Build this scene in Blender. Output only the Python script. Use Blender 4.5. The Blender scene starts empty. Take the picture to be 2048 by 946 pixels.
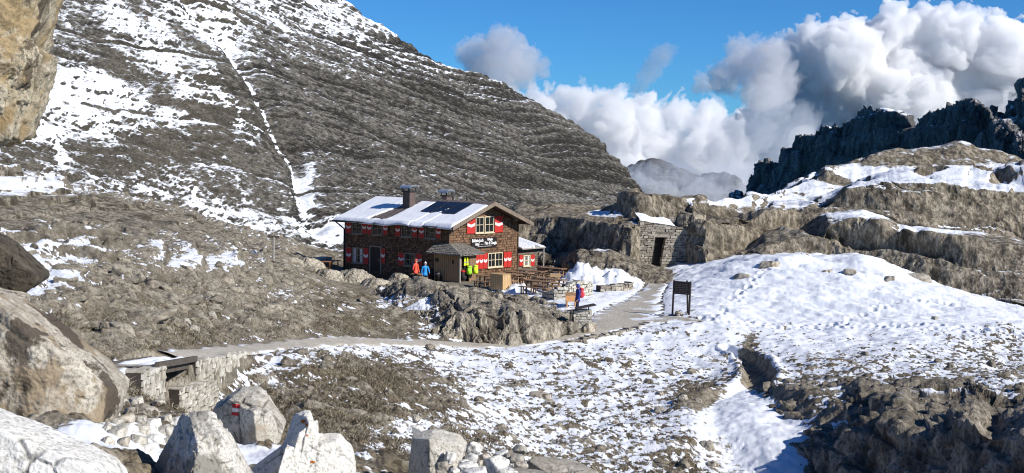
# Mountain hut on a snowy limestone pass - builds the whole place in metres, camera eye at the origin.
import bpy, math, random
import numpy as np
from mathutils import Matrix, Vector, noise as mnoise
random.seed(7)
R = math.radians
SC = bpy.context.scene
COL = SC.collection
F32 = np.float32

# ------------------------------------------------------------------ camera
FPX, PITCH, ROLL = 2700.0, math.atan(173 / 2700.0), 0.015
FW = np.array([0, math.cos(PITCH), -math.sin(PITCH)])
RT = np.array([1.0, 0, 0])
UP = np.array([0, math.sin(PITCH), math.cos(PITCH)])
CR, SR = math.cos(ROLL), math.sin(ROLL)

def ray(px, py):
    """Direction (scaled to y = 1) seen at a photo pixel; arrays allowed."""
    dx, dy = np.asarray(px, float) - 1024, np.asarray(py, float) - 473
    tx, ty = (dx * CR + dy * SR) / FPX, (-dx * SR + dy * CR) / FPX
    d = FW + tx[..., None] * RT - ty[..., None] * UP
    return d / d[..., 1:2]

def P(px, py, D):
    return ray(px, py) * np.asarray(D, float)[..., None]

def proj(p):
    p = np.asarray(p, float)
    w = p @ FW
    tx, ty = (p @ RT) / w * FPX, -(p @ UP) / w * FPX
    return tx * CR - ty * SR + 1024, tx * SR + ty * CR + 473

def V(px, py, D):
    return Vector(P(px, py, D))

# ------------------------------------------------------------------ noise
def _hash(i, j, k, s):
    h = (i.astype(np.uint32) * np.uint32(374761393) + j.astype(np.uint32) * np.uint32(668265263)
         + k.astype(np.uint32) * np.uint32(2147483647 - 1274126177) + np.uint32((s * 974634533 + 12345) & 0xffffffff))
    h = (h ^ (h >> np.uint32(13))) * np.uint32(1274126177)
    h = (h ^ (h >> np.uint32(16))) * np.uint32(2246822519)
    return h ^ (h >> np.uint32(15))
_G = np.array([[1,1,0],[-1,1,0],[1,-1,0],[-1,-1,0],[1,0,1],[-1,0,1],[1,0,-1],[-1,0,-1],
               [0,1,1],[0,-1,1],[0,1,-1],[0,-1,-1],[1,1,0],[-1,1,0],[0,-1,1],[0,-1,-1]], F32)

def perlin(p, seed=0):
    p = np.asarray(p, F32); sh = p.shape[:-1]; p = p.reshape(-1, 3); out = np.empty(len(p), F32)
    gx, gy, gz_ = np.ascontiguousarray(_G[:, 0]), np.ascontiguousarray(_G[:, 1]), np.ascontiguousarray(_G[:, 2])
    sk = np.uint32((seed * 974634533 + 12345) & 0xffffffff)
    K = (np.uint32(374761393), np.uint32(668265263), np.uint32(2147483647 - 1274126177))
    for s in range(0, len(p), 65536):                      # blocks that stay in cache
        q = p[s:s + 65536]; ax = []
        for k in range(3):
            x = q[:, k]; f = np.floor(x); t = x - f; u = f.astype(np.int32).view(np.uint32)
            ax.append((t, t * t * t * (t * (t * 6 - 15) + 10), (u * K[k], (u + np.uint32(1)) * K[k])))
        (tx, wx, hx), (ty, wy, hy), (tz, wz, hz) = ax
        hz = (hz[0] + sk, hz[1] + sk); r = []
        for a in (0, 1):
            for b in (0, 1):
                hab = hx[a] + hy[b]; e = []
                for c in (0, 1):
                    h = hab + hz[c]; h ^= h >> np.uint32(13); h *= np.uint32(1274126177); h ^= h >> np.uint32(16); h *= np.uint32(2246822519); h ^= h >> np.uint32(15); h &= np.uint32(15)
                    e.append(gx.take(h) * (tx - a) + gy.take(h) * (ty - b) + gz_.take(h) * (tz - c))
                r.append(e[0] + wz * (e[1] - e[0]))
        y0 = r[0] + wy * (r[1] - r[0]); y1 = r[2] + wy * (r[3] - r[2]); out[s:s + 65536] = y0 + wx * (y1 - y0)
    return out.reshape(sh)

def fbm(p, f=1.0, o=4, seed=0, gain=.5, lac=2.03, mode=''):
    p = np.asarray(p, F32) * F32(f) if np.isscalar(f) else np.asarray(p, F32) * np.asarray(f, F32)
    s = np.zeros(p.shape[:-1], F32); a = 1.0; n = 0.0
    for k in range(o):
        v = perlin(p, seed + k * 17)
        if mode == 'r':   v = 1 - np.abs(v) * 2.4
        elif mode == 'b': v = np.abs(v) * 2.2
        s += a * v; n += a; a *= gain; p = p * F32(lac) + F32(3.7)
    return s / n

def worley(p, f=1.0, seed=0):
    """F1, F2 distances and a random value per cell."""
    p = np.asarray(p, F32) * np.asarray(f, F32)
    b = np.floor(p).astype(np.int64); t = p - b
    f1 = np.full(p.shape[:-1], 9., F32); f2 = f1.copy(); idv = np.zeros(p.shape[:-1], F32)
    for dx in (-1, 0, 1):
        for dy in (-1, 0, 1):
            for dz in (-1, 0, 1):
                h = _hash(b[..., 0] + dx, b[..., 1] + dy, b[..., 2] + dz, seed)
                r = [((h >> np.uint32(s)) & np.uint32(1023)).astype(F32) / 1023 for s in (0, 10, 20)]
                d = (dx + r[0] - t[..., 0]) ** 2 + (dy + r[1] - t[..., 1]) ** 2 + (dz + r[2] - t[..., 2]) ** 2
                m = d < f1
                f2 = np.where(m, f1, np.minimum(f2, d)); idv = np.where(m, r[0], idv); f1 = np.where(m, d, f1)
    return np.sqrt(f1), np.sqrt(f2), idv

def sst(a, b, x):
    t = np.clip((x - a) / (b - a), 0, 1)
    return t * t * (3 - 2 * t)

# ------------------------------------------------------------------ object helpers
def mesh_np(name, verts, quads=None, tris=None, attr=None, mat=None, parent=None, smooth=True, matidx=None):
    me = bpy.data.meshes.new(name)
    verts = np.ascontiguousarray(verts, F32).reshape(-1, 3)
    me.vertices.add(len(verts)); me.vertices.foreach_set('co', verts.ravel())
    nq = 0 if quads is None else len(quads); nt = 0 if tris is None else len(tris)
    lv = np.concatenate([np.asarray(q, np.int32).ravel() for q in (quads, tris) if q is not None and len(q)])
    me.loops.add(len(lv)); me.loops.foreach_set('vertex_index', lv)
    tot = np.concatenate([np.full(nq, 4, np.int32), np.full(nt, 3, np.int32)])
    st = np.concatenate([[0], np.cumsum(tot)[:-1]]).astype(np.int32)
    me.polygons.add(nq + nt); me.polygons.foreach_set('loop_start', st); me.polygons.foreach_set('loop_total', tot)
    me.polygons.foreach_set('use_smooth', np.full(nq + nt, smooth))
    if matidx is not None: me.polygons.foreach_set('material_index', np.asarray(matidx, np.int32))
    me.update(calc_edges=True)
    if attr is not None:
        for k, a in attr.items():
            A = me.attributes.new(k, 'FLOAT_COLOR', 'POINT')
            A.data.foreach_set('color', np.ascontiguousarray(a, F32).ravel())
    for m in (mat if isinstance(mat, (list, tuple)) else [mat]):
        if m: me.materials.append(m)
    o = bpy.data.objects.new(name, me); COL.objects.link(o)
    if parent: o.parent = parent
    return o

def grid_quads(nv, nu):
    i = np.arange(nv * nu).reshape(nv, nu)
    return np.stack([i[:-1, :-1], i[:-1, 1:], i[1:, 1:], i[1:, :-1]], -1).reshape(-1, 4)

def grid_normals(X):
    du = np.gradient(X, axis=1); dv = np.gradient(X, axis=0)
    n = np.cross(du, dv)
    return n / np.maximum(np.linalg.norm(n, axis=-1, keepdims=True), 1e-9)

def blur(a, k):
    for _ in range(k):
        a = (np.concatenate([a[:1], a[:-1]]) + a * 2 + np.concatenate([a[1:], a[-1:]])) / 4
        a = (np.concatenate([a[:, :1], a[:, :-1]], 1) + a * 2 + np.concatenate([a[:, 1:], a[:, -1:]], 1)) / 4
    return a

def tag(o, label=None, cat=None, group=None, kind=None):
    for k, v in (('label', label), ('category', cat), ('group', group), ('kind', kind)):
        if v: o[k] = v
    return o

def thing(name, label, cat, loc=(0, 0, 0), rz=0, group=None):
    o = bpy.data.objects.new(name, None); COL.objects.link(o)
    o.location = loc; o.rotation_euler = (0, 0, rz); o.empty_display_size = .2
    return tag(o, label, cat, group)

def copy_tree(o, parent=None):
    kids = [c for c in bpy.data.objects if c.parent == o]
    c = o.copy(); COL.objects.link(c); c.parent = parent
    for k in kids:
        d = copy_tree(k, c); d.matrix_parent_inverse = k.matrix_parent_inverse.copy()
    return c

class MB:
    """Collects simple solids; build() links them as ONE mesh object."""
    def __init__(s): s.v = []; s.f = []; s.m = []
    def add(s, vs, fs, mi=0):
        b = len(s.v); s.v += [tuple(v) for v in vs]; s.f += [[b + i for i in f] for f in fs]; s.m += [mi] * len(fs); return s
    def box(s, x0, x1, y0, y1, z0, z1, mi=0, M=None, jit=0):
        vs = [Vector((x, y, z)) for z in (z0, z1) for y in (y0, y1) for x in (x0, x1)]
        if jit: vs = [v + Vector([random.uniform(-jit, jit) for _ in range(3)]) for v in vs]
        if M: vs = [M @ v for v in vs]
        return s.add(vs, [(0, 2, 3, 1), (4, 5, 7, 6), (0, 1, 5, 4), (2, 6, 7, 3), (0, 4, 6, 2), (1, 3, 7, 5)], mi)
    def hexa(s, vs, mi=0):
        """8 corners: bottom ring 0-3 (counter-clockwise from above), top ring 4-7."""
        return s.add(vs, [(3, 2, 1, 0), (4, 5, 6, 7), (0, 1, 5, 4), (1, 2, 6, 5), (2, 3, 7, 6), (3, 0, 4, 7)], mi)
    def bar(s, a, b, w, h, mi=0, up=(0, 0, 1)):
        a, b = Vector(a), Vector(b); d = (b - a).normalized(); u = Vector(up)
        if abs(d.dot(u)) > .98: u = Vector((1, 0, 0))
        x = d.cross(u).normalized() * (w / 2); z = x.cross(d).normalized() * (h / 2)
        return s.hexa([a - x - z, a + x - z, b + x - z, b - x - z, a - x + z, a + x + z, b + x + z, b - x + z], mi)
    def tube(s, a, b, r0, r1=None, n=8, mi=0):
        r1 = r0 if r1 is None else r1
        a, b = Vector(a), Vector(b); d = (b - a).normalized()
        x = d.orthogonal().normalized(); y = d.cross(x); vs = []
        for c, r in ((a, r0), (b, r1)):
            vs += [c + x * math.cos(t) * r + y * math.sin(t) * r for t in [2 * math.pi * k / n for k in range(n)]]
        fs = [(k, (k + 1) % n, n + (k + 1) % n, n + k) for k in range(n)]
        return s.add(vs, fs + [tuple(range(n))[::-1], tuple(range(n, 2 * n))], mi)
    def prism(s, poly, y0, y1, mi=0):
        """poly in (x, z), counter-clockwise seen from -y, extruded along y."""
        n = len(poly); vs = [(x, y0, z) for x, z in poly] + [(x, y1, z) for x, z in poly]
        fs = [tuple(range(n)), tuple(range(n, 2 * n))[::-1]] + [(k, n + k, n + (k + 1) % n, (k + 1) % n) for k in range(n)]
        return s.add(vs, fs, mi)
    def build(s, name, mat, parent=None, smooth=False):
        me = bpy.data.meshes.new(name); me.from_pydata(s.v, [], s.f)
        for m in (mat if isinstance(mat, (list, tuple)) else [mat]): me.materials.append(m)
        me.polygons.foreach_set('material_index', s.m)
        me.polygons.foreach_set('use_smooth', [smooth] * len(s.f))
        me.validate(); me.update()
        o = bpy.data.objects.new(name, me); COL.objects.link(o)
        if parent: o.parent = parent
        return o

# ------------------------------------------------------------------ materials
class NT:
    def __init__(s, name):
        s.mat = bpy.data.materials.new(name); s.mat.use_nodes = True
        s.t = s.mat.node_tree; s.n = s.t.nodes; s.b = s.n['Principled BSDF']
        s.b.inputs['Specular IOR Level'].default_value = .25
    def new(s, typ, **kw):
        n = s.n.new(typ)
        for k, v in kw.items():
            if k in n.bl_rna.properties: setattr(n, k, v)
        return n
    def link(s, a, b): s.t.links.new(a, b)
    def put(s, sock, v):
        if hasattr(v, 'node'): s.link(v, sock)
        elif isinstance(v, (tuple, list)) and len(v) == 3 and sock.type == 'RGBA': sock.default_value = (*v, 1)
        else: sock.default_value = v
    def coord(s, kind='Object', scale=(1, 1, 1), rot=(0, 0, 0)):
        c = s.new('ShaderNodeTexCoord').outputs[kind]
        m = s.new('ShaderNodeMapping'); m.inputs['Scale'].default_value = scale; m.inputs['Rotation'].default_value = rot
        s.link(c, m.inputs['Vector']); return m.outputs['Vector']
    def noise(s, co, scale=5, det=4, rough=.55, dist=0, out='Fac'):
        n = s.new('ShaderNodeTexNoise'); s.link(co, n.inputs['Vector'])
        for k, v in (('Scale', scale), ('Detail', det), ('Roughness', rough), ('Distortion', dist)): n.inputs[k].default_value = v
        return n.outputs[out]
    def voro(s, co, scale=5, feature='F1', out='Distance', rand=1):
        n = s.new('ShaderNodeTexVoronoi'); n.feature = feature; s.link(co, n.inputs['Vector'])
        n.inputs['Scale'].default_value = scale; n.inputs['Randomness'].default_value = rand
        return n.outputs[out]
    def ramp(s, fac, stops, interp='LINEAR'):
        n = s.new('ShaderNodeValToRGB'); n.color_ramp.interpolation = interp; e = n.color_ramp.elements
        while len(e) < len(stops): e.new(.5)
        for i, (p, c) in enumerate(stops):
            e[i].position = p; e[i].color = (*c, 1) if not np.isscalar(c) else (c, c, c, 1)
        s.link(fac, n.inputs['Fac']); return n.outputs['Color']
    def mix(s, fac, a, b, mode='MIX'):
        n = s.new('ShaderNodeMix'); n.data_type = 'RGBA'; n.blend_type = mode
        s.put(n.inputs[0], fac); s.put(n.inputs[6], a); s.put(n.inputs[7], b); return n.outputs[2]
    def math(s, op, a, b=0, c=0, clamp=False):
        n = s.new('ShaderNodeMath'); n.operation = op; n.use_clamp = clamp
        for i, v in enumerate((a, b, c)): s.put(n.inputs[i], v)
        return n.outputs[0]
    def attr(s, name):
        n = s.new('ShaderNodeAttribute'); n.attribute_name = name
        sp = s.new('ShaderNodeSeparateColor'); s.link(n.outputs['Color'], sp.inputs[0]); return sp.outputs
    def bump(s, h, strength=.4, dist=.05):
        n = s.new('ShaderNodeBump'); n.inputs['Strength'].default_value = strength; n.inputs['Distance'].default_value = dist
        s.put(n.inputs['Height'], h); s.link(n.outputs[0], s.b.inputs['Normal']); return s
    def base(s, c, rough=.85): s.put(s.b.inputs['Base Color'], c); s.put(s.b.inputs['Roughness'], rough); return s

def plain(name, c, rough=.7, var=.25, scale=8, metal=0, stretch=(1, 1, 1), bump=.2):
    """A painted / worn surface with slight mottling."""
    m = NT(name); co = m.coord('Object', stretch)
    n = m.noise(co, scale, 5, .6)
    d = tuple(x * (1 - var) for x in c); l = tuple(min(1, x * (1 + var)) for x in c)
    m.base(m.ramp(n, [(.3, d), (.7, l)]), rough); m.b.inputs['Metallic'].default_value = metal
    if bump: m.bump(n, bump, .02)
    return m.mat

SNOW = (.77, .795, .835)

def terrain_mat(name, rock1, rock2, grass1, grass2, fine=6.0, snow_n=.22, bump=.6, bdist=.08, dark=.45, vstretch=1.0, tint=None, streak=0., ssc=(1, 1, .28), tilt=0., sramp=(.44, .56)):
    """attribute 'tm': r = snow cover, g = grass share, b = darkening: weathered streaks, and shade painted into bed recesses and risers."""
    m = NT(name); r, g, b = m.attr('tm')[:3]
    co = m.coord('Object', (1, 1, vstretch))
    n1 = m.noise(co, fine, 7, .68); n2 = m.noise(co, fine * .22, 4, .6); n3 = m.noise(co, fine * 3.1, 4, .7)
    rock = m.mix(m.ramp(n1, [(.40, 0.), (.60, 1.)]), rock1, rock2)
    if tint: rock = m.mix(m.ramp(n2, [(.5, 0.), (.66, .55)]), rock, tint)
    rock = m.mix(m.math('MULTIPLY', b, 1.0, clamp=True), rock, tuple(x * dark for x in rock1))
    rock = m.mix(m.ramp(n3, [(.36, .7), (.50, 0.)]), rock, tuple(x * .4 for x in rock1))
    if streak:
        cs = m.coord('Object', (1, 1, 1), (0, tilt, 0)); mp_ = m.new('ShaderNodeMapping'); mp_.inputs['Scale'].default_value = ssc; m.link(cs, mp_.inputs['Vector'])
        st = m.noise(mp_.outputs['Vector'], fine * 1.5, 5, .7)
        rock = m.mix(m.ramp(st, [(.36, streak), (.50, 0.)]), rock, tuple(x * .30 for x in rock1)); rock = m.mix(m.ramp(st, [(.54, 0.), (.68, streak * .8)]), rock, tuple(min(1, x * 1.25) for x in rock2))
    gr = m.mix(m.ramp(n3, [(.40, 0.), (.60, 1.)]), grass1, grass2)
    gr = m.mix(m.ramp(n2, [(.35, .6), (.65, 0.)]), gr, tuple(x * .5 for x in grass1))
    base = m.mix(m.math('ADD', g, m.math('MULTIPLY', m.math('SUBTRACT', n1, .5), .8), clamp=True), rock, gr)
    sf = m.math('ADD', r, m.math('MULTIPLY', m.math('SUBTRACT', n1, .5), snow_n))
    sf = m.ramp(sf, [(sramp[0], 0.), (sramp[1], 1.)])
    m.base(m.mix(sf, base, SNOW), .9)
    h = m.math('ADD', m.math('MULTIPLY', n1, .6), m.math('MULTIPLY', n3, .5))
    if streak: h = m.math('ADD', h, m.math('MULTIPLY', st, .8))
    h = m.math('MULTIPLY', h, m.math('SUBTRACT', 1.15, m.math('MULTIPLY', sf, .85)))
    m.bump(m.math('ADD', h, m.math('MULTIPLY', sf, .35)), bump, bdist)
    return m.mat
# ================================================================== GROUND (one sheet in plan, heights fitted to survey points)
GP = [  # photo px, py, distance
 (430,905,16.5),(490,893,17.5),(280,872,16),(190,900,13),(250,800,25),(320,832,31),(230,760,27),
 (700,905,30),(620,850,33),(750,850,38),(900,850,42),(1100,940,41),(1300,940,42),(1450,940,44),(1100,850,48),(1100,760,58),
 (1300,800,54),(1400,760,60),(1400,700,66),(600,770,39),(520,800,36),(450,770,36),(640,720,46),
 (170,748,30),(300,727,35),(400,709,40),(500,698,46),(600,690,52),(750,683,60),(900,687,65),(1000,690,66.5),(1100,681,67.5),
 (1190,663,69),(1250,640,73),(1290,606,80),(1312,575,88),
 (900,562,91),(1050,557,93),(1000,582,85),(1100,571,88),(1200,552,94),(700,548,99),(800,560,93),(1250,580,86),(1200,600,80),(1150,612,77),
 (1230,606,79),(1360,630,74),(1450,642,72),(1500,640,74),(1700,645,74),(2000,660,72),(1400,564,86),(1530,520,90),(1640,524,90),(1740,520,90),
 (1800,548,88.5),(1850,574,86.5),(1900,588,85.5),(1450,548,87),(2048,624,82),(1900,566,93),(2048,606,92),(2150,640,84),
 (1600,700,65),(1900,720,62),(2048,745,59),(1550,770,55),(1700,775,52),(1850,775,51),(2048,795,48),(1500,810,50),(1540,870,46),(1600,946,42.4),(1560,820,50),
 (150,722,33),(150,650,38),(300,650,43),(300,600,50),(450,640,52),(600,650,57),(700,640,65),(760,645,66.5),(500,560,68),(620,560,78),
 (700,590,80),(660,545,94),(546,526,85),(400,500,76),(250,500,63),(100,560,46),(100,500,60),(100,445,82),(250,445,90),(0,405,86),(0,349,97),
 (200,397,101),(350,427,103),(450,467,103),(530,489,103),(620,524,102),(-150,420,80),(-150,600,40),(-200,800,22),
]
WP = [(0,-4,-1.6),(-5,0,-1.3),(5,0,-2.0),(0,3,-1.65),(-2.6,6,-2.0),(0,6,-2.1),(-4,9,-2.7),(-2.6,9,-2.8),(0,9,-2.9),(3,9,-3.0),(-3,11.5,-3.25),(-.8,11.5,-3.4),(-3,14,-3.55),(-1.6,14,-3.65),(-.2,14,-3.75),(1.0,14,-3.9),(1.8,16,-4.7),(.3,18,-4.9),(1,25,-7.2),(2.5,31,-8.6),
      (5,12,-3.6),(8,20,-6.6),(-1.6,19,-4.5),(-2.5,24,-5.5),(14,30,-9.0),(20,40,-10.7),(15,43,-10.6),(24,46,-9.6),(-3,26,-6.1),
      (-45,118,-4),(-20,122,-9),(10,125,-10),(30,118,-8.5),(50,112,-8.5),(-50,60,-2),(60,70,-9)]
gp = np.array(GP, float); pts = P(gp[:, 0], gp[:, 1], gp[:, 2])
pts = np.vstack([pts, np.array(WP, float)])
def _uv(x, y):
    y = np.maximum(y, 1.5)
    return np.stack([x / y * 5.4, np.log(y) * 2.6], -1)
def _tps(r2): return np.where(r2 > 1e-12, r2 * np.log(np.maximum(r2, 1e-12)), 0)
_C = _uv(pts[:, 0], pts[:, 1]); _e = pts[:, 2] / np.maximum(pts[:, 1], 1.5)
_n = len(_C)
_A = np.zeros((_n + 3, _n + 3)); _A[:_n, :_n] = _tps(((_C[:, None] - _C[None]) ** 2).sum(-1)) + np.eye(_n) * .004
_A[:_n, _n] = 1; _A[:_n, _n + 1:] = _C; _A[_n:, :_n] = _A[:_n, _n:].T
_w = np.linalg.solve(_A, np.concatenate([_e, [0, 0, 0]]))
def Hraw(x, y):
    x = np.asarray(x, float); y = np.asarray(y, float); q = _uv(x, y).reshape(-1, 2); out = np.empty(len(q))
    for s in range(0, len(q), 60000):
        c = q[s:s + 60000]; k = _tps(((c[:, None] - _C[None]) ** 2).sum(-1))
        out[s:s + 60000] = k @ _w[:_n] + _w[_n] + c @ _w[_n + 1:]
    return out.reshape(x.shape) * np.maximum(y, 1.5)

def polydist(x, y, pl):
    """distance to a polyline and the parameter (index + fraction) of the closest point"""
    best = np.full(x.shape, 1e9); par = np.zeros(x.shape)
    for k in range(len(pl) - 1):
        ax, ay = pl[k][:2]; bx, by = pl[k + 1][:2]
        dx, dy = bx - ax, by - ay
        t = np.clip(((x - ax) * dx + (y - ay) * dy) / (dx * dx + dy * dy), 0, 1)
        d = np.hypot(x - ax - t * dx, y - ay - t * dy)
        m = d < best; best = np.where(m, d, best); par = np.where(m, k + t, par)
    return best, par
# path centre line: px, py, distance, half width
PATH = [(60,775,25.5,.5),(170,752,29.5,.5),(250,735,33,.5),(300,726,35.3,.5),(345,719,37.2,.5),(400,709,40,.55),(500,698,46,.6),(600,690,52,.6),(680,686,56.5,.65),(750,683.5,60,.7),(830,684,62.8,.75),(900,686.5,65,.75),
        (1000,689,66.5,.75),(1100,680.5,67.7,.8),(1190,663,69.6,1.1),(1245,641,72.6,1.9),(1272,618,77.5,1.6),(1292,597,83,1.0),(1311,578,88,.8),(1316,562,92,.7)]
pa = np.array(PATH, float); PW = P(pa[:, 0], pa[:, 1], pa[:, 2]); PHW = pa[:, 3]
def smooth_line(a, n):
    t = np.linspace(0, len(a) - 1, n); i = np.clip(t.astype(int), 0, len(a) - 2); f = (t - i)[:, None]
    p0, p1, p2, p3 = a[np.maximum(i - 1, 0)], a[i], a[i + 1], a[np.minimum(i + 2, len(a) - 1)]
    return .5 * (2 * p1 + (p2 - p0) * f + (2 * p0 - 5 * p1 + 4 * p2 - p3) * f ** 2 + (3 * p1 - p0 - 3 * p2 + p3) * f ** 3)
PATHL = smooth_line(np.column_stack([PW, PHW]), 90)
# branch of trodden gravel that widens towards the info board
PATH2 = smooth_line(np.column_stack([P(np.array([1235, 1290, 1340, 1400.]), np.array([648, 640, 636, 640.]), np.array([71, 72.6, 73, 72.])), [1.0, 1.3, 1.1, .5]]), 24)
GUL = P(np.array([1452, 1490, 1512, 1522, 1500, 1480, 1510, 1560, 1630.]), np.array([688, 702, 722, 748, 772, 800, 850, 895, 950.]), np.array([66, 64.4, 62, 58.5, 56, 53.5, 49, 46, 43.]))
GW = np.array([.3, .5, .6, .65, .85, 1.6, 2.2, 2.6, 2.8]); GDp = np.array([.2, .42, .45, .42, .35, .4, .4, .4, .4])

def side_of(x, y, pl, t):
    i = np.clip(t.astype(int), 0, len(pl) - 2); a = np.asarray(pl)[i]; b = np.asarray(pl)[i + 1]
    return np.sign((b[..., 0] - a[..., 0]) * (y - a[..., 1]) - (b[..., 1] - a[..., 1]) * (x - a[..., 0]))
PSUB = None
def path_carve(x, y, culvert=True):
    """drop below the retaining wall on the valley side of the path, and the hole under the footbridge"""
    global PSUB
    if PSUB is None: PSUB = PATHL[:34]
    d, t = polydist(x, y, PSUB); sd = side_of(x, y, PSUB, t)
    k = t / (len(PSUB) - 1); hw_ = np.interp(t, np.arange(len(PSUB)), PSUB[:, 3])
    pxl = np.interp(t, np.arange(len(PSUB)), proj(PSUB[:, :3])[0])
    dep = np.interp(pxl, [150, 225, 280, 345, 400, 450, 480], [0, .7, 1.1, 1.15, .75, .35, 0])
    z = -dep * (sd < 0) * sst(hw_ + .02, hw_ + .22, d) * sst(5.5, 1.5, d)
    if culvert: z = z - .80 * sst(281, 286, pxl) * sst(342, 337, pxl) * sst(hw_ + .1, hw_ - .05, d) * (d < 1.5)
    return z
def bumpg(x, y, px, py, D, rx, ry, h, p=2):
    c = P(px, py, D); return h * np.exp(-(((x - c[0]) / rx) ** 2 + ((y - c[1]) / ry) ** 2) ** (p / 2))

def H0(x, y):
    """smooth ground with gully and heaped snow, without roughness"""
    z = Hraw(x, y) + path_carve(x, y)
    d, t = polydist(x, y, GUL); w = np.interp(t, range(len(GW)), GW); dep = np.interp(t, range(len(GW)), GDp)
    z = z - dep * (1 - sst(.55, 1.15, d / w)) + .12 * np.exp(-((d / w - 1.35) / .3) ** 2)
    z = z + bumpg(x, y, 1158, 566, 89.5, .8, .7, 1.0, 1.7) + bumpg(x, y, 1178, 572, 89.0, 1.4, .8, .5) + bumpg(x, y, 1228, 572, 89.5, 1.5, .9, .75)
    z = z + bumpg(x, y, 1027, 584, 84.3, .6, .5, .5) + bumpg(x, y, 1060, 586, 84.3, .8, .4, .25)
    z = z + bumpg(x, y, 1560, 512, 89, 2.6, 1.5, .45) + bumpg(x, y, 1738, 518, 89, 1.3, 1.0, .42) + bumpg(x, y, 1605, 520, 89, .9, .8, .25) + bumpg(x, y, 1880, 578, 85, 1.6, 1.2, .22)
    return z

COVER = [  # photo px, py, rx, ry, snow share, weight
 (1100,780,250,70,.72,1),(1400,720,200,50,.78,1),(900,715,150,25,.78,1),(1300,880,200,80,.66,1),(1150,930,140,30,.58,1),(1800,640,300,50,.98,1),(1700,570,350,55,1.15,1),
 (1450,600,80,45,1.1,1.5),(1900,720,160,35,.58,1),(1650,690,150,40,.86,1),(1760,765,200,20,.55,1),(2000,700,80,30,.58,1),(1480,815,45,35,1.15,2),(1545,880,45,50,1.2,2),(1440,900,70,60,.62,1),
 (1500,725,14,45,.05,3),(1520,765,20,20,.1,2),(1590,800,40,30,.25,2),
 (740,790,120,45,.06,2),(650,800,80,45,.05,2),(700,850,90,40,.05,2),(640,870,80,30,.05,2),(880,880,70,18,.25,1.5),(800,905,80,20,.25,1.5),(1410,790,50,22,.12,2),(1370,930,60,30,.3,1),
 (640,705,60,10,.85,2),(900,700,200,10,.92,2),(1150,690,120,12,.9,2),(560,740,55,30,.8,2),(610,765,40,25,.6,1.5),(480,770,30,20,.6,1),(800,860,70,20,.86,2),(745,890,50,18,.9,2),(430,760,30,25,.35,1.5),
 (300,620,200,80,.03,1.5),(500,620,220,60,.03,1.5),(115,560,70,45,.86,1.6),(90,515,60,28,.8,1.5),(390,535,75,14,.85,2),(255,565,45,11,.75,2),(565,590,32,11,.9,2),(130,628,25,8,.65,2),(640,580,50,9,.6,1.5),(60,600,40,20,.8,1),(330,505,60,8,.6,1.5),(455,548,40,7,.7,1.5),(200,585,26,6,.6,1.2),(520,628,22,6,.55,1.2),(405,596,16,6,.7,1.5),(290,552,30,7,.5,1.2),(700,612,30,8,.55,1.2),(520,566,16,5,.6,1.2),(640,555,40,5,.6,1.2),(350,640,18,5,.5,1.2),(610,606,20,6,.5,1.2),
 (100,362,100,9,.85,1.5),(30,480,80,14,.6,1.2),(250,375,60,8,.3,1),(300,470,200,30,.16,1.2),(450,500,60,15,.12,1),
 (480,910,60,22,.9,2),(240,910,60,18,.9,2),(400,800,30,18,.85,2),(300,860,60,30,.3,1),
 (235,738,60,10,1.0,2),(1215,602,50,14,1.2,2.5),(1165,570,60,18,1.2,2.5),(1235,575,30,16,1.25,2.5),(1160,556,34,20,1.3,6),(1030,578,22,9,1.3,4),(1035,583,34,9,.95,2),(1045,555,95,20,.02,2),(800,552,70,12,.02,2),(770,600,20,20,.7,1.2),(1310,590,40,25,.72,1.6),(1330,560,30,10,.6,1),(1380,625,40,14,.7,1),
]
def cover_at(px, py, table, base=.35, wb=.02):
    s = np.full(px.shape, base * wb); w = np.full(px.shape, wb)
    for x, y, rx, ry, v, k in table:
        g = k * np.exp(-((px - x) / rx) ** 2 - ((py - y) / ry) ** 2); s += g * v; w += g
    return s / w

MAT_GROUND = terrain_mat('ground_mat', (.185, .158, .115), (.43, .385, .305), (.070, .055, .036), (.28, .232, .155), fine=3.6, snow_n=.50, bump=.7, bdist=.10, dark=.4)

NU, NV1, NV2 = 948, 330, 720
pxs = np.concatenate([np.linspace(-1000, -180, 34, endpoint=False), np.linspace(-180, 2230, NU - 68, endpoint=False), np.linspace(2230, 3050, 34)])
Dn = np.concatenate([np.geomspace(1.6, 8, 40, endpoint=False), np.geomspace(8, 30, NV1 - 40, endpoint=False)])
tt = np.linspace(0, 1, NV2); Df = 30 + 98 * (tt ** 1.25)
Ds = np.concatenate([Dn, Df])
GX = ((pxs[None] - 1024) / FPX * Ds[:, None]); GY = np.repeat(Ds[:, None], NU, 1)
Hs = H0(GX, GY)
pp = np.stack([GX, GY, Hs], -1)
qx, qy = proj(pp)
dpath, tpath = polydist(GX, GY, PATHL[::3]); hw = np.interp(tpath, np.arange(len(PATHL[::3])), PATHL[::3, 3])
dp2, tp2 = polydist(GX, GY, PATH2[::3]); hw2 = np.interp(tp2, np.arange(len(PATH2[::3])), PATH2[::3, 3])
pathm = np.maximum(1 - sst(.75, 1.35, dpath / hw), 1 - sst(.75, 1.35, dp2 / hw2))
edge = np.maximum(1 - sst(1.1, 2.2, dpath / hw), 1 - sst(1.1, 2.2, dp2 / hw2))
terr = np.exp(-((qx - 930) / 330) ** 6 - ((GY - 92) / 9.0) ** 6)              # levelled terrace around the hut
dg, tg = polydist(GX, GY, GUL); gw_ = np.interp(tg, range(len(GW)), GW)
gulm = 1 - sst(.9, 1.3, dg / gw_)
bank = sst(1370, 1430, qx) * np.exp(-((qy - 575) / 75) ** 4) * sst(505, 530, qy)
snowy = np.clip(cover_at(qx, qy, COVER), 0, 1.3)
Q = pp.astype(F32)
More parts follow.
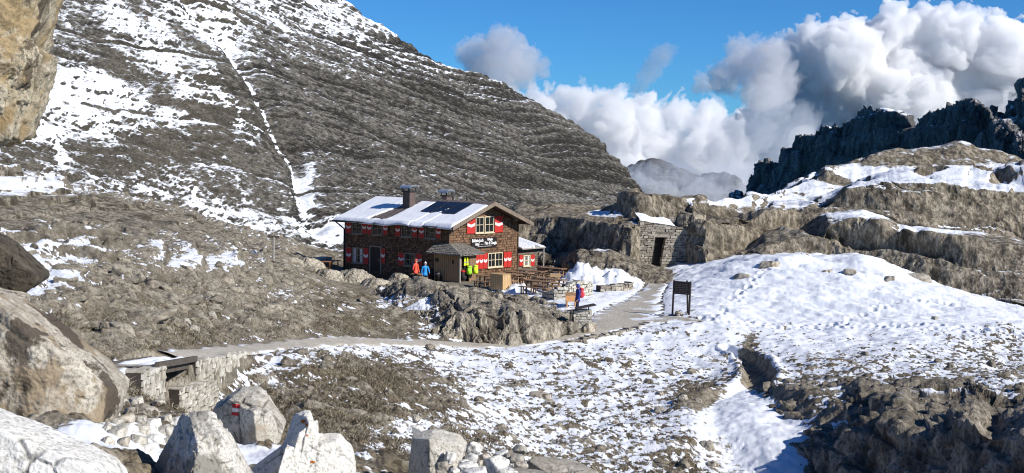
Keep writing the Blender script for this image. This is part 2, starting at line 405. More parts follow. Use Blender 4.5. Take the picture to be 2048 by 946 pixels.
n_big = fbm(Q, .16, 3, 3); n_mid = fbm(Q, .62, 3, 11); n_sm = fbm(Q * np.array([1, 1, 1.5], F32), 1.9, 4, 23); n_r = fbm(Q, 1.1, 4, 31, mode='r')
tuft = fbm(Q, 4.6, 3, 41, gain=.7); tuf2 = fbm(Q * np.array([1, .8, 1], F32), 2.1, 2, 47)
fl, f2_, _ = worley(Q, 1.05, 5); fl3, _, _ = worley(Q, 2.3, 15)
rough = (1 - .95 * np.maximum(edge, pathm)) * (1 - .93 * terr) * (1 - .8 * np.clip(bank, 0, 1))
near = sst(60, 20, GY)
hi = 1 - sst(500, 570, qy + (qx - 250) * -.08)                                 # bedded ledges along the far crest of the knoll
hi = hi * (1 - sst(560, 640, qx)); hi0 = hi
knoll = sst(660, 560, qx) * sst(720, 640, qy)
hi = np.maximum(hi, .85 * knoll * sst(-.04, .16, fbm(Q, .13, 3, 66)))
pm = .65 + .75 * sst(-.15, .25, fbm(Q, .20, 3, 64))
poke0 = (.80 * tuft + .42 * tuf2 + .30 * n_sm + .18 * (n_r - .4) + .22 * n_mid)
lay = sst(.42, .70, snowy + .16 * n_big - poke0 * 1.5 * pm)
rough = rough * (1 - .6 * gulm); det_ = 1 - .62 * lay
kf = (1 - .35 * knoll) * (1 - .55 * hi)
dz = rough * (.34 * n_big + kf * (.26 * n_mid + (.20 * n_sm + .10 * (n_r - .4)) * det_)) + .05 * lay * (1 - pathm) + rough * (1 - .45 * hi) * ((.09 + .06 * knoll) * tuft + (.10 + .05 * knoll) * tuf2) * det_
zz = Hs + .06 * GX + .55 * n_big + .10 * n_mid; tz = (zz / .46) % 1.0
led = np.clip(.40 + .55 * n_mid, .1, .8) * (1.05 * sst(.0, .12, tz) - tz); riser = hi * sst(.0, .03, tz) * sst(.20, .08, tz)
dz = dz * (1 + .5 * hi) + hi * (led * 1.2 + .12 * n_r) * rough
# knoll: knobs of rock pushing through the grass
kn = sst(.50, .72, fbm(Q * np.array([1, 1, 2.2], F32), .38, 4, 77, mode='r')) * rough * (1 - hi)
zk = Q[..., 2] + .16 * Q[..., 0] + .5 * n_big; tk = (zk / .62) % 1
dz += kn * knoll * (.12 + .34 * (sst(0, .8, tk) - tk))
# soft trodden dimples in the deep snow bank
fur = fbm(np.stack([(GX * .8 - GY * .6) * .30, (GX * .6 + GY * .8) * 1.15, GX * 0], -1), 1.0, 4, 61, gain=.55)
rgh = sst(-.1, .22, fbm(Q, .22, 3, 63))
dz += np.clip(bank, 0, 1) * (.50 * fur + .12 * n_mid + .10 * n_big - rgh * (.13 * np.exp(-(fl / .3) ** 2) + .05 * np.exp(-(fl3 / .3) ** 2)) + .03 * n_sm)
hp = np.clip(sum(bumpg(GX, GY, *b) for b in ((1160, 566, 89.5, 1.3, 1.2, 1), (1178, 572, 89, 1.8, 1.2, 1), (1228, 572, 89.5, 1.9, 1.3, 1), (1027, 584, 84.3, .9, .8, 1))), 0, 1)
# two lines of footprints: along the foot of the bank and slanting up it
ftd = np.zeros_like(dz); bx = (qx > 1380) & (qy > 500) & (qy < 690); fx, fy = GX[bx].astype(F32), GY[bx].astype(F32); fz = np.zeros(fx.shape, F32)
rsf = np.random.default_rng(4)
for tr in (([1405, 1500, 1600, 1720, 1850, 2060], [641, 646, 648, 651, 656, 670], [73, 72.4, 72.6, 72.4, 72, 70.6]), ([1410, 1500, 1640, 1800, 2060], [648, 652, 655, 659, 678], [71.8, 71.5, 71.6, 71.2, 69.5]), ([1440, 1472, 1510, 1548], [632, 602, 562, 526], [75, 79, 84, 88.5]), ([1700, 1760, 1830, 1900], [640, 612, 600, 596], [74.5, 78, 80, 81])):
    L_ = P(*[np.array(v, float) for v in tr]); seg = np.concatenate([[0], np.cumsum(np.hypot(np.diff(L_[:, 0]), np.diff(L_[:, 1])))])
    for k_, sd_ in enumerate(np.arange(0, seg[-1], .42)):
        x0 = np.interp(sd_, seg, L_[:, 0]) + rsf.normal(0, .10) ; y0 = np.interp(sd_, seg, L_[:, 1]) + (.16 if k_ % 2 else -.16) + rsf.normal(0, .07)
        nr = (np.abs(fx - x0) < .5) & (np.abs(fy - y0) < .5); e2 = np.hypot(fx[nr] - x0, (fy[nr] - y0) * .8); fz[nr] += .045 * np.exp(-((e2 - .24) / .08) ** 2) - .17 * np.exp(-(e2 / .15) ** 2)
ftd[bx] = fz; dz += ftd
dz += hp * (.55 * n_sm + .30 * n_mid + .10 * tuft)
dz += gulm * .08 * n_sm
dz -= .05 * pathm + .0 * edge
GZ = Hs + dz
GXYZ = np.stack([GX, GY, GZ], -1)
gn = grid_normals(GXYZ); gn *= np.sign(gn[..., 2:3] + 1e-9)
nzb = blur(gn[..., 2], 2)
poke = (.80 * tuft + .42 * tuf2 + .30 * n_sm + .18 * (n_r - .4) + .22 * n_mid) * (1 - .85 * np.clip(bank, 0, 1)) * (1 - .7 * gulm)
snow = snowy - .05 * (snowy < .95) + .16 * n_big - poke * 1.5 * pm - .55 * sst(.80, .45, nzb) * (snowy < 1.02) - kn * .5 * (snowy < .5)
snow = snow + hi * (.30 * sst(.85, .98, nzb) - .12) + .30 * hi * sst(.10, .2, tz) * sst(.5, .25, tz) - .4 * riser
snow = np.where(pathm > .5, snow * .5, snow)
snow = np.clip(.5 + (snow - .5) * 1.3, 0, 1) * (1 - .9 * terr * (snowy < .5))
rockm = np.clip(sst(.74, .5, nzb) + kn * 1.1 + hi0 * .9 + (hi - hi0) * .65 + sst(.30, .55, n_r - .35) * .35, 0, 1)
grass = np.clip(1.0 - rockm - .25 * knoll * sst(-.1, .25, n_mid), 0, 1) * (1 - .8 * terr) * (1 - gulm * .6)
straw = knoll * .55
dark = np.clip(sst(.1, -.35, n_sm + n_mid) * .6 - .2 * knoll + .8 * riser, 0, 1)  # ledge risers painted darker for undercut shade and wet stain
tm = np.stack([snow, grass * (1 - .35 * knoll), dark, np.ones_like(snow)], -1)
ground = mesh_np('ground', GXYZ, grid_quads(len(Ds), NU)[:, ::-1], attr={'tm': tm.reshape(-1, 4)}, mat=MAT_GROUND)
tag(ground, kind='structure')

def _bil(A, x, y):
    u = np.interp(np.asarray(x) / np.asarray(y) * FPX + 1024, pxs, np.arange(NU)); v = np.interp(y, Ds, np.arange(len(Ds)))
    u = np.clip(u, 0, NU - 1.001); v = np.clip(v, 0, len(Ds) - 1.001); i = u.astype(int); j = v.astype(int); a = u - i; b = v - j
    return (A[j, i] * (1 - a) + A[j, i + 1] * a) * (1 - b) + (A[j + 1, i] * (1 - a) + A[j + 1, i + 1] * a) * b
def gz(x, y): return float(_bil(GZ, np.array([x]), np.array([y]))[0])
def gv(px, D, dz=0.0):
    x = (px - 1024) / FPX * D; return Vector((x, D, gz(x, D) + dz))
def ground_hit(px, py, D0=8., D1=115.):
    """first point of the ground seen at a photo pixel"""
    d = ray(px, py); t = np.linspace(D0, D1, 4000); h = _bil(GZ, d[0] * t, t); k = np.argmax(d[2] * t < h)
    return Vector(d * t[k])

# ------------------------------------------------------------------ gravel path (draped strip, a hand's breadth of crown)
def strip(name, line, mat, nu=11, lift=.03, seed=0):
    c = smooth_line(line, len(line) * 3); tg_ = np.gradient(c[:, :2], axis=0); tg_ /= np.linalg.norm(tg_, axis=1, keepdims=True)
    nrm = np.stack([-tg_[:, 1], tg_[:, 0]], 1); us = np.linspace(-1, 1, nu)
    w = c[:, 3:4] * (1 + .25 * perlin(np.column_stack([c[:, :2] * 1.1, np.full(len(c), seed)]), 3)[:, None] + .45 * np.sign(us)[None] * perlin(np.stack(np.broadcast_arrays(c[:, 0:1] * 1.7, c[:, 1:2] * 1.7, 3.0 * np.sign(us)[None]), -1), 8)) * us[None]
    X = c[:, None, 0] + nrm[:, None, 0] * w; Y = c[:, None, 1] + nrm[:, None, 1] * w
    Z = _bil(GZ, X, Y); Zc = H0(X, Y)
    q = np.stack([X, Y, Zc], -1)
    Z = np.maximum(Z + .012, Zc - .02) + lift * (1 - np.abs(us) ** 3)[None] + .02 * fbm(q, 3.0, 3, seed)
    Z[:, [0, -1]] -= .12
    sn = .34 + .55 * (np.abs(us) ** 2)[None] + .75 * fbm(q, 1.1, 4, 8 + seed) - .18
    pxp, pyp = proj(q)
    sn = sn + .55 * sst(370, 290, pxp) + .16 * sst(1230, 1290, pxp)
    tmv = np.stack([sn, np.zeros_like(sn), .3 * sst(.0, .4, fbm(q, .8, 3, 9)), np.ones_like(sn)], -1)
    o = mesh_np(name, np.stack([X, Y, Z], -1), grid_quads(len(c), nu)[:, ::-1], attr={'tm': tmv.reshape(-1, 4)}, mat=mat)
    return tag(o, kind='structure')
MAT_PATH = terrain_mat('gravel_mat', (.40, .36, .295), (.56, .515, .435), (.3, .26, .2), (.4, .36, .3), fine=7, snow_n=.6, bump=.6, bdist=.04, dark=.6)
_ppx = proj(PATHL[:, :3])[0]; BR0 = int(np.argmax(_ppx > 284)); BR1 = int(np.argmax(_ppx > 339))
path = strip('path', PATHL[BR1:], MAT_PATH, lift=.05)
path0 = strip('snowy_path', PATHL[:BR0 + 1], MAT_PATH, lift=.05)
path2 = strip('path_branch', PATH2, MAT_PATH, lift=.03, seed=5); path2.name = 'gravel_path'

# ================================================================== ROCK SHEETS
def lerp_cols(cols, pxs):
    cx = np.array([c[0] for c in cols], float); K = len(cols[0][1])
    out = np.empty((K, len(pxs), 2))
    for k in range(K):
        for j in (0, 1):
            out[k, :, j] = np.interp(pxs, cx, [c[1][k][j] for c in cols])
    return out

def sheet(name, cols, px0, px1, nu, nv, mat, rock, seed=0, jit=(0, 0), smoothk=4, cover=None, covbase=.3, snow_nz=(.62, .85), snow_amt=1.0, grassv=0., vgrad=None, dens=None):
    """A rock face: base surface through surveyed break lines, then roughened in 3-D along its normals."""
    us = np.linspace(px0, px1, nu)
    L = lerp_cols(cols, us)
    if jit[0]:
        for k in range(L.shape[0]):
            q = np.column_stack([us / jit[1], np.full(nu, k * 7.3), np.full(nu, seed)])
            L[k, :, 0] += jit[0] * fbm(q, 1, 4, seed + k) * 2
    B = P(us[None], L[..., 0], L[..., 1])                      # K, nu, 3
    K = len(B)
    seg = np.maximum(np.abs(np.diff(L[..., 0], axis=0)).mean(1), 3) + 2.2 * np.linalg.norm(np.diff(B, axis=0), axis=-1).mean(1)
    if dens is not None: seg = seg * np.array(dens)
    t = np.concatenate([[0], np.cumsum(seg)]); tv = np.linspace(0, t[-1], nv)
    X = np.empty((nv, nu, 3))
    i = np.clip(np.searchsorted(t, tv, side='right') - 1, 0, K - 2); f = ((tv - t[i]) / (t[i + 1] - t[i]))[:, None, None]
    X = B[i] * (1 - f) + B[i + 1] * f
    X = blur(X, smoothk)
    N = blur(grid_normals(X), 8); N /= np.linalg.norm(N, axis=-1, keepdims=True)
    if (N[..., 1] - .3 * N[..., 2]).mean() > 0: N = -N
    d, dk = rock(X.astype(F32), N.astype(F32))
    Y = X + N * d[..., None]
    n2 = grid_normals(Y); n2 *= np.sign((n2 * N).sum(-1, keepdims=True))
    nz = blur(n2[..., 2], 1)
    qx, qy = proj(Y)
    cov = cover_at(qx, qy, cover, covbase) if cover else covbase
    nn = fbm(Y, .9, 4, seed + 50)
    s = (cov - .5) * 1.3 + sst(snow_nz[0], snow_nz[1], nz) * snow_amt + .35 * nn - .1
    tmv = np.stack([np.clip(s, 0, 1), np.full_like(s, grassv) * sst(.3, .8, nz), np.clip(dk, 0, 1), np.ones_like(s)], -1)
    q4 = grid_quads(nv, nu)
    fn = np.cross(Y[0, 1] - Y[0, 0], Y[1, 0] - Y[0, 0])
    flip = (np.cross(Y[1:, :-1] - Y[:-1, :-1], Y[:-1, 1:] - Y[:-1, :-1]) * N[:-1, :-1]).sum() > 0
    o = mesh_np(name, Y, q4[:, ::-1] if flip else q4, attr={'tm': tmv.reshape(-1, 4)}, mat=mat)
    tag(o, kind='structure'); return o, Y

def rk(big, fl, st, det, ck=(.0, 1.0), dip=(0., 0.), seed=0, vs=.25, blk=0.):
    """roughness of a rock face: (amplitude, frequency) of broad forms, vertical flutes, beds (amplitude, thickness), grain, joints"""
    def fn(X, N):
        V3 = X * np.array([1, 1, vs], F32)
        w = fbm(X, big[1] * 1.3, 3, seed + 1)
        a = big[0] * (1.4 * fbm(X, big[1], 3, seed + 2) + .5 * (fbm(X, big[1] * 2.3, 3, seed + 12, mode='r') - .5))
        msk = sst(-.12, .2, fbm(X, big[1] * 1.7, 3, seed + 21))
        b = (fbm(V3 + (.18 / fl[1]) * w[..., None], fl[1], 5, seed + 3, gain=.6, mode='r') - .45)
        c = fbm(X, det[1], 4, seed + 4, gain=.65)
        z = X[..., 2] + dip[0] * X[..., 0] + dip[1] * X[..., 1] + w * st[1] * .9 + .15 * st[1] * fbm(X, .8 / st[1], 3, seed + 22)
        t = (z / st[1]) % 1.0; cell = np.floor(z / st[1])
        am = np.clip(.45 + 1.3 * perlin(np.stack([cell * 3.1, X[..., 0] * .15 / st[1], X[..., 1] * .15 / st[1]], -1), seed + 9), 0, 1.5)
        s_ = am * (sst(0, .65, t) - .5 - .95 * sst(.84, 1.0, t))
        und = am * sst(.30, .05, t)
        if len(st) > 2:                                     # gently sloping ground: sharp risers that face down the slope
            s_ = am * 1.3 * (1.05 * sst(0, .13, t) - t - .02); und = am * sst(.0, .05, t) * sst(.22, .10, t)
        f1, f2, idv = worley(V3 + .35 / ck[1] * w[..., None] + .08 / ck[1] * c[..., None], ck[1], seed + 6)
        jo = 1 - sst(0, .10, f2 - f1)
        stp = .12 + .88 * sst(.93, .60, np.abs(N[..., 2]))
        d = a * (.5 + .5 * stp) + fl[0] * b * (.45 + .75 * msk) * stp + st[0] * s_ * (1.2 - .6 * msk) + det[0] * c - ck[0] * jo * .7 + blk * (idv - .5)
        dk = .65 * sst(.12, -.32, b) * min(1, fl[0] * fl[1] * 6) + .55 * jo * (ck[0] > 0) + .5 * und * (st[0] > 0) + .45 * sst(.02, .3, fbm(V3, fl[1] * .45, 4, seed + 7))  # bed recesses darkened: overhang shade and wet stain painted into the colour
        return d, dk
    return fn

# --- rocky ridge behind the terrace and along the right
MAT_RIDGE = terrain_mat('ridge_mat', (.155, .128, .09), (.41, .355, .27), (.15, .12, .08), (.3, .25, .17), fine=2.2, snow_n=.3, bump=.9, bdist=.10, dark=.35, vstretch=.6, streak=.7)
RIDGE = [
 (1020, [(556,101),(515,102),(508,103),(450,104),(436,107),(428,110),(445,118)]),
 (1060, [(552,101),(512,102),(505,103),(440,104.5),(425,107),(415,110),(435,118)]),
 (1120, [(552,99),(510,100.5),(503,101.5),(432,103),(420,106),(411,110),(430,118)]),
 (1200, [(560,93.5),(520,95),(510,97),(445,99),(428,104),(418,110),(435,122)]),
 (1240, [(562,92.5),(525,94),(512,95),(446,97),(432,100),(415,106),(430,122)]),
 (1264, [(562,92),(530,93.5),(518,94.5),(446,96.3),(436,99),(390,102),(402,118)]),
 (1280, [(560,92),(538,94),(528,95),(446,96.6),(437,99),(387,101.5),(400,118)]),
 (1290, [(558,93.5),(546,99.8),(540,100.6),(446,101.5),(440,102),(386,103),(400,118)]),
 (1372, [(556,93.5),(546,99.8),(538,100.6),(462,101.5),(448,102),(394,104),(405,120)]),
 (1386, [(554,93.2),(536,95.4),(522,96.4),(452,98.2),(436,100),(398,104),(408,122)]),
 (1410, [(546,92),(532,94),(516,95),(440,97.5),(425,101),(401,107),(412,125)]),
 (1470, [(532,93.5),(515,94.5),(503,97),(436,98.8),(420,106),(402,110),(415,132)]),
 (1530, [(522,93),(488,94.2),(472,100),(428,101.5),(414,110),(391,114),(408,136)]),
 (1600, [(522,93),(468,94.6),(452,102),(424,103.4),(397,115),(362,120),(380,142)]),
 (1655, [(522,93),(448,95),(430,102.5),(404,104),(384,117),(334,123),(352,146)]),
 (1720, [(520,93),(444,95),(427,102.5),(380,104.5),(360,121),(318,127),(338,150)]),
 (1790, [(540,91.5),(468,93.8),(455,101.5),(367,104.5),(352,123),(294,129),(316,154)]),
 (1850, [(570,89.5),(474,92.5),(462,101),(366,104),(347,124),(291,130),(312,156)]),
 (1935, [(592,87.5),(480,91.5),(467,101),(380,104),(349,124),(294,130),(316,156)]),
 (2048, [(626,85.5),(491,90.5),(478,101),(386,104),(333,126),(320,130),(338,156)]),
 (2180, [(655,85),(500,90.5),(488,101),(392,104),(340,126),(335,130),(350,156)]),
]
RCOV = [(1700,375,160,14,.50,1.5),(1840,353,140,9,.62,1.5),(1960,358,120,16,.56,1.5),(1590,405,70,12,.55,1.5),(1440,404,60,5,1.1,2),(1720,430,70,6,.85,1.5),(1840,458,120,6,.75,1),(1320,443,40,8,1.1,2),(1225,427,40,6,.9,1.5),(1920,295,120,8,.35,1.5),
        (1840,415,250,22,.30,1.5),(1600,440,150,40,.32,1.5),(1560,385,80,14,.5,1),(1730,345,60,8,.5,1),(1400,480,150,35,.05,1.5),(1150,480,120,50,.03,1.5),(1850,510,200,30,.28,1.5),(1300,400,60,10,.1,1.5),(1900,560,120,30,.45,1),(1830,310,150,14,.3,1.5)]
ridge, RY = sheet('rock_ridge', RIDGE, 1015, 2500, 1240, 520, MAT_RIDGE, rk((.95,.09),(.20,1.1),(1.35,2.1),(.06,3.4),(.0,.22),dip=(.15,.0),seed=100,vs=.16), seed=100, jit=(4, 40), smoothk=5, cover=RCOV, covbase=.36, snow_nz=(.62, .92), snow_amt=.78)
# --- pale bedded ledges along the crest of the grassy knoll
MAT_LEDGE = terrain_mat('ledge_mat', (.165, .14, .10), (.48, .43, .34), (.14, .11, .07), (.33, .28, .19), fine=3.2, snow_n=.3, bump=.9, bdist=.10, dark=.3)
def _ledge(px, top, bot, d0, d1): return (px, [(bot + 14, d0 - 1.5), (bot, d0), (bot * .72 + top * .28, d0 * .66 + d1 * .34), (bot * .45 + top * .55, d0 * .38 + d1 * .62), (bot * .2 + top * .8, d0 * .14 + d1 * .86), (top, d1), (top + 12, d1 + 9)])
LEDGE = [_ledge(-130, 325, 455, 62, 90), _ledge(0, 340, 462, 64, 92), _ledge(100, 366, 474, 65, 94), _ledge(200, 393, 474, 67, 96), _ledge(300, 412, 480, 70, 97), _ledge(400, 440, 496, 73, 98), _ledge(500, 479, 514, 77, 98), _ledge(560, 498, 528, 82, 98), _ledge(625, 520, 545, 89, 98)]
ledge, _ = sheet('rock_ledge', LEDGE, -400, 626, 840, 360, MAT_LEDGE, rk((.30,.10),(.16,1.3),(.30,.36,'r'),(.07,3.0),(.06,.4),dip=(.05,.0),seed=160,vs=.5), seed=160, jit=(3, 26), smoothk=4, cover=[(100,366,110,8,1.0,2),(60,385,80,5,.75,1),(30,470,60,8,.75,1),(250,376,60,5,.6,1),(120,410,120,8,.35,1),(300,440,200,20,.15,1),(520,470,40,10,.2,1)], covbase=.3, snow_nz=(.75, .95), snow_amt=.35, grassv=.15)
# --- boulders of bedrock at the foot of the ridge, beside the terrace
KNOB = [
 (1128, [(566,94),(548,95),(528,96),(518,98),(526,100)]),
 (1160, [(566,91),(530,92),(508,93.5),(501,95.5),(512,98.5)]),
 (1215, [(566,90.5),(530,91.5),(505,93),(499,95.5),(512,99)]),
 (1260, [(566,90),(535,91),(525,92),(512,95),(520,99)]),
 (1300, [(566,89.5),(545,90.5),(538,92),(528,95),(534,98)]),
 (1345, [(566,89),(552,90),(545,91.5),(540,94),(545,96)]),
]
knob, _ = sheet('rock_shelf', KNOB, 1128, 1346, 300, 190, MAT_RIDGE, rk((.5,.2),(.12,1.6),(.34,.8),(.04,5),(.0,.4),seed=140,vs=.2), seed=140, jit=(3, 20), smoothk=5, cover=[(1230,502,60,5,.7,1),(1200,540,150,25,.05,2)], covbase=.2, snow_nz=(.75, .95), snow_amt=.5)
# --- pale fluted outcrop in front of the hut terrace
MAT_OUT = terrain_mat('outcrop_mat', (.23, .20, .15), (.55, .495, .395), (.12, .085, .05), (.2, .16, .1), fine=3.2, snow_n=.3, bump=.9, bdist=.08, dark=.25, vstretch=.5, streak=.75)
OUT = [
 (735, [(674,68.15),(652,70),(640,74),(620,78),(600,83),(590,87),(600,91)]),
 (770, [(690,66.65),(658,69),(640,73),(616,77),(584,81),(570,86),(580,91)]),
 (810, [(698,65.95),(662,68),(640,71.5),(612,75),(572,78.5),(556,84),(568,91)]),
 (870, [(700,65.75),(650,67),(628,70.5),(606,74),(572,77),(560,82),(572,90)]),
 (900, [(701,65.75),(632,67.2),(616,70),(602,73.5),(576,76.5),(567,82),(578,90)]),
 (960, [(702,65.75),(625,67.2),(611,70),(602,73.5),(586,77),(578,82),(586,88)]),
 (1020, [(702,66.15),(625,67.6),(613,70),(606,73.5),(597,78),(592,82),(597,86)]),
 (1080, [(699,66.75),(635,68.1),(621,70.5),(612,74),(604,78),(598,82),(602,86)]),
 (1120, [(692,67.55),(642,68.4),(626,71),(618,74),(612,77),(608,80),(612,84)]),
 (1150, [(686,68.15),(654,69),(638,71.5),(628,74),(622,76),(618,79),(621,82)]),
]
OCOV = [(838,645,42,36,.95,2.2),(800,618,40,22,.75,1.5),(770,590,30,15,.65,1.2),(850,600,40,8,.6,1.5),(1000,650,120,25,.02,2),(930,580,60,20,.05,2),(1060,612,40,8,.45,1),(820,575,40,12,.2,1),(1020,600,60,8,.4,1),(850,672,30,8,.8,2)]
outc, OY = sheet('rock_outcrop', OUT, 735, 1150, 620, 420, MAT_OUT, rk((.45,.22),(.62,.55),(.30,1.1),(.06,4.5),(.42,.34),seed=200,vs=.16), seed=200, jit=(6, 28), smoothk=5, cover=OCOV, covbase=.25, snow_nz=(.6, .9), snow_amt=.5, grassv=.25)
# --- shaded cliff at the lower right
MAT_CLIFF = terrain_mat('cliff_mat', (.18, .158, .125), (.48, .43, .355), (.10, .08, .05), (.22, .18, .12), fine=3.2, snow_n=.3, bump=1.0, bdist=.09, dark=.35, vstretch=.6, streak=.6)
CLIFF = [
 (1525, [(800,53),(794,53.2),(788,53.4),(782,53.8),(776,55),(772,57)]),
 (1556, [(880,47.5),(850,48.8),(822,50.3),(804,51.6),(788,53.4),(776,56)]),
 (1600, [(935,44.2),(900,45.6),(856,47.6),(822,49.4),(796,52),(776,55)]),
 (1655, [(1000,41),(955,42.3),(880,45),(826,47.8),(792,50.6),(772,54)]),
 (1720, [(1060,38.2),(990,39.6),(880,41.9),(812,45.6),(780,49.6),(768,53)]),
 (1800, [(1080,35.8),(1000,37.0),(852,39.4),(800,44),(778,49),(768,52)]),
 (1860, [(1090,34.2),(1000,35.2),(880,37.2),(818,43),(786,48.4),(774,51.5)]),
 (1930, [(1100,32.2),(1000,33.2),(838,35.6),(800,42),(780,48),(770,51)]),
 (1990, [(1110,31.2),(1000,32.2),(872,34.0),(826,41),(798,46),(786,49)]),
 (2060, [(1120,30),(1000,31),(850,33.2),(816,40),(798,44.5),(788,47)]),
 (2200, [(1140,28.5),(1000,29.5),(875,31.5),(845,38),(820,43),(810,46)]),
 (2700, [(1180,26.5),(1010,27.5),(880,30),(840,37),(820,42),(812,45)]),
]
CCOV = [(1800,800,60,12,.6,1),(1900,785,150,12,.62,1),(1690,800,60,12,.5,1),(1800,880,300,70,.0,3),(1900,840,200,18,.1,1.5),(1610,790,30,14,.2,1)]
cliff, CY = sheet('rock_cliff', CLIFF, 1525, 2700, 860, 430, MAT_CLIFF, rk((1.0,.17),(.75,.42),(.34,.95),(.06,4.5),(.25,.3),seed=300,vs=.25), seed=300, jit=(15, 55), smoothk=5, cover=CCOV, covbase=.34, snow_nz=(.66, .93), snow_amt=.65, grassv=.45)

# ================================================================== MOUNTAIN on the left: one long bedded slope
MAT_MTN = terrain_mat('mountain_mat', (.085, .078, .068), (.29, .268, .228), (.085, .072, .05), (.20, .175, .13), fine=1.5, snow_n=.75, bump=1.0, bdist=.35, dark=.35, vstretch=1.4, streak=.8, ssc=(.35, .35, 2.2), tilt=-R(18), sramp=(.34, .66))
SKY = [(-120,-330),(300,-190),(560,-80),(700,2),(720,18),(760,50),(800,82),(830,94),(870,112),(930,140),(1000,176),(1050,200),(1085,222),(1120,243),(1160,268),(1200,305),(1230,338),(1262,366),(1290,382),(1330,402)]
m1, m2, m3 = P(620, 470, 150), P(1290, 385, 250), P(700, 0, 230)
mn = np.cross(m2 - m1, m3 - m1); mn /= np.linalg.norm(mn); mk = mn @ m1
nu, nv = 1300, 760
us = np.linspace(-330, 1330, nu); top = np.interp(us, [s[0] for s in SKY], [s[1] for s in SKY])
top = top + 5 * fbm(np.column_stack([us / 26, us * 0, us * 0]), 1, 4, 401)
bot = np.interp(us, [-120, 0, 450, 700, 1000, 1330], [560, 540, 560, 580, 520, 470])
vv = np.linspace(0, 1, nv)[:, None]
PX = np.repeat(us[None], nv, 0); PY = bot[None] * (1 - vv) + top[None] * vv
rr = ray(PX, PY); Dm = mk / (rr @ mn); X = rr * Dm[..., None]
X0 = X.copy()
N = np.broadcast_to(mn, X.shape)
Xf = X.astype(F32)
w = fbm(Xf, .018, 3, 410)
big = 3.4 * fbm(Xf, .016, 3, 411) + 1.6 * fbm(Xf, .05, 3, 412)
# bedding: beds dip gently to the right in view, thickness of two to three metres
zd = Xf[..., 2] + .34 * Xf[..., 0] - .003 * np.maximum(Xf[..., 0], 0) ** 2 - .02 * Xf[..., 1]
Xd = np.stack([Xf[..., 0], Xf[..., 1], zd], -1)
zb = zd + 4.5 * w + .7 * fbm(Xf, .06, 3, 413)
def beds(z, per, sd, p0=.6):
    t = (z / per) % 1.0; c = np.floor(z / per)
    am = np.clip(.55 + 1.5 * perlin(np.stack([c * 2.7, Xf[..., 0] * .03, Xf[..., 1] * .03], -1), sd), 0, 1.6)
    return am * (sst(0, p0, t) - .5 - .95 * sst(.82, 1.0, t)), t, am
b1, t1, a1 = beds(zb, 3.2, 420); b2, t2, a2 = beds(zb + .4, .95, 421, .5)
smoothz = cover_at(PX, PY, [(180,330,140,60,.4,1),(200,210,140,60,.25,1),(420,60,200,60,.4,1),(560,380,90,90,.35,1),(800,250,200,110,1.1,1),(1000,330,200,60,1.15,1),(300,380,100,40,.5,1),(560,180,80,60,.9,1),(450,200,50,60,.8,1),(950,230,80,40,.9,1)], .7)
fl_ = fbm(Xf * np.array([1, 1, .45], F32), .5, 4, 430, gain=.55, mode='r') - .45
det = fbm(Xf, .9, 4, 431, gain=.6)
stk = fbm(np.stack([(PX * .83 - PY * .55) / 30 + 3 * w, (PX * .55 + PY * .83) / 230, PX * 0], -1), 1, 4, 449, gain=.6)
d = big + smoothz * (1.45 * b1 + .5 * b2 + .34 * fl_) + .5 * stk + .34 * det
# couloir that carries the snow streak down the slope
CL = [(320,-40),(385,40),(430,82),(470,140),(500,185),(530,245),(560,285),(590,320),(603,370),(615,415),(640,450)]
dcl, tcl = polydist(PX + 9 * w, PY, CL)
d -= 1.3 * np.exp(-(dcl / 16) ** 2)
X = X + N * d[..., None]
gm = grid_normals(X); gm *= np.sign((gm * mn).sum(-1, keepdims=True)); nzm = blur(gm[..., 2], 1)
MCOV = [
 (170,170,110,40,.86,1.4),(230,230,150,34,.8,1.4),(130,260,70,22,.7,1.2),(320,60,60,60,.82,1.3),(420,20,90,50,.78,1.2),(560,10,80,40,.6,1),(640,10,60,30,.72,1.2),(700,40,50,26,.7,1.2),(780,90,50,20,.74,1.2),(850,125,60,16,.7,1.2),(960,190,70,14,.62,1.2),
 (130,60,50,50,.35,1),(120,95,40,30,.3,1.2),(180,110,60,16,.3,1.2),(230,95,80,30,.28,1.2),(270,30,40,50,.3,1.2),(400,150,70,35,.5,1),(450,230,60,30,.62,1.2),(360,230,70,20,.62,1.2),(480,60,40,30,.62,1),(540,100,80,30,.5,1),(640,140,80,26,.5,1),(720,170,70,20,.48,1),
 (200,300,90,22,.14,1.6),(300,290,90,22,.18,1.6),(420,310,90,40,.12,1.5),(500,240,50,40,.2,1.3),(560,210,60,60,.08,1.6),(640,260,60,60,.1,1.4),(700,305,70,18,.6,1.3),(760,240,90,40,.1,1.5),(900,290,150,50,.14,1.5),(850,200,70,24,.22,1.3),(870,265,70,8,.5,1),(880,345,80,8,.5,1),(1100,320,150,50,.1,1.6),(760,340,60,40,.1,1.2),(1050,240,60,30,.2,1.2),
 (250,370,60,24,.5,1.3),(330,360,60,30,.62,1.2),(400,370,26,40,.7,1.3),(450,420,60,30,.74,1.3),(510,460,50,20,.86,1.3),(560,470,60,20,.55,1.2),(520,400,60,40,.45,1.2),(612,385,11,40,1.1,2),(618,430,20,20,1.05,2),(660,455,22,20,1.05,2),(560,340,40,26,.2,1.5),(650,380,18,50,.12,1.5),
 (350,410,70,20,.2,1.3),(190,345,60,14,.3,1.2),(450,345,40,30,.18,1.3),
]
cv = cover_at(PX, PY, MCOV, .38); cv = cv + .12 * sst(.45, .1, cv)
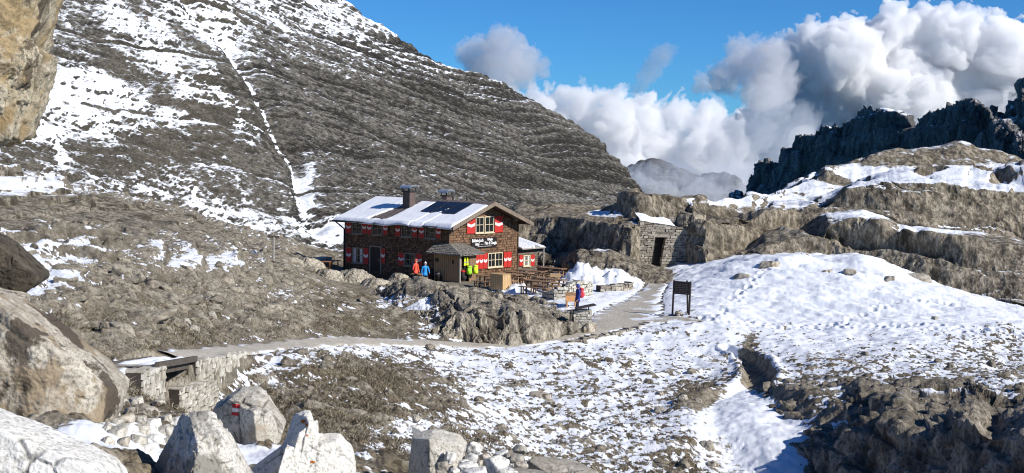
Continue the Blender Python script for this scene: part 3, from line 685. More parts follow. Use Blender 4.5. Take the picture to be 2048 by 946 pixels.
for ln, wd, va in (([(225,30),(300,120),(360,175),(430,215),(515,270)], 17, .80), ([(320,-30),(400,50),(440,95)], 26, .85), ([(105,20),(180,85),(250,140),(330,190)], 18, .20), ([(345,70),(410,130),(470,205)], 13, .22), ([(500,140),(600,165),(720,190),(760,195)], 9, .15), ([(170,205),(230,220),(285,223)], 4, .1), ([(310,200),(380,230),(460,245)], 6, .12), ([(90,210),(120,250),(130,330)], 14, .75), ([(185,225),(170,240),(190,250)], 10, .85)):
    dl, _ = polydist(PX + 14 * w, PY + 8 * w, ln); g_ = np.exp(-(dl / wd) ** 2); cv = cv * (1 - g_) + va * g_
cv = np.maximum(cv, (1.15 + .9 * fbm(Xf, .12, 3, 448)) * np.exp(-(dcl / (3.2 + 2.5 * fbm(Xf, .08, 2, 447) + 7.5 * sst(320, 420, PY))) ** 4))
nn = fbm(Xf, .30, 5, 440, gain=.6); n_s = fbm(Xd * np.array([.6, .6, 2.2], F32), 1.1, 3, 441)
n_f = fbm(Xd * np.array([.40, .55, 2.6], F32), 1.9, 3, 445)
n_h = fbm(Xd * np.array([.40, .55, 2.6], F32), 4.4, 3, 446)
s = cv + .55 * stk * sst(760, 520, PX) + .09 + .06 * sst(520, 380, PX) + .20 * nn + .24 * n_s + .42 * n_f + .42 * n_h + .95 * (nzm - .745) * (.4 + smoothz) - .38 * np.clip(fl_ + .1, 0, 1) * smoothz - .08
s = s - .5 * sst(.62, .4, nzm)
s = np.clip(.5 + (s - .5) * 1.25, 0, 1)
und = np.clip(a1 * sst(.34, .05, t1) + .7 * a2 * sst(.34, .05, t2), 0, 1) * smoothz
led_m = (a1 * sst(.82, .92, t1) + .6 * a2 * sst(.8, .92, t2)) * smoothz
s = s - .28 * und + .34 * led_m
dk = .95 * und + .35 * sst(.05, -.35, fl_) + .6 * sst(.6, .35, nzm) + .25 * sst(0, .3, fbm(Xf, .06, 3, 442))  # undercut shade and wet stain painted along the beds, besides random weathering
grm = sst(0, .25, fbm(Xf, .035, 3, 443) + .12) * sst(640, 380, PX) * .55
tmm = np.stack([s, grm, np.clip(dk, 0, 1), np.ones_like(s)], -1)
# far side of the crest, so that the mountain is solid from a step aside
back = []
for k in range(1, 14):
    back.append(X[-1] + np.array([0, 1, 0]) * (k * 3.0) - np.array([0, 0, 1]) * (.16 * k * k))
X = np.concatenate([X, np.array(back)]); tmm = np.concatenate([tmm, np.repeat(tmm[-1:], 13, 0)])
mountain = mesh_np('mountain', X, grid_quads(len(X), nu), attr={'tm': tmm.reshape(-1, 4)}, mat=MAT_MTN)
tag(mountain, kind='structure')

# ================================================================== DARK PEAKS and the far hills beyond the pass
MAT_PEAK = terrain_mat('peak_mat', (.12, .118, .115), (.27, .258, .245), (.1, .1, .1), (.1, .1, .1), fine=.22, snow_n=.3, bump=1.0, bdist=1.2, dark=.5, vstretch=.4, streak=.7)
def peak_cols(sky, base_py, dist, back=40):
    out = []
    for px, py in sky:
        D = dist(px); h = base_py - py
        out.append((px, [(base_py, D * .93), (py + h * .55, D * .965), (py + h * .18, D * .985), (py, D), (py + 40, D + back)]))
    return out
PK1 = [(1462,398),(1470,385),(1478,383),(1484,398),(1492,392),(1500,350),(1515,330),(1532,321),(1545,325),(1562,326),(1570,302),(1582,302),(1592,282),(1608,276),(1625,268),(1640,252),(1662,247),(1690,246),(1704,232),(1715,220),(1730,213),(1745,217),(1762,219),(1780,229),(1800,234),(1822,244),(1842,262),(1862,280),(1890,300),(1930,330)]
peak1, _ = sheet('dark_peak', peak_cols(PK1, 410, lambda p: 640 - (p - 1460) * .52), 1462, 1930, 520, 300, MAT_PEAK, rk((3.0,.02),(3.6,.14),(1.6,8),(1.6,.6),(0,.03),dip=(.25,0),seed=500,vs=.3), seed=500, jit=(7, 9), smoothk=0, cover=[(1670,330,60,25,.5,1.5),(1760,300,60,20,.45,1),(1800,270,60,20,.4,1),(1560,330,60,40,.55,1.5),(1700,350,90,18,.95,1)], covbase=.84, snow_nz=(.45, .8), snow_amt=.45)
PK2 = [(1800,300),(1828,262),(1838,246),(1850,230),(1865,222),(1880,213),(1888,216),(1897,207),(1910,214),(1920,200),(1938,195),(1950,203),(1954,212),(1970,219),(1990,233),(2010,248),(2030,262),(2050,282),(2120,330)]
peak2, _ = sheet('dark_peak_ridge', peak_cols(PK2, 350, lambda p: 420 - (p - 1800) * .42), 1800, 2120, 400, 300, MAT_PEAK, rk((2.5,.03),(3.2,.18),(1.2,8),(1.2,.7),(0,.045),seed=540,vs=.22), seed=540, jit=(8, 7), smoothk=0, cover=[(1850,240,20,14,.7,2),(1930,270,80,40,.6,1.5)], covbase=.74, snow_nz=(.45, .8), snow_amt=.42)
PK3 = [(1950,300),(1975,236),(1984,210),(1996,214),(2004,222),(2012,198),(2022,196),(2034,200),(2036,172),(2044,160),(2062,158),(2070,176),(2080,205),(2150,240)]
peak3, _ = sheet('snowy_peak', peak_cols(PK3, 330, lambda p: 620 - (p - 1950) * .2), 1950, 2150, 260, 200, terrain_mat('snowy_peak_mat', (.16, .155, .15), (.28, .265, .25), (.1, .1, .1), (.1, .1, .1), fine=.16, snow_n=.3, bump=.8, bdist=1.2), rk((4,.03),(4,.07),(1.0,9),(1.2,.3),(1,.05),seed=560), seed=560, jit=(4, 6), smoothk=1, cover=[(2020,250,60,30,.86,1.5),(2048,180,20,20,.1,2),(1990,220,12,12,.1,2)], covbase=.3, snow_nz=(.5, .9), snow_amt=.3)
HILL = [(1180,362),(1230,345),(1262,332),(1300,323),(1330,330),(1352,337),(1372,346),(1400,354),(1425,346),(1450,345),(1472,354),(1490,368),(1530,380),(1600,400)]
hill, _ = sheet('far_hill', [(px, [(440, 1500), (py + 34, 1800), (py + 8, 2000), (py, 2100), (py + 12, 2500)]) for px, py in HILL], 1180, 1600, 300, 160, terrain_mat('hill_mat', (.12, .12, .12), (.2, .2, .19), (.1, .1, .1), (.1, .1, .1), fine=.03, snow_n=.4, bump=.6, bdist=6), rk((14,.006),(8,.02),(9,30),(3,.08),(2,.02),seed=580), seed=580, jit=(2, 14), smoothk=1, cover=[(1340,340,40,8,.5,1.2),(1450,355,40,12,.5,1.2)], covbase=.4, snow_nz=(.6, .95), snow_amt=.25)
# ================================================================== LOOSE ROCKS: polytopes with hand-set faces, roughened in 3-D
def ico(sub):
    import bmesh
    bm = bmesh.new(); bmesh.ops.create_icosphere(bm, subdivisions=sub, radius=1)
    v = np.array([p.co[:] for p in bm.verts], float); f = np.array([[q.index for q in p.verts] for p in bm.faces], np.int32); bm.free()
    return v, f
ICO = {k: ico(k) for k in (2, 3, 4, 6, 7)}

def rock_mat(name, c1, c2, stain=None, stain2=None, scale=2.0, stain_t=(.52, .62), dark=.25, crack=True, fine=1.0):
    """attribute 'tm': r = snow, g = painted mark share, b = crevice"""
    m = NT(name); r, g, b = m.attr('tm')[:3]
    co = m.coord('Object'); 
    n1 = m.noise(co, scale, 6, .65); n2 = m.noise(co, scale * 4, 6, .7); n3 = m.noise(co, scale * .6, 4, .6, .6); n4 = m.noise(co, scale * 14, 4, .7)
    c = m.mix(m.ramp(m.math('ADD', m.math('MULTIPLY', n1, .6), m.math('MULTIPLY', n2, .4)), [(.40, 0.), (.60, 1.)]), c1, c2)
    c = m.mix(m.ramp(n4, [(.36, .7), (.49, 0.)]), c, tuple(x * .38 for x in c1)); c = m.mix(m.ramp(n2, [(.30, .75), (.41, 0.)]), c, tuple(x * .35 for x in c1))
    if stain: c = m.mix(m.ramp(m.math('ADD', n3, m.math('MULTIPLY', m.math('SUBTRACT', n2, .5), .35)), [(stain_t[0], 0.), (stain_t[1], .9)]), c, stain)
    if stain2: c = m.mix(m.ramp(m.noise(m.coord('Object', (1, 1, .45), (.4, .3, 0)), scale * .9, 5, .65, .8), [(stain_t[0] + .02, 0.), (stain_t[1] + .01, .92)]), c, stain2)
    c = m.mix(m.math('MULTIPLY', b, 1., clamp=True), c, tuple(x * dark for x in c1))
    h = m.math('ADD', m.math('MULTIPLY', n2, .6), m.math('MULTIPLY', n4, .4))
    if crack:
        v = m.voro(m.mix(.12, co, m.noise(co, scale * 2, 3, .6, 0, 'Color')), scale * .8, 'DISTANCE_TO_EDGE')
        cr = m.ramp(v, [(.0, 1.), (.022, 0.)])
        cr = m.math('MULTIPLY', cr, m.ramp(n1, [(.52, 0.), (.62, .8)]))
        c = m.mix(m.math('MULTIPLY', cr, .8), c, tuple(x * .25 for x in c1)); h = m.math('SUBTRACT', h, m.math('MULTIPLY', cr, .7))
    sf = m.ramp(m.math('ADD', r, m.math('MULTIPLY', m.math('SUBTRACT', n2, .5), .3)), [(.44, 0.), (.56, 1.)])
    m.base(m.mix(sf, c, SNOW), .88); m.bump(h, .8, .04 * fine)
    return m.mat

def poly_r(dirs, planes, soft):
    """distance from the centre to a convex body given by (normal, offset) faces; soft rounds its edges"""
    pn = np.array([p[0] for p in planes], float); pn /= np.linalg.norm(pn, axis=1, keepdims=True); ph = np.array([p[1] for p in planes], float)
    q = np.maximum(dirs @ pn.T, 1e-4) / ph[None]
    return 1 / (np.power(np.power(q, soft).sum(1), 1 / soft))

def rock(name, label, c, bodies, mat, sub=6, soft=26, amp=.03, f=3.0, seed=0, cat='boulder', group=None, crack=(.03, 1.6), snow=0.0, flat=.0, kind=None, parent=None, pits=0.):
    """bodies: list of plane lists around the same centre c (their union)"""
    d, fcs = ICO[sub]
    r = np.max([poly_r(d, b, soft) for b in bodies], axis=0)
    X = (d * r[:, None]).astype(F32); s3 = seed * 3.17
    n = X / np.linalg.norm(X, axis=1, keepdims=True)
    Q = X + F32(s3)
    e = amp * (1.0 * fbm(Q, f * .45, 3, seed) + .75 * (fbm(Q, f, 6, seed + 5, gain=.62, mode='r') - .45) + .45 * fbm(Q, f * 3, 5, seed + 9, gain=.7))
    f1, f2, idv = worley(Q + .25 * fbm(Q, f * .5, 3, seed + 2)[:, None] / f, crack[1], seed + 3)
    jo = 1 - sst(0, .07, f2 - f1)
    jo = jo * sst(.02, .22, fbm(Q, f * .5, 3, seed + 21))
    e = e - crack[0] * jo + flat * (idv - .5)
    if pits: e = e - pits * sst(.05, .3, fbm(Q, f * 1.8, 4, seed + 13))
    X = X + n * e[:, None]
    o = mesh_np(name, X, tris=fcs, mat=mat, parent=parent)
    me = o.data; vn = np.empty(len(X) * 3, F32); me.vertices.foreach_get('normal', vn); nz = vn.reshape(-1, 3)[:, 2]
    sn = np.clip(snow + .55 * sst(.55, .9, nz) + .3 * fbm(Q, f, 3, seed + 11) - .45, 0, 1) if snow else np.zeros(len(X))
    A = me.attributes.new('tm', 'FLOAT_COLOR', 'POINT')
    A.data.foreach_set('color', np.stack([sn, np.zeros_like(sn), .75 * jo * (crack[0] > 0), np.ones_like(sn)], 1).astype(F32).ravel())
    o.location = Vector(c)
    return tag(o, label, cat, group, kind) if label else o

def frame_planes(w, h, t, extra=()):
    """box-like rock seen from the camera: half width w, half height h, half depth t"""
    return [((1, 0, 0), w), ((-1, 0, 0), w), ((0, 1, 0), t), ((0, -1, 0), t), ((0, 0, 1), h), ((0, 0, -1), h)] + list(extra)

def outline(c_px, pts_px, D, front=((0, -1, 0), .5), back=.6, extra=()):
    """convex faces from a photo outline (clockwise from above): each edge becomes a face leaning a little away from the viewer"""
    s = D / FPX; cx_, cy_ = c_px; out = []
    n = len(pts_px)
    for i in range(n):
        (x0, y0), (x1, y1) = pts_px[i], pts_px[(i + 1) % n]
        a = np.array([(x0 - cx_) * s, -(y0 - cy_) * s]); b = np.array([(x1 - cx_) * s, -(y1 - cy_) * s])
        e = b - a; nn = np.array([-e[1], e[0]]); nn /= np.linalg.norm(nn)
        h = nn @ a
        if h < 0: nn, h = -nn, -h
        out.append(((nn[0], .12, nn[1]), max(h, .02)))
    out.append(((0, 1, 0), back)); out.append(front)
    return out + list(extra)

M_WARM = rock_mat('weathered_limestone', (.33, .285, .22), (.60, .55, .46), stain=(.27, .21, .135), stain2=(.075, .058, .042), scale=1.9, stain_t=(.50, .56))
M_OCHRE = rock_mat('ochre_limestone', (.35, .29, .195), (.58, .51, .39), stain=(.33, .24, .125), stain2=(.10, .078, .055), scale=2.4, stain_t=(.50, .56))
M_GREYR = rock_mat('grey_limestone', (.30, .27, .22), (.46, .42, .35), stain=(.16, .13, .09), scale=2.0)
M_DARKR = rock_mat('dark_wet_limestone', (.045, .037, .026), (.13, .108, .078), stain=(.05, .042, .03), scale=2.2)
M_PALE = rock_mat('pale_limestone', (.66, .635, .575), (.82, .80, .745), stain=(.52, .47, .38), scale=1.4, stain_t=(.6, .75))
M_PALEL = rock_mat('pale_lichen_limestone', (.68, .65, .575), (.83, .80, .73), stain=(.50, .46, .37), scale=1.6, stain_t=(.62, .78))
M_MOTTLE = rock_mat('pitted_limestone', (.50, .465, .395), (.78, .75, .68), stain=(.24, .225, .19), scale=3.0, stain_t=(.47, .55))
M_BLAZE = rock_mat('blazed_limestone', (.36, .325, .265), (.60, .57, .50), stain=(.30, .24, .17), scale=2.0, stain_t=(.55, .66))

# --- big weathered boulder on the left
c = P(62, 745, 14.2)
rock('weathered_boulder', 'huge weathered boulder streaked ochre and dark brown, taller than the footbridge beside it', c,
     [outline((70, 745), [(-140, 540), (20, 598), (105, 664), (176, 722), (232, 774), (234, 800), (218, 850), (188, 896), (60, 890), (-160, 850)], 14.2, front=((.10, -1, .12), .52), back=.9,
              extra=[((.62, -.75, .05), .60), ((.35, -.8, .55), .62), ((-.3, -.9, .4), .62)])], M_WARM, sub=7, soft=60, amp=.075, f=2.2, seed=21, crack=(.045, 1.1), flat=.05)
# --- dark tip of rock above it
c = P(10, 535, 16.0)
rock('dark_boulder', 'dark damp boulder with a rounded snout, above the weathered boulder', c,
     [outline((10, 535), [(-90, 440), (0, 474), (40, 512), (76, 548), (74, 572), (40, 592), (-20, 612), (-90, 600)], 16.0, front=((.3, -1, -.3), .26), back=.7)], M_DARKR, sub=6, soft=22, amp=.05, f=3.2, seed=31, crack=(.03, 2.0))
c = P(10, 600, 15.6)
rock('tan_boulder', 'small tan boulder wedged under the dark boulder snout', c,
     [outline((10, 600), [(-60, 575), (20, 580), (52, 590), (40, 615), (0, 628), (-60, 630)], 15.6, front=((.2, -1, .3), .16), back=.4)], M_WARM, sub=6, soft=22, amp=.03, f=4, seed=33, crack=(.02, 2.4))
# --- overhanging crag, upper left
c = P(-76, 118, 13.0)
crag = rock('overhanging_crag', 'overhanging ochre crag rising out of the upper edge, grey flank on its sunny side', c,
     [outline((-40, 120), [(-200, -160), (140, -160), (120, 2), (108, 60), (84, 130), (56, 195), (20, 265), (-30, 300), (-120, 330), (-220, 200)], 13.0, front=((.12, -1, -.10), .42), back=1.0, extra=[((.72, -.66, -.1), .60)]),
      outline((-40, 120), [(-100, 30), (60, 62), (98, 78), (113, 98), (107, 132), (92, 172), (76, 226), (50, 278), (-60, 295), (-140, 150)], 13.0, front=((.1, -1, .0), .10), back=1.0)],
     M_OCHRE, sub=7, soft=60, amp=.13, f=2.6, seed=41, cat='crag', crack=(.055, 1.2), flat=.07)
# --- pale slab in the corner below
c = P(60, 960, 9.4)
rock('pale_slab', 'broad pale slab sloping down beneath the weathered boulder, in the lower corner', c,
     [outline((60, 960), [(-160, 778), (0, 838), (115, 884), (205, 924), (240, 968), (250, 1040), (-160, 1060)], 9.4, front=((.1, -1, .35), .34), back=.5)],
     M_PALE, sub=7, soft=30, amp=.032, f=3.4, seed=51, crack=(.02, 1.8))
# --- pyramid-shaped rock
c = P(385, 925, 12.2)
rock('pointed_rock', 'pointed rock shaped like a pyramid, pitted grey face and white sunny face', c,
     [[((-.76, -.52, .30), .17), ((.70, -.62, .35), .40), ((.0, .8, .6), .34), ((-.9, .1, .52), .33), ((.9, .1, .40), .375), ((.25, -.45, .86), .405), ((-.2, -.1, 1), .43), ((0, 0, -1), .55), ((0, -1, 0), .62)]],
     M_MOTTLE, sub=7, soft=70, amp=.028, f=5.0, seed=61, crack=(.014, 3.0), pits=.03)
# --- rock with the painted trail blaze
c = P(492, 846, 17.0)
blz = rock('blazed_boulder', 'square boulder with a red and white trail mark on its shaded face', c,
     [[((-.68, -.73, .0), .20), ((.72, -.68, .14), .47), ((-1, -.1, .12), .44), ((.80, .15, .58), .40), ((.0, -.2, 1), .315), ((-.6, -.1, .9), .36), ((.5, -.1, .85), .355), ((0, 1, .1), .45), ((0, 0, -1), .34), ((1, .1, -.35), .47)]],
     M_BLAZE, sub=7, soft=60, amp=.034, f=3.6, seed=71, crack=(.03, 2.2), flat=.035)
# --- tall white rock with a shoulder
c = P(612, 918, 13.2)
rock('white_peaked_rock', 'tall white rock with two rusty lichen spots near its peak and a low shoulder', c,
     [[((-.80, -.55, .33), .16), ((-.92, .2, .36), .31), ((.45, -.88, .16), .20), ((.93, .1, .30), .175), ((.55, -.2, .8), .37), ((-.35, -.2, 1), .405), ((0, .9, .4), .32), ((0, 0, -1), .5)],
      [((.35, -.90, .30), .21), ((.70, -.05, .75), .345), ((1, .1, .12), .46), ((-1, 0, .2), .2), ((0, -.1, 1), .19), ((0, .9, .3), .3), ((0, 0, -1), .5)],
      [((-.72, -.6, .42), .25), ((-1, 0, .1), .62), ((-.62, .1, .8), .25), ((.6, -.8, .1), .15), ((1, 0, 0), .1), ((0, .9, .3), .25), ((0, 0, -1), .5)]],
     M_PALEL, sub=7, soft=60, amp=.030, f=4.2, seed=81, crack=(.018, 2.2))
# painted marks and lichen: thin patches laid on the rock surface
def patch(name, target, px, py, w, h, mat, D0, parent, wob=.2, seed=0, rot=0.):
    """a thin daub of paint or lichen following the rock where a pixel ray meets it"""
    bpy.context.view_layer.update()
    dg = bpy.context.evaluated_depsgraph_get()
    inv = target.matrix_world.inverted(); org = inv @ Vector((0, 0, 0))
    n = 9; vs = {}; 
    for i in range(n):
        for j in range(n):
            a, b = (i / (n - 1) - .5) * 2, (j / (n - 1) - .5) * 2
            rr_ = 1 + wob * mnoise.noise(Vector((a * 1.5, b * 1.5, seed)))
            x = px + (a * math.cos(rot) - b * math.sin(rot) * h / w) * w / 2 * rr_; y = py + (a * math.sin(rot) * w / h + b * math.cos(rot)) * h / 2 * rr_
            d = (inv.to_3x3() @ Vector(ray(x, y))).normalized()
            hit, loc, nor, idx = target.ray_cast(org, d)
            if hit: vs[(i, j)] = loc + nor * .006
    keys = list(vs); ix = {k: i for i, k in enumerate(keys)}; fs = []
    for i in range(n - 1):
        for j in range(n - 1):
            q = [(i, j), (i + 1, j), (i + 1, j + 1), (i, j + 1)]
            if all(k in ix for k in q): fs.append([ix[k] for k in q])
    if not fs: return None
    me = bpy.data.meshes.new(name); me.from_pydata([vs[k] for k in keys], [], fs); me.materials.append(mat)
    me.polygons.foreach_set('use_smooth', [True] * len(fs)); me.update()
    o = bpy.data.objects.new(name, me); COL.objects.link(o); o.parent = parent
    return o
M_RED = plain('mark_red', (.42, .03, .03), .8, .35, 60); M_WHITE = plain('mark_white', (.72, .70, .67), .8, .2, 60); M_RUST = plain('rusty_lichen', (.42, .14, .03), .9, .4, 90)
patch('trail_mark', blz, 473, 812, 15, 7, M_RED, 17, blz, .15, 1, .12)
patch('trail_mark', blz, 472, 820, 14, 7, M_WHITE, 17, blz, .15, 2, .12)
patch('trail_mark', blz, 470, 828, 13, 6, M_RED, 17, blz, .15, 3, .12)
pk = bpy.data.objects['white_peaked_rock']
patch('lichen', pk, 607, 843, 8, 7, M_RUST, 13, pk, .4, 4); patch('lichen', pk, 614, 850, 5, 6, M_RUST, 13, pk, .4, 5); patch('lichen', pk, 614, 871, 3.4, 3.4, M_RUST, 13, pk, .4, 6); patch('lichen', pk, 625, 924, 8, 5, M_RUST, 13, pk, .4, 7)

# --- heap of stones at the lower edge
def stone(name, label, px, py, wpx, hpx, D, mat, seed, sub=4, cat='stone', group=None, tilt=0., dep=None, sink=0., amp=.12):
    s = D / FPX; w, h = wpx * s / 2, hpx * s / 2; t = dep if dep else (w + h) * .55
    rs = random.Random(seed)
    pl = frame_planes(w, h, t)
    for _ in range(11):
        v = Vector((rs.uniform(-1, 1), rs.uniform(-1, 1), rs.uniform(-1, 1))).normalized()
        ext = math.sqrt((v.x * w) ** 2 + (v.y * t) ** 2 + (v.z * h) ** 2)
        pl.append((tuple(v), ext * rs.uniform(.74, 1.04)))
    o = rock(name, label, P(px, py, D), [pl], mat, sub=sub, soft=48, amp=amp * min(w, h), f=2.2 / max(w, h), seed=seed, cat=cat, group=group, crack=(.0, 2))
    o.rotation_euler = (rs.uniform(-.15, .15), tilt, rs.uniform(-.3, .3))
    return o
c = P(872, 915, 14.0)
rock('standing_slab', 'upright pale slab with a brown shaded edge, tallest stone of the heap', c,
     [[((-.75, -.66, .04), .165), ((.42, -.90, .12), .15), ((-1, 0, .10), .275), ((.86, -.1, -.16), .27), ((.25, -.15, 1), .225), ((-.3, -.1, 1), .25), ((0, 1, 0), .22), ((0, 0, -1), .32), ((.72, -.2, .72), .27)]],
     rock_mat('slab_limestone', (.50, .46, .38), (.66, .63, .56), stain=(.34, .29, .21), scale=3, stain_t=(.56, .68)), sub=6, soft=70, amp=.018, f=6, seed=91, cat='stone', crack=(.01, 4))
HEAP = [  # px, py, w, h, dist, material, label, tilt
 (900, 918, 22, 26, 13.8, M_PALEL, 'cream wedge of stone against the upright slab', .2), (888, 934, 20, 22, 13.6, M_GREYR, 'grey stone at the foot of the upright slab', -.2),
 (922, 912, 22, 16, 14.1, M_GREYR, 'flat brownish stone behind the cream wedge', .3), (949, 897, 30, 25, 14.4, M_PALEL, 'thin white flake standing up at the back of the heap', .55),
 (942, 918, 26, 20, 14.0, M_PALE, 'rounded pale stone in the middle of the heap', .1), (926, 926, 20, 12, 13.8, M_PALE, 'small bright stone under the brownish flat one', -.1),
 (938, 934, 40, 20, 13.6, M_PALE, 'long pale stone lying low across the heap', -.2), (910, 943, 18, 14, 13.4, M_PALEL, 'small knobbly stone at the lower edge of the heap', .1),
 (970, 915, 20, 17, 14.1, M_WARM, 'ochre stone between the white flake and the large block', .2), (960, 926, 12, 12, 13.7, M_WARM, 'little tan pebble stone before the ochre one', .0),
 (993, 934, 56, 44, 13.7, M_PALEL, 'large angular cream block in the centre of the heap', -.35), (1003, 909, 30, 18, 14.4, M_PALE, 'white angular stone behind the large cream block', -.2),
 (1021, 916, 30, 18, 14.3, M_GREYR, 'grey stone with a dark underside beside the white one', .1), (1040, 899, 30, 17, 14.8, M_GREYR, 'dark cap stone at the far end of the heap', .25),
 (1034, 916, 34, 16, 14.2, M_GREYR, 'split grey stone below the dark cap stone', .15), (1042, 934, 26, 20, 13.7, M_WARM, 'brown broken stone next to the long bedrock slab', .1),
 (1015, 950, 40, 26, 13.2, M_PALE, 'half hidden grey white stone below the large block', .1), (950, 948, 60, 20, 13.2, M_PALE, 'smooth bluish white stone at the very bottom of the heap', -.1),
 (885, 952, 30, 22, 13.2, M_GREYR, 'shadowed stone sunk at the bottom corner of the upright slab', .1)]
for k, (px, py, w_, h_, D, mt, lb, tl) in enumerate(HEAP):
    stone('stone', lb, px, py, w_, h_, D, mt, 900 + k * 7, tilt=tl, group='stones of the heap at the lower edge')
stone('long_slab', 'long grey brown slab running down from the stone heap', 1120, 944, 150, 44, 14.6, M_GREYR, 977, sub=6, tilt=.22, dep=.3, amp=.16)
stone('buried_stone', 'grey stone slab nearly buried in gravel at the corner of the heap', 1060, 962, 90, 40, 13.4, M_GREYR, 981, sub=6, tilt=.1, dep=.3)
stone('cairn_stone', 'small grey cairn stone alone on snow behind the upright slab', 833, 838, 16, 16, 36, M_GREYR, 983, sub=4)
stone('cairn_stone', 'pale base stone under the small grey cairn stone', 836, 858, 20, 20, 35, M_PALEL, 985, sub=4)
# --- rubble fallen below the footbridge
M_RUB = rock_mat('rubble_limestone', (.42, .39, .32), (.64, .60, .52), stain=(.33, .27, .18), scale=2.4, stain_t=(.55, .66))
RUB = [(236,868,34,26),(262,858,26,22),(287,862,30,24),(252,840,34,20),(280,842,26,18),(306,848,30,20),(330,862,36,22),(300,822,34,16),(332,838,30,14),(352,850,26,16),(216,884,24,20),(246,886,26,18),(276,882,30,20),
       (310,878,34,18),(340,884,30,18),(262,824,30,16),(236,846,22,16),(370,858,22,14),(228,828,24,18),(318,806,26,12),(214,858,16,22),(292,896,26,14),(352,872,22,14),(244,806,30,18),(270,804,30,14),(360,838,18,10)]
for k, (px, py, w_, h_) in enumerate(RUB):
    q = ground_hit(px, py + 3, 9)
    stone('rubble_stone', 'pale rubble stone fallen below the footbridge', px, py, w_ * 1.1, h_ * 1.15, float(q.y), [M_RUB, M_PALE, M_RUB, M_WARM][k % 4], 1200 + k * 5, tilt=random.uniform(-.3, .3), group='rubble stones below the footbridge')
# --- single rocks lying on the snowfield and the meadow
M_FIELD = rock_mat('field_limestone', (.34, .31, .25), (.56, .52, .45), stain=(.2, .165, .11), scale=3)
FIELD = [(1415,888,30,22,'dark grey rock alone in the lower snowfield'),(1425,925,24,16,'small brown rock below the lone dark grey rock in the snow'),(1365,792,22,14,'brown stone beside the bare patch near the ditch'),(1322,785,16,12,'tan stone on the snow left of the bare patch'),
         (1395,800,16,10,'flat stone in the bare gravel patch'),(1080,790,44,16,'low mottled rock in the middle of the snowfield'),(1318,818,26,10,'thin flat dark stone on the snow below the bare patch'),(1100,805,22,9,'small slab just below the low mottled rock'),
         (1870,636,14,9,'dark stone on the trodden snow under the bank'),(1538,523,44,14,'flat brown rock at the crest of the deep snow bank'),(1483,548,36,14,'brown rock in the side of the bank, above the information board'),(1652,540,22,12,'small dark rock at the snow bank, below its crest'),(1702,538,30,9,'thin dark rock on the snow bank next to the small dark one'),(1778,553,30,12,'brown rock where the snow bank thins towards the ridge'),(1835,548,60,20,'broad brown rock at the end of the snow bank crest'),(385,655,28,20,'white rock in the grass above the path'),(372,640,18,12,'small pale rock touching the white rock in the grass'),(310,630,24,16,'weathered hump of rock in the knoll grass'),
         (425,628,18,16,'pale rock lying between grass tufts on the knoll'),(120,745,10,8,'stone at the edge of the snowy path')]
for k, (px, py, w_, h_, lb) in enumerate(FIELD):
    q = ground_hit(px, py + h_ * .3, 9)
    stone('field_stone', lb, px, py + h_ * (.35 if k < 9 or k > 14 else .62), w_, h_ * 1.3, float(q.y), [M_GREYR, M_WARM][k % 2] if k < 15 else M_FIELD, 1500 + k * 3, amp=.25)
# --- blocks of bedrock breaking through the turf of the knoll and its ledges
M_KNR = [rock_mat('turf_limestone', (.25, .22, .165), (.50, .45, .36), stain=(.17, .145, .105), scale=3.0, stain_t=(.5, .6)), rock_mat('turf_limestone_grey', (.17, .15, .115), (.38, .34, .27), stain=(.12, .10, .075), scale=3.0, stain_t=(.5, .6))]
protos = []
for k in range(10):
    rs_k = random.Random(300 + k); pl = frame_planes(.5, .30, .42)
    for _ in range(10):
        v = Vector((rs_k.uniform(-1, 1), rs_k.uniform(-1, 1), rs_k.uniform(-.5, 1))).normalized(); e_k = math.sqrt((v.x * .5) ** 2 + (v.y * .42) ** 2 + (v.z * .30) ** 2); pl.append((tuple(v), e_k * rs_k.uniform(.72, 1.0)))
    protos.append(rock('turf_rock', 'x', (0, 0, -500), [pl], M_KNR[k % 2], sub=4, soft=40, amp=.11, f=3.0, seed=300 + k, cat='rock', crack=(.03, 3)))
rsk = np.random.default_rng(77); npl = 0; first = [True] * 10
while npl < 230:
    px = rsk.uniform(90, 770); D = 1 / rsk.uniform(1 / 98., 1 / 34.); x = (px - 1024) / FPX * D
    i = int(np.interp(D, Ds, np.arange(len(Ds)))); j = int(np.interp(px, pxs, np.arange(NU)))
    m_ = max(knoll[i, j], hi[i, j])
    if m_ < .4 or edge[i, j] > .05 or terr[i, j] > .3 or snow[i, j] > .6: continue
    cl_ = float(fbm(np.array([[x, D, 0]], F32), .22, 3, 91)[0]); 
    if rsk.uniform() > .12 + 1.3 * max(0, cl_ + .08) + .25 * hi[i, j]: continue
    sz = .28 + .30 * rsk.pareto(3.0); sz = min(sz, 1.25); k = int(rsk.integers(10))
    o = protos[k] if first[k] else protos[k].copy()
    if not first[k]: COL.objects.link(o)
    first[k] = False
    o.scale = (sz * rsk.uniform(.9, 1.6), sz, sz * rsk.uniform(.55, 1.0)); o.rotation_euler = (rsk.uniform(-.15, .15), rsk.uniform(.0, .25), rsk.uniform(-.5, .5) + (math.pi if rsk.uniform() < .5 else 0))
    o.location = (x, D, GZ[i, j] + .02 * sz); o['label'] = 'pale limestone block breaking through the dry turf of the grassy knoll'; o['group'] = 'limestone blocks in the turf of the knoll'; npl += 1
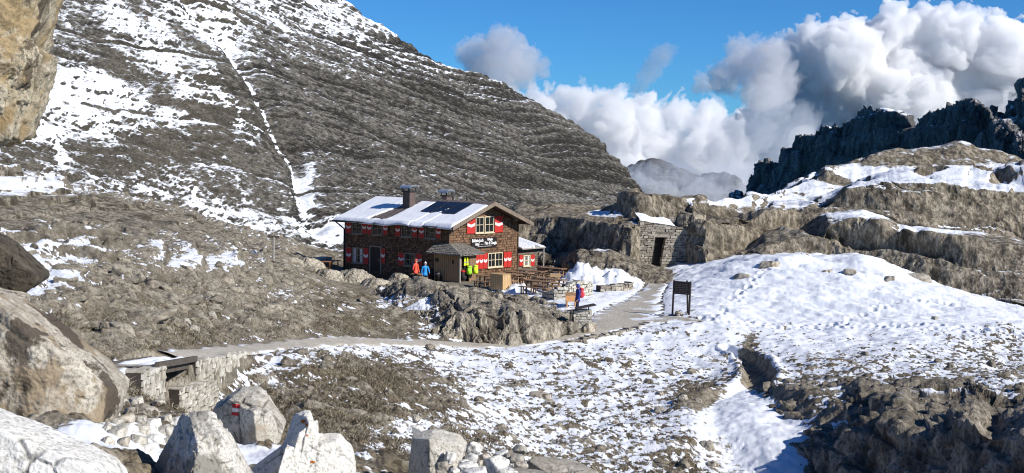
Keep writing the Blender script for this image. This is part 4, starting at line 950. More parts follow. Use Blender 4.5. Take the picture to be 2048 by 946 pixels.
# --- countless small stones poking out of the thin snow
rs = np.random.default_rng(5); vsl, fsl, nb = [], [], 0
v0, f0 = ICO[2]; keep = 0
for _ in range(5200):
    px = rs.uniform(420, 2060); D = 1 / rs.uniform(1 / 76., 1 / 36.)
    x = (px - 1024) / FPX * D; i = int(np.interp(D, Ds, np.arange(len(Ds)))); j = int(np.interp(px, pxs, np.arange(NU)))
    if pathm[i, j] > .1 or terr[i, j] > .3 or bank[i, j] > .3 or gulm[i, j] > .3: continue
    if snowy[i, j] > .92 or px < 500 and D > 40: continue
    sz = min(.24, .03 + .024 * rs.pareto(2.3))
    sc = np.array([rs.uniform(.7, 1.3), rs.uniform(.7, 1.3), rs.uniform(.45, .9)]) * sz
    vv_ = v0 * (1 + .5 * perlin((v0 * 1.3 + rs.uniform(0, 99)).astype(F32), 3)[:, None]) * sc
    a = rs.uniform(0, 6.3); vv_ = vv_ @ np.array([[math.cos(a), math.sin(a), 0], [-math.sin(a), math.cos(a), 0], [0, 0, 1]])
    vsl.append(vv_ + [x, D, GZ[i, j] + sz * .15]); fsl.append(f0 + nb); nb += len(v0)
vs_ = np.concatenate(vsl)
ss = mesh_np('scattered_stones', vs_, tris=np.concatenate(fsl), mat=rock_mat('scatter_stone', (.13, .11, .08), (.36, .32, .255), stain=(.10, .085, .06), scale=3, crack=False), attr={'tm': np.zeros((len(vs_), 4), F32)}, smooth=False)
tag(ss, kind='stuff')

# ================================================================== DRY GRASS on the knoll and in the bare patches
def grass_field(name, n, region, mat, hmin, hmax, seed, wid=.016, lean=.5):
    rs = np.random.default_rng(seed)
    px = rs.uniform(region[0], region[1], n * 6); D = 1 / np.sqrt(rs.uniform(1 / region[3] ** 2, 1 / region[2] ** 2, n * 6))
    i = np.interp(D, Ds, np.arange(len(Ds))).astype(int); j = np.interp(px, pxs, np.arange(NU)).astype(int)
    pr = (snow[i, j] < .42) * (1 - rockm[i, j] * .75) * (pathm[i, j] < .05) * (terr[i, j] < .25) * (gulm[i, j] < .3)
    x = (px - 1024) / FPX * D
    q = np.stack([x, D, GZ[i, j]], -1).astype(F32)
    pr = pr * sst(-.35, .15, fbm(q, .8, 3, seed))
    k = rs.uniform(0, 1, len(px)) < pr; q = q[k][:n]; m = len(q)
    h = rs.uniform(hmin, hmax, m) * (.6 + .9 * sst(-.3, .3, fbm(q, .5, 3, seed + 1)))
    an = rs.uniform(0, 2 * np.pi, m); w_ = wid * rs.uniform(.7, 1.5, m)
    la = rs.normal(0, lean, m); lb = rs.normal(-.15, lean, m)
    b = q + np.stack([rs.normal(0, .03, m), rs.normal(0, .03, m), np.full(m, -.03)], -1)
    side = np.stack([np.cos(an), np.sin(an), 0 * an], -1) * w_[:, None]
    mid = b + np.stack([la * h * .35, lb * h * .35, h * .62], -1); tip = b + np.stack([la * h, lb * h, h * .9], -1)
    V_ = np.stack([b - side, b + side, mid + side * .7, mid - side * .7, tip], 1).reshape(-1, 3)
    o_ = (np.arange(m) * 5)[:, None]
    qd = o_ + np.array([[0, 1, 2, 3]]); tr = o_ + np.array([[3, 2, 4]])
    cv_ = np.repeat(rs.uniform(0, 1, m), 5)
    at = np.stack([cv_, np.tile([0, 0, .6, .6, 1], m), cv_ * 0, cv_ * 0 + 1], -1)
    o = mesh_np(name, V_, qd, tr, attr={'tm': at}, mat=mat); return tag(o, kind='stuff')
mg = NT('dry_grass'); r_, g_, b_ = mg.attr('tm')[:3]
mg.base(mg.ramp(r_, [(.0, (.07, .056, .036)), (.4, (.20, .165, .11)), (.8, (.36, .31, .22)), (1., (.50, .45, .34))]), .8)
mg2 = NT('peat_grass'); r_, g_, b_ = mg2.attr('tm')[:3]
mg2.base(mg2.ramp(r_, [(.0, (.045, .036, .024)), (.6, (.13, .10, .065)), (1., (.36, .31, .22))]), .85)
grass_field('dry_grass', 70000, (60, 790, 26, 100), mg.mat, .04, .13, 11, wid=.011, lean=1.1)
grass_field('peat_grass', 60000, (380, 1500, 26, 62), mg2.mat, .05, .14, 12, wid=.012, lean=.8)
# ================================================================== THE HUT  (local frame: x along the gable wall, y along the long wall, z up)
HUT0 = V(897, 562, 91.0)
hut = thing('mountain_hut', 'dark shingled mountain hut with red and white shutters and snow on its roof', 'hut', HUT0, math.atan2(.777, .629))
HM = Matrix.Translation(HUT0) @ Matrix.Rotation(math.atan2(.777, .629), 4, 'Z'); HMI = HM.inverted()
GZ0 = float(HUT0.z)
W_, L_, EAVE, APEX = 7.42, 10.1, 3.78, 5.12

def on_plane(px, py, axis, val):
    """hut coordinates of a photo pixel on the plane local[axis] = val"""
    o = HMI @ Vector((0, 0, 0)); d = HMI.to_3x3() @ Vector(ray(px, py))
    t = (val - o[axis]) / d[axis]; return o + d * t

def shingle_mat(name, c1, c2, c3, sx=.135, sz=.17):
    m = NT(name); g = m.new('ShaderNodeTexCoord').outputs['Object']; sp = m.new('ShaderNodeSeparateXYZ'); m.link(g, sp.inputs[0])
    u = m.math('ADD', sp.outputs[0], sp.outputs[1]); cb = m.new('ShaderNodeCombineXYZ'); m.link(u, cb.inputs[0]); m.link(sp.outputs[2], cb.inputs[1])
    br = m.new('ShaderNodeTexBrick'); m.link(cb.outputs[0], br.inputs['Vector'])
    br.inputs['Scale'].default_value = 1; br.inputs['Brick Width'].default_value = sx; br.inputs['Row Height'].default_value = sz
    br.inputs['Mortar Size'].default_value = .012; br.inputs['Mortar Smooth'].default_value = .3; br.inputs['Bias'].default_value = 0
    br.inputs['Color1'].default_value = (*c1, 1); br.inputs['Color2'].default_value = (*c2, 1); br.inputs['Mortar'].default_value = (.018, .012, .008, 1)
    n = m.noise(g, 1.1, 4, .6); n2 = m.noise(g, 22, 3, .6)
    c = m.mix(m.ramp(n, [(.45, 0.), (.7, .75)]), br.outputs['Color'], c3); c = m.mix(m.ramp(n2, [(.3, .5), (.55, 0.)]), c, (.03, .02, .013))
    m.base(c, .85)
    fr = m.math('FRACT', m.math('DIVIDE', sp.outputs[2], sz))
    m.bump(m.math('SUBTRACT', m.math('MULTIPLY', m.math('SUBTRACT', 1, fr), .7), m.math('MULTIPLY', br.outputs['Fac'], .8)), .8, .03); return m.mat
M_SH = shingle_mat('wall_shingles', (.075, .036, .018), (.34, .20, .115), (.14, .095, .062))
M_SHG = shingle_mat('grey_shingles', (.14, .11, .085), (.26, .215, .17), (.19, .165, .14))
M_TRIM = plain('weathered_trim', (.22, .175, .13), .8, .3, 10, stretch=(1, 1, .2))
M_DTRIM = plain('dark_timber', (.10, .062, .038), .8, .35, 9, stretch=(1, 1, .2))
M_CREAM = plain('cream_frame', (.62, .53, .36), .6, .12, 14)
M_GFRAME = plain('grey_frame', (.30, .25, .20), .7, .2, 14)
M_SRED = plain('shutter_red', (.50, .035, .028), .55, .18, 14); M_SWHITE = plain('shutter_white', (.80, .78, .74), .6, .08, 14)
M_GLASS = NT('window_glass').base((.018, .02, .022), .06); M_GLASS.b.inputs['Specular IOR Level'].default_value = .6; M_GLASS = M_GLASS.mat
M_CURT = plain('lace_curtain', (.62, .62, .58), .9, .15, 30)
M_METAL = plain('roof_sheet', (.17, .14, .12), .45, .2, 4, metal=.3)
M_DARKM = plain('dark_sheet', (.045, .04, .038), .5, .3, 5, metal=.3)
M_LIGHTM = plain('bright_sheet', (.55, .56, .57), .35, .1, 5, metal=.6)
M_BOARD = plain('porch_boards', (.40, .27, .145), .75, .3, 5, stretch=(9, 9, .5))
M_BOARDD = plain('porch_boards_dark', (.24, .15, .085), .75, .3, 5, stretch=(9, 9, .5))
M_DOOR = plain('door_boards', (.045, .036, .03), .7, .3, 6, stretch=(8, 8, .5))
M_INSIDE = plain('dim_interior', (.02, .018, .016), .95, .2, 3)  # near-black colour standing in for unlit depth behind openings
M_GREYW = plain('silvered_wood', (.36, .34, .31), .85, .25, 8, stretch=(1, 6, 6))
ms = NT('roof_snow'); co_ = ms.coord(); n_ = ms.noise(co_, 1.4, 5, .55); ms.base(ms.mix(ms.ramp(n_, [(.3, 0.), (.7, 1.)]), (.84, .86, .89), (.88, .89, .91)), .7); ms.bump(n_, .4, .06); M_SNOW = ms.mat
mp = NT('solar_glass'); mp.base((.012, .013, .02), .18); mp.b.inputs['Specular IOR Level'].default_value = .5; M_SOLAR = mp.mat

# --- walls (one body), ridge along y at x = W/2
mb = MB(); zb_ = -.6
prof = [(0, zb_), (W_, zb_), (W_, EAVE), (W_ / 2, APEX), (0, EAVE)]
mb.prism(prof, 0, L_); mb.build('wall', M_SH, hut)
# --- roof: two sheets with fascia; overhangs
OX, OY, OB = .62, .90, .55; sl = (APEX - EAVE) / (W_ / 2); TH = .12
def rz(x): return EAVE + .06 + sl * (x if x <= W_ / 2 else W_ - x)
mb = MB(); xe = -OX; ze = rz(xe)
mb.prism([(xe, ze), (W_ / 2, rz(W_ / 2)), (W_ - xe, ze), (W_ - xe, ze + TH), (W_ / 2, rz(W_ / 2) + TH), (xe, ze + TH)], -OY, L_ + OB)
roof = mb.build('roof', M_METAL, hut)
mb = MB()
for s in (-1, 1):    # bargeboards on the gable end
    x0, x1 = (xe - .02, W_ / 2) if s < 0 else (W_ / 2, W_ - xe + .02)
    za, zc = rz(x0), rz(x1)
    mb.prism([(x0, za - .13), (x1, zc - .13), (x1, zc + TH + .03), (x0, za + TH + .03)], -OY - .05, -OY)
mb.build('bargeboard', M_TRIM, roof)
mb = MB()
for s in (0, 1):     # purlins carrying the overhang
    for x in ((.05, W_ / 2) if s == 0 else (W_ - .05,)):
        mb = MB(); mb.box(x - .09, x + .09, -OY + .05, .0, rz(x) - .22, rz(x) - .003); mb.build('purlin', M_DTRIM, roof)
mb = MB(); mb.tube((xe - .06, -OY, ze + .02), (xe - .06, L_ + OB, ze + .02), .075, n=10); mb.tube((W_ - xe + .06, -OY, ze + .02), (W_ - xe + .06, L_ + OB, ze + .02), .075, n=10)
gut = mb.build('gutter', M_DARKM, roof, True)
mb = MB(); mb.tube((xe - .04, L_ + .3, ze), (-.06, L_ - .02, ze - .55), .05); mb.tube((-.06, L_ - .02, ze - .55), (-.06, L_ - .02, 0), .05); mb.build('downpipe', M_DARKM, gut, True)
mb = MB()            # standing seams
for k in range(27):
    y = -OY + .3 + k * .42
    if y < L_ + OB:
        for x0, x1 in ((xe, W_ / 2), (W_ - xe, W_ / 2)):
            mb.bar((x0, y, rz(x0) + TH), (x1, y, rz(x1) + TH), .03, .05)
mb.build('standing_seam', M_METAL, roof)
# --- snow lying on the sunny-side slope: a slab with a bare strip below the chimney and bare windows over the collectors
ny, nx = 240, 110
ys = np.linspace(-OY + .02, L_ + OB - .03, ny); xs = np.linspace(xe - .10, W_ / 2 - .12, nx)
YY, XX = np.meshgrid(ys, xs, indexing='ij')
q3 = np.stack([XX, YY, XX * 0], -1)
e_ = np.minimum.reduce([(XX - xs[0]) / .22, (YY - ys[0]) / .12, (ys[-1] - YY) / .12, np.full(XX.shape, 1.)])
n1_ = fbm(q3, .8, 4, 801); n2_ = fbm(q3, 2.6, 3, 802)
u_ = (XX - xe) / (W_ / 2 - xe)                                   # 0 at eave, 1 at ridge
def _lp(px, py):
    o = HMI @ Vector((0, 0, 0)); d = HMI.to_3x3() @ Vector(ray(px, py)); A0 = EAVE + .06 + TH
    t = (A0 + sl * o.x - o.z) / (d.z - sl * d.x); return o + d * t
pA, pB, pC, pD = _lp(806, 411), _lp(826, 413), _lp(778, 437), _lp(745, 434)   # bare strip under the chimney
strip_lo = np.interp(XX, [pC.x, pB.x], [pC.y, pB.y]) + .12 * n2_; strip_hi = np.interp(XX, [pD.x, pA.x], [pD.y, pA.y]) + .22 * n1_
bare = sst(-.10, .08, np.minimum(YY - strip_lo, strip_hi - YY)) * sst(.02, .10, u_ - .02 + .1 * n2_)
up_b = sst(.84, .90, u_ + .07 * n1_) * sst(pA.y + .1, pA.y - .3, YY)     # strip along the ridge right of the chimney
sl_, sr_ = _lp(874, 405), _lp(947, 408); s2, s3 = _lp(903, 429.5), _lp(848, 417)
PY0, PY1 = sr_.y, sl_.y; PXT = (sl_.x + sr_.x) / 2; PXB = s2.x - .02
pan = sst(-.05, .05, np.minimum.reduce([YY - PY0 + .02, PY1 - YY + .02, PXT - XX + .02, XX - PXB + .05]))
PMID = (PXT + PXB) / 2; pw = (PY1 - PY0) / 3
cov_lower = sst(-.03, .05, np.minimum(PMID - XX + .03 * n2_, YY - (PY0 + pw)))   # two lower collectors still under snow
pan = pan * (1 - cov_lower)
seam_gap = .0
T_ = (.085 + .03 * n1_ + .015 * n2_ + .07 * sst(.22, .0, u_)) * np.clip(e_, 0, 1) ** .5 * (1 - np.clip(bare + up_b + pan, 0, 1))
T_ = T_ - .09 * np.clip(bare + up_b + pan, 0, 1)
for k in range(1, 3):   # grooves along collector joints under the snow
    yk = PY0 + pw * k; T_ -= .07 * np.exp(-((YY - yk) / .05) ** 2) * sst(PXT + .1, PXT - .3, XX) * (XX < PXT)
T_ -= .07 * np.exp(-((XX - PMID) / .05) ** 2) * (YY < PY1) * (YY > PY0 + pw)
rl = np.abs(((YY + .1) / .42) % 1 - .5) * .42
T_ -= .05 * np.exp(-(rl / .05) ** 2) * sst(.55, .8, u_) * sst(5.2, 5.8, YY) * sst(7.5, 7.0, YY)
droop = .13 * np.clip(1 - (XX - xs[0]) / .30, 0, 1) ** 2 * (1 + 1.2 * n1_)
roll = np.exp(-((YY - 3.4) / .9) ** 2) * np.clip(1 - (XX - xs[0]) / .45, 0, 1)
base_z = EAVE + .06 + sl * XX + TH
xs_shift = XX - .10 * np.clip(1 - (XX - xs[0]) / .3, 0, 1) * (.6 + 1.6 * n1_) - .22 * roll
ZT = base_z + np.maximum(T_, -.09) - droop + .10 * roll
top_ = np.stack([xs_shift, YY, ZT], -1)
bot_ = np.stack([np.maximum(xs_shift, xe - .12) + .03, YY, base_z - .09 - 0 * droop], -1)
qt = grid_quads(ny, nx)
VV = np.concatenate([top_.reshape(-1, 3), bot_.reshape(-1, 3)]); nb_ = ny * nx
idx = np.arange(nb_).reshape(ny, nx); rim = []
for a in (idx[0], idx[-1][::-1], idx[:, 0][::-1], idx[:, -1]):
    rim.append(np.stack([a[:-1], a[1:], a[1:] + nb_, a[:-1] + nb_], -1))
mesh_np('snow_layer', VV, np.concatenate([qt[:, ::-1], qt + nb_] + rim), mat=M_SNOW, parent=roof)
# snow on the far slope, seen only as a thin rim
mb = MB(); mb.prism([(W_ / 2 + .2, rz(W_ / 2 + .2) + TH + .002), (W_ - xe, ze + TH + .002), (W_ - xe, ze + TH + .07), (W_ / 2 + .2, rz(W_ / 2 + .2) + TH + .05)], -OY + .4, L_ + OB - .3); mb.build('snow_layer', M_SNOW, roof)
# --- solar collectors
for i in range(3):
    for j in range(2):
        y0, y1 = PY0 + pw * i + .02, PY0 + pw * (i + 1) - .02
        x0, x1 = (PMID + .02, PXT) if j == 0 else (PXB, PMID - .02)
        f = lambda x, dz: EAVE + .06 + sl * x + TH + dz
        mb = MB(); mb.prism([(x0, f(x0, .03)), (x1, f(x1, .03)), (x1, f(x1, .085)), (x0, f(x0, .085))], y0, y1)
        pnl = mb.build('solar_panel', M_DARKM, hut)
        mb = MB(); mb.prism([(x0 + .03, f(x0 + .03, .086)), (x1 - .03, f(x1 - .03, .086)), (x1 - .03, f(x1 - .03, .09)), (x0 + .03, f(x0 + .03, .09))], y0 + .03, y1 - .03); mb.build('panel_glass', M_SOLAR, pnl)
# --- chimneys
def chimney(cx_, cy_, top, w, d, capmat, name='chimney'):
    zb2 = EAVE + .06 + sl * (cx_ if cx_ < W_ / 2 else W_ - cx_)
    mb = MB(); mb.box(cx_ - w, cx_ + w, cy_ - d, cy_ + d, zb2 - .4, top); ch = mb.build(name, M_CHIM, roof)
    mb = MB(); mb.box(cx_ - w - .06, cx_ + w + .06, cy_ - d - .06, cy_ + d + .06, top - .02, top + .06)
    for sx in (-1, 1):
        for sy in (-1, 1): mb.box(cx_ + sx * w - .025, cx_ + sx * w + .025, cy_ + sy * d - .025, cy_ + sy * d + .025, top + .06, top + .26)
    mb.build('cap_bracket', M_DARKM, ch)
    n = 12; vs = []; 
    for yy in (cy_ - d - .2, cy_ + d + .2):
        for r in (0, .03):
            for k in range(n + 1):
                a = math.pi * k / n; vs.append((cx_ + math.cos(a) * (w + .16 - r), yy, top + .24 + math.sin(a) * (.24 - r)))
    m_ = n + 1; fs = []
    for k in range(n):
        fs += [(k, k + 1, 2 * m_ + k + 1, 2 * m_ + k), (m_ + k + 1, m_ + k, 3 * m_ + k, 3 * m_ + k + 1), (k, m_ + k, m_ + k + 1, k + 1), (2 * m_ + k, 2 * m_ + k + 1, 3 * m_ + k + 1, 3 * m_ + k)]
    fs += [(0, 2 * m_, 3 * m_, m_), (n, m_ + n, 3 * m_ + n, 2 * m_ + n)]
    mb = MB().add(vs, fs); mb.build('chimney_cap', capmat, ch)
    return ch
M_CHIM = plain('chimney_sheet', (.11, .08, .068), .6, .2, 5)
q_ = _lp(817, 414); chimney(q_.x + .05, q_.y, EAVE + .06 + sl * q_.x + 1.22, .30, .34, M_LIGHTM)
q2 = on_plane(893, 388, 0, W_ / 2 + .9); chimney(W_ / 2 + .9, q2.y, APEX + .42, .26, .26, M_LIGHTM)
for px, hh in ((906, .45), (934, .5)):
    q_ = on_plane(px, 394, 0, W_ / 2 + .25); mb = MB(); mb.tube((W_ / 2 + .25, q_.y, APEX - .05), (W_ / 2 + .25, q_.y, APEX + hh), .06); mb.build('vent_pipe', M_DARKM, roof)

# --- windows and shutters; a wall is (axis, sign): gable at y = 0 facing -y, long wall at x = 0 facing -x
def wbox(mb, wall, u0, u1, z0, z1, d0, d1, mi=0):
    off = wall[1]
    if wall[0] == 'g': mb.box(u0, u1, off - d1, off - d0, z0, z1, mi)
    else: mb.box(off - d1, off - d0, u0, u1, z0, z1, mi)
def rect(wall, px0, px1, py0, py1):
    ax = 1 if wall[0] == 'g' else 0; k = 0 if wall[0] == 'g' else 1
    pm = (py0 + py1) / 2; xm = (px0 + px1) / 2
    a, b = on_plane(px0, pm, ax, wall[1]), on_plane(px1, pm, ax, wall[1]); t, o = on_plane(xm, py0, ax, wall[1]), on_plane(xm, py1, ax, wall[1])
    return min(a[k], b[k]), max(a[k], b[k]), o.z, t.z
def window(wall, r, frame_mat, cols=2, rows=2, curtain=False, leaves=1):
    u0, u1, z0, z1 = r; fw = .065
    mb = MB()
    wbox(mb, wall, u0, u1, z0, z0 + fw, .0, .07); wbox(mb, wall, u0, u1, z1 - fw, z1, .0, .07)
    wbox(mb, wall, u0, u0 + fw, z0 + fw, z1 - fw, .0, .07); wbox(mb, wall, u1 - fw, u1, z0 + fw, z1 - fw, .0, .07)
    for l in range(1, leaves):
        um = u0 + (u1 - u0) * l / leaves; wbox(mb, wall, um - .05, um + .05, z0 + fw, z1 - fw, .0, .065)
    n = cols * leaves
    for k in range(1, n):
        if k % cols == 0 and leaves > 1: continue
        um = u0 + (u1 - u0) * k / n; wbox(mb, wall, um - .018, um + .018, z0 + fw, z1 - fw, .012, .05)
    for k in range(1, rows):
        zm = z0 + (z1 - z0) * k / rows; wbox(mb, wall, u0 + fw, u1 - fw, zm - .018, zm + .018, .013, .049)
    w = mb.build('window', frame_mat, hut)
    mb = MB(); wbox(mb, wall, u0 + fw, u1 - fw, z0 + fw, z1 - fw, -.02, .015); mb.build('pane', M_GLASS, w)
    mb = MB(); wbox(mb, wall, u0 - .05, u1 + .05, z0 - .06, z0 - .002, .0, .12); mb.build('sill', frame_mat, w)
    if curtain:
        mb = MB()
        for s in (0, 1):
            a = u0 + fw if s == 0 else u1 - fw - (u1 - u0) * .26
            wbox(mb, wall, a, a + (u1 - u0) * .26, z0 + fw, z1 - fw, .016, .02)
        mb.build('curtain', M_CURT, w)
    return w
def shutter(wall, r, n=1, lean=0):
    u0, u1, z0, z1 = r
    for k in range(n):
        a = u0 + (u1 - u0) * k / n; b = u0 + (u1 - u0) * (k + 1) / n - (.02 if n > 1 else 0)
        mb = MB(); wbox(mb, wall, a, b, z0, z1, .02, .06); sh = mb.build('shutter', M_SRED, hut)
        h = z1 - z0; zc = z0 + h * .5; am = (a + b) / 2; d = .05; hw = h * .085; e = .004
        off = wall[1]; P3 = (lambda u, z, dd: (u, off - dd, z)) if wall[0] == 'g' else (lambda u, z, dd: (off - dd, u, z))
        pts_ = [(a + e, zc + d - hw + .02), (am, zc - d - hw), (b - e, zc + d - hw + .02), (b - e, zc + d + hw + .02), (am, zc - d + hw), (a + e, zc + d + hw + .02)]
        vs = [P3(u, z, .0615) for u, z in pts_] + [P3(u, z, .066) for u, z in pts_]
        mb = MB().add(vs, [(0, 1, 4, 5), (1, 2, 3, 4), (6, 11, 10, 7), (7, 10, 9, 8)] + [(i, i + 6, (i + 1) % 6 + 6, (i + 1) % 6) for i in range(6)]); mb.build('chevron', M_SWHITE, sh)
        mb = MB(); t = .03
        for (p, q, s, v) in ((a, b, z0, z0 + t), (a, b, z1 - t, z1), (a, a + t, z0 + t, z1 - t), (b - t, b, z0 + t, z1 - t)): wbox(mb, wall, p, q, s, v, .0605, .068)
        mb.build('rim', M_TRIM if wall[0] == 'l' else M_SRED, sh)
GA, LO = ('g', 0.0), ('l', 0.0)
shutter(GA, rect(GA, 933, 949.4, 434.5, 467)); window(GA, rect(GA, 950, 966.8, 433.5, 466), M_CREAM); window(GA, rect(GA, 968.6, 986.6, 432.5, 465), M_CREAM); shutter(GA, rect(GA, 988.4, 1004.6, 432, 464.6))
shutter(GA, rect(GA, 923.6, 932.4, 509, 538.5)); window(GA, rect(GA, 932.8, 948, 508.5, 537), M_CREAM, 2, 2, True); shutter(GA, rect(GA, 949, 974, 507, 537.5), 3); window(GA, rect(GA, 974.6, 1004, 505, 534), M_CREAM, 2, 2, False, 2); shutter(GA, rect(GA, 1006.6, 1022, 503.5, 534), 2)
for s0, s1, w0, w1, t0, t1, y0, y1 in ((692.3,703.8,705,724.7,725.3,734.3,441,467.5),(735,744.6,746,766,767,776.6,443,469.8),(791.6,801.8,803.5,824,825,835.4,447,473.8),(838.6,849.4,851,872,872.6,883,450.5,477)):
    shutter(LO, rect(LO, s0, s1, y0, y1 - .6)); window(LO, rect(LO, w0, w1, y0 + .7, y1 + .2), M_GFRAME, 2, 2, False); shutter(LO, rect(LO, t0, t1, y0 + 1.2, y1 + .8))
shutter(LO, rect(LO, 693, 704, 494.5, 525)); window(LO, rect(LO, 706, 727, 495, 526), M_GFRAME, 2, 2, True); shutter(LO, rect(LO, 727.7, 738, 495.5, 528))
shutter(LO, rect(LO, 797.5, 809, 505, 531.5)); window(LO, rect(LO, 810, 831, 506, 532.5), M_GFRAME, 2, 2, False); shutter(LO, rect(LO, 831.6, 845, 507, 533))
u0, u1, z0, z1 = rect(LO, 741.5, 761.5, 494, 552); z0 = .0
mb = MB(); wbox(mb, LO, u0, u1, z0, z1 - .08, .0, .03); dr = mb.build('door', M_DOOR, hut)
mb = MB(); wbox(mb, LO, u0 - .09, u0, z0, z1, .0, .07); wbox(mb, LO, u1, u1 + .09, z0, z1, .0, .07); wbox(mb, LO, u0 - .09, u1 + .09, z1, z1 + .09, .0, .07); mb.build('door_frame', M_GFRAME, dr)
mb = MB(); wbox(mb, LO, u0 + .08, u0 + .2, 1.0, 1.04, .031, .08); mb.build('door_handle', M_LIGHTM, dr)
shutter(LO, rect(LO, 763, 771.5, 496, 527))
# wooden bench base / dark plinth board along the long wall
mb = MB(); wbox(mb, LO, .0, L_, -.5, .22, .004, .05); mb.build('plinth', M_DTRIM, hut)
mb = MB(); mb.box(-.05, .04, -.05, .04, 0, EAVE); mb.box(W_ - .04, W_ + .05, -.05, .04, 0, EAVE); mb.build('corner_board', M_DTRIM, hut)
# --- name board
u0, u1, z0, z1 = rect(GA, 941.2, 992, 475.2, 494.6)
mb = MB(); mb.box(u0, u1, -.09, -.03, z0, z1); sb = mb.build('signboard', plain('board_black', (.022, .017, .015), .6, .3, 6), hut)
M_LETTER = plain('letter_white', (.82, .81, .78), .6, .05, 10)
def text_mesh(name, body, mat, parent, loc, size, rot=(math.pi / 2, 0, 0), width=None, bold=.006, align='CENTER', depth=.004):
    cu = bpy.data.curves.new(name, 'FONT'); cu.body = body; cu.size = size; cu.align_x = align; cu.align_y = 'CENTER'; cu.extrude = depth; cu.offset = bold; cu.resolution_u = 3
    t = bpy.data.objects.new(name, cu); COL.objects.link(t); bpy.context.view_layer.update()
    me = bpy.data.meshes.new_from_object(t.evaluated_get(bpy.context.evaluated_depsgraph_get())); bpy.data.objects.remove(t); bpy.data.curves.remove(cu)
    me.materials.clear(); me.materials.append(mat); o = bpy.data.objects.new(name, me); COL.objects.link(o); o.parent = parent; o.location = loc; o.rotation_euler = rot
    if width:
        xs_ = [v.co.x for v in me.vertices]; k = width / (max(xs_) - min(xs_))
        for v in me.vertices: v.co.x *= k
    return o
bw, bh = u1 - u0, z1 - z0; yb = -.096
for body, fx, fz, sz, wd in (('Büllele-Joch', .235, .74, .30, .44), ('Hütte', .22, .36, .26, .15), ('Rifugio', .72, .80, .24, .21), ('Pian di Cengia', .745, .42, .30, .47)):
    text_mesh('lettering', body, M_LETTER, sb, (u0 + bw * fx, yb, z0 + bh * fz), sz, width=bw * wd, bold=.009 if sz > .2 else .004)
# the two lines too small to read in the photo stay unreadable strokes
mb = MB(); rr3 = random.Random(12)
for fx0, fx1, fz, hh in ((.355, .455, .33, .020), (.24, .78, .12, .022)):
    x = u0 + bw * fx0
    while x < u0 + bw * fx1:
        w = rr3.uniform(.015, .05); zc = z0 + bh * fz; mb.box(x, x + w, yb - .003, yb + .004, zc - hh * rr3.uniform(.6, 1), zc + hh * rr3.uniform(.6, 1)); x += w + rr3.uniform(.012, .03)
mb.build('lettering', M_LETTER, sb)
# --- porch round the corner
PX0, PX1 = -.42, 1.30; PY0_, PY1_ = -1.35, .95; PH = 1.98
g1 = on_plane(890, 540, 1, PY0_)
mb = MB(); mb.box(PX0, PX0 + .08, PY0_, PY1_, -.3, PH)                      # boarded side facing the long wall's side
k_ = PY0_ + .15
pl_ = mb.build('porch_wall', M_BOARD, hut)
mb = MB()
y = PY0_ + .14
while y < PY1_: mb.box(PX0 - .014, PX0 - .001, y, y + .025, -.3, PH); y += .17
mb.build('batten', M_BOARDD, pl_)
dx0, dx1 = PX0 + .22, PX0 + .98
mb = MB(); mb.box(dx1 + .02, PX1, PY0_, PY0_ + .08, -.3, PH); mb.box(PX0 + .083, dx0, PY0_ + .005, PY0_ + .075, -.3, PH); mb.box(dx0 + .002, dx1 + .018, PY0_ + .005, PY0_ + .075, PH - .16, PH); mb.build('porch_wall', M_BOARDD, hut)
mb = MB(); mb.box(PX1 - .08, PX1, PY0_ + .083, -.003, -.3, PH); mb.build('porch_wall', M_BOARDD, hut)
mb = MB(); mb.tube((PX0 - .02, PY0_ - .05, -.2), (PX0 - .02, PY0_ - .05, PH + .05), .06, n=8); mb.build('porch_post', M_GREYW, hut)
mb = MB(); mb.box(dx0 + .02, dx1, PY0_ + .3, PY0_ + .34, -.2, PH - .18); mb.build('porch_doorway', M_INSIDE, hut)  # near-black panel paints the darkness inside the porch
mb = MB(); mb.box(PX0 - .016, PX0 - .002, PY0_ + .52, PY0_ + .66, 1.22, 1.5); mb.box(PX0 - .016, PX0 - .002, PY1_ - .4, PY1_ - .1, 1.3, 1.55); mb.build('notice', plain('notice_dark', (.03, .025, .02), .5, .3, 9), hut)
# hipped shingle roof of the porch
mr = NT('porch_shingles'); cc = mr.coord('Object', (1, 1, 1)); nn_ = mr.noise(mr.coord('Object', (2.2, 2.2, 2.2)), 5, 5, .7); bb = mr.voro(mr.coord('Object', (5, 2.2, 3)), 2.5, 'F1', 'Color')
sp_ = mr.new('ShaderNodeSeparateColor'); mr.link(bb, sp_.inputs[0])
mr.base(mr.mix(mr.ramp(nn_, [(.35, 0.), (.7, .8)]), mr.ramp(sp_.outputs[0], [(0., (.10, .09, .075)), (1., (.34, .32, .28))]), (.22, .2, .17)), .9); mr.bump(mr.math('ADD', nn_, sp_.outputs[0]), .9, .06)
ov = .42; zl, zh = PH - .06, PH + .52
xa, xb, ya, yb_ = PX0 - ov, PX1 + ov, PY0_ - ov, PY1_ + ov
T1_ = [(xa, yb_, zl), (xa, ya, zl), (xb, ya, zl)]; U1_ = [(-.01, yb_ - .2, zh), (-.01, -.01, zh + .05), (xb - .25, -.01, zh)]
vs = T1_ + U1_ + [(x, y, z - .09) for x, y, z in T1_ + U1_]
mb = MB().add(vs, [(0, 1, 4, 3), (1, 2, 5, 4), (6, 9, 10, 7), (7, 10, 11, 8), (0, 6, 7, 1), (1, 7, 8, 2), (2, 8, 11, 5), (0, 3, 9, 6), (3, 4, 10, 9), (4, 5, 11, 10)]); prf = mb.build('porch_roof', mr.mat, hut)
rr2 = random.Random(3); mb = MB()
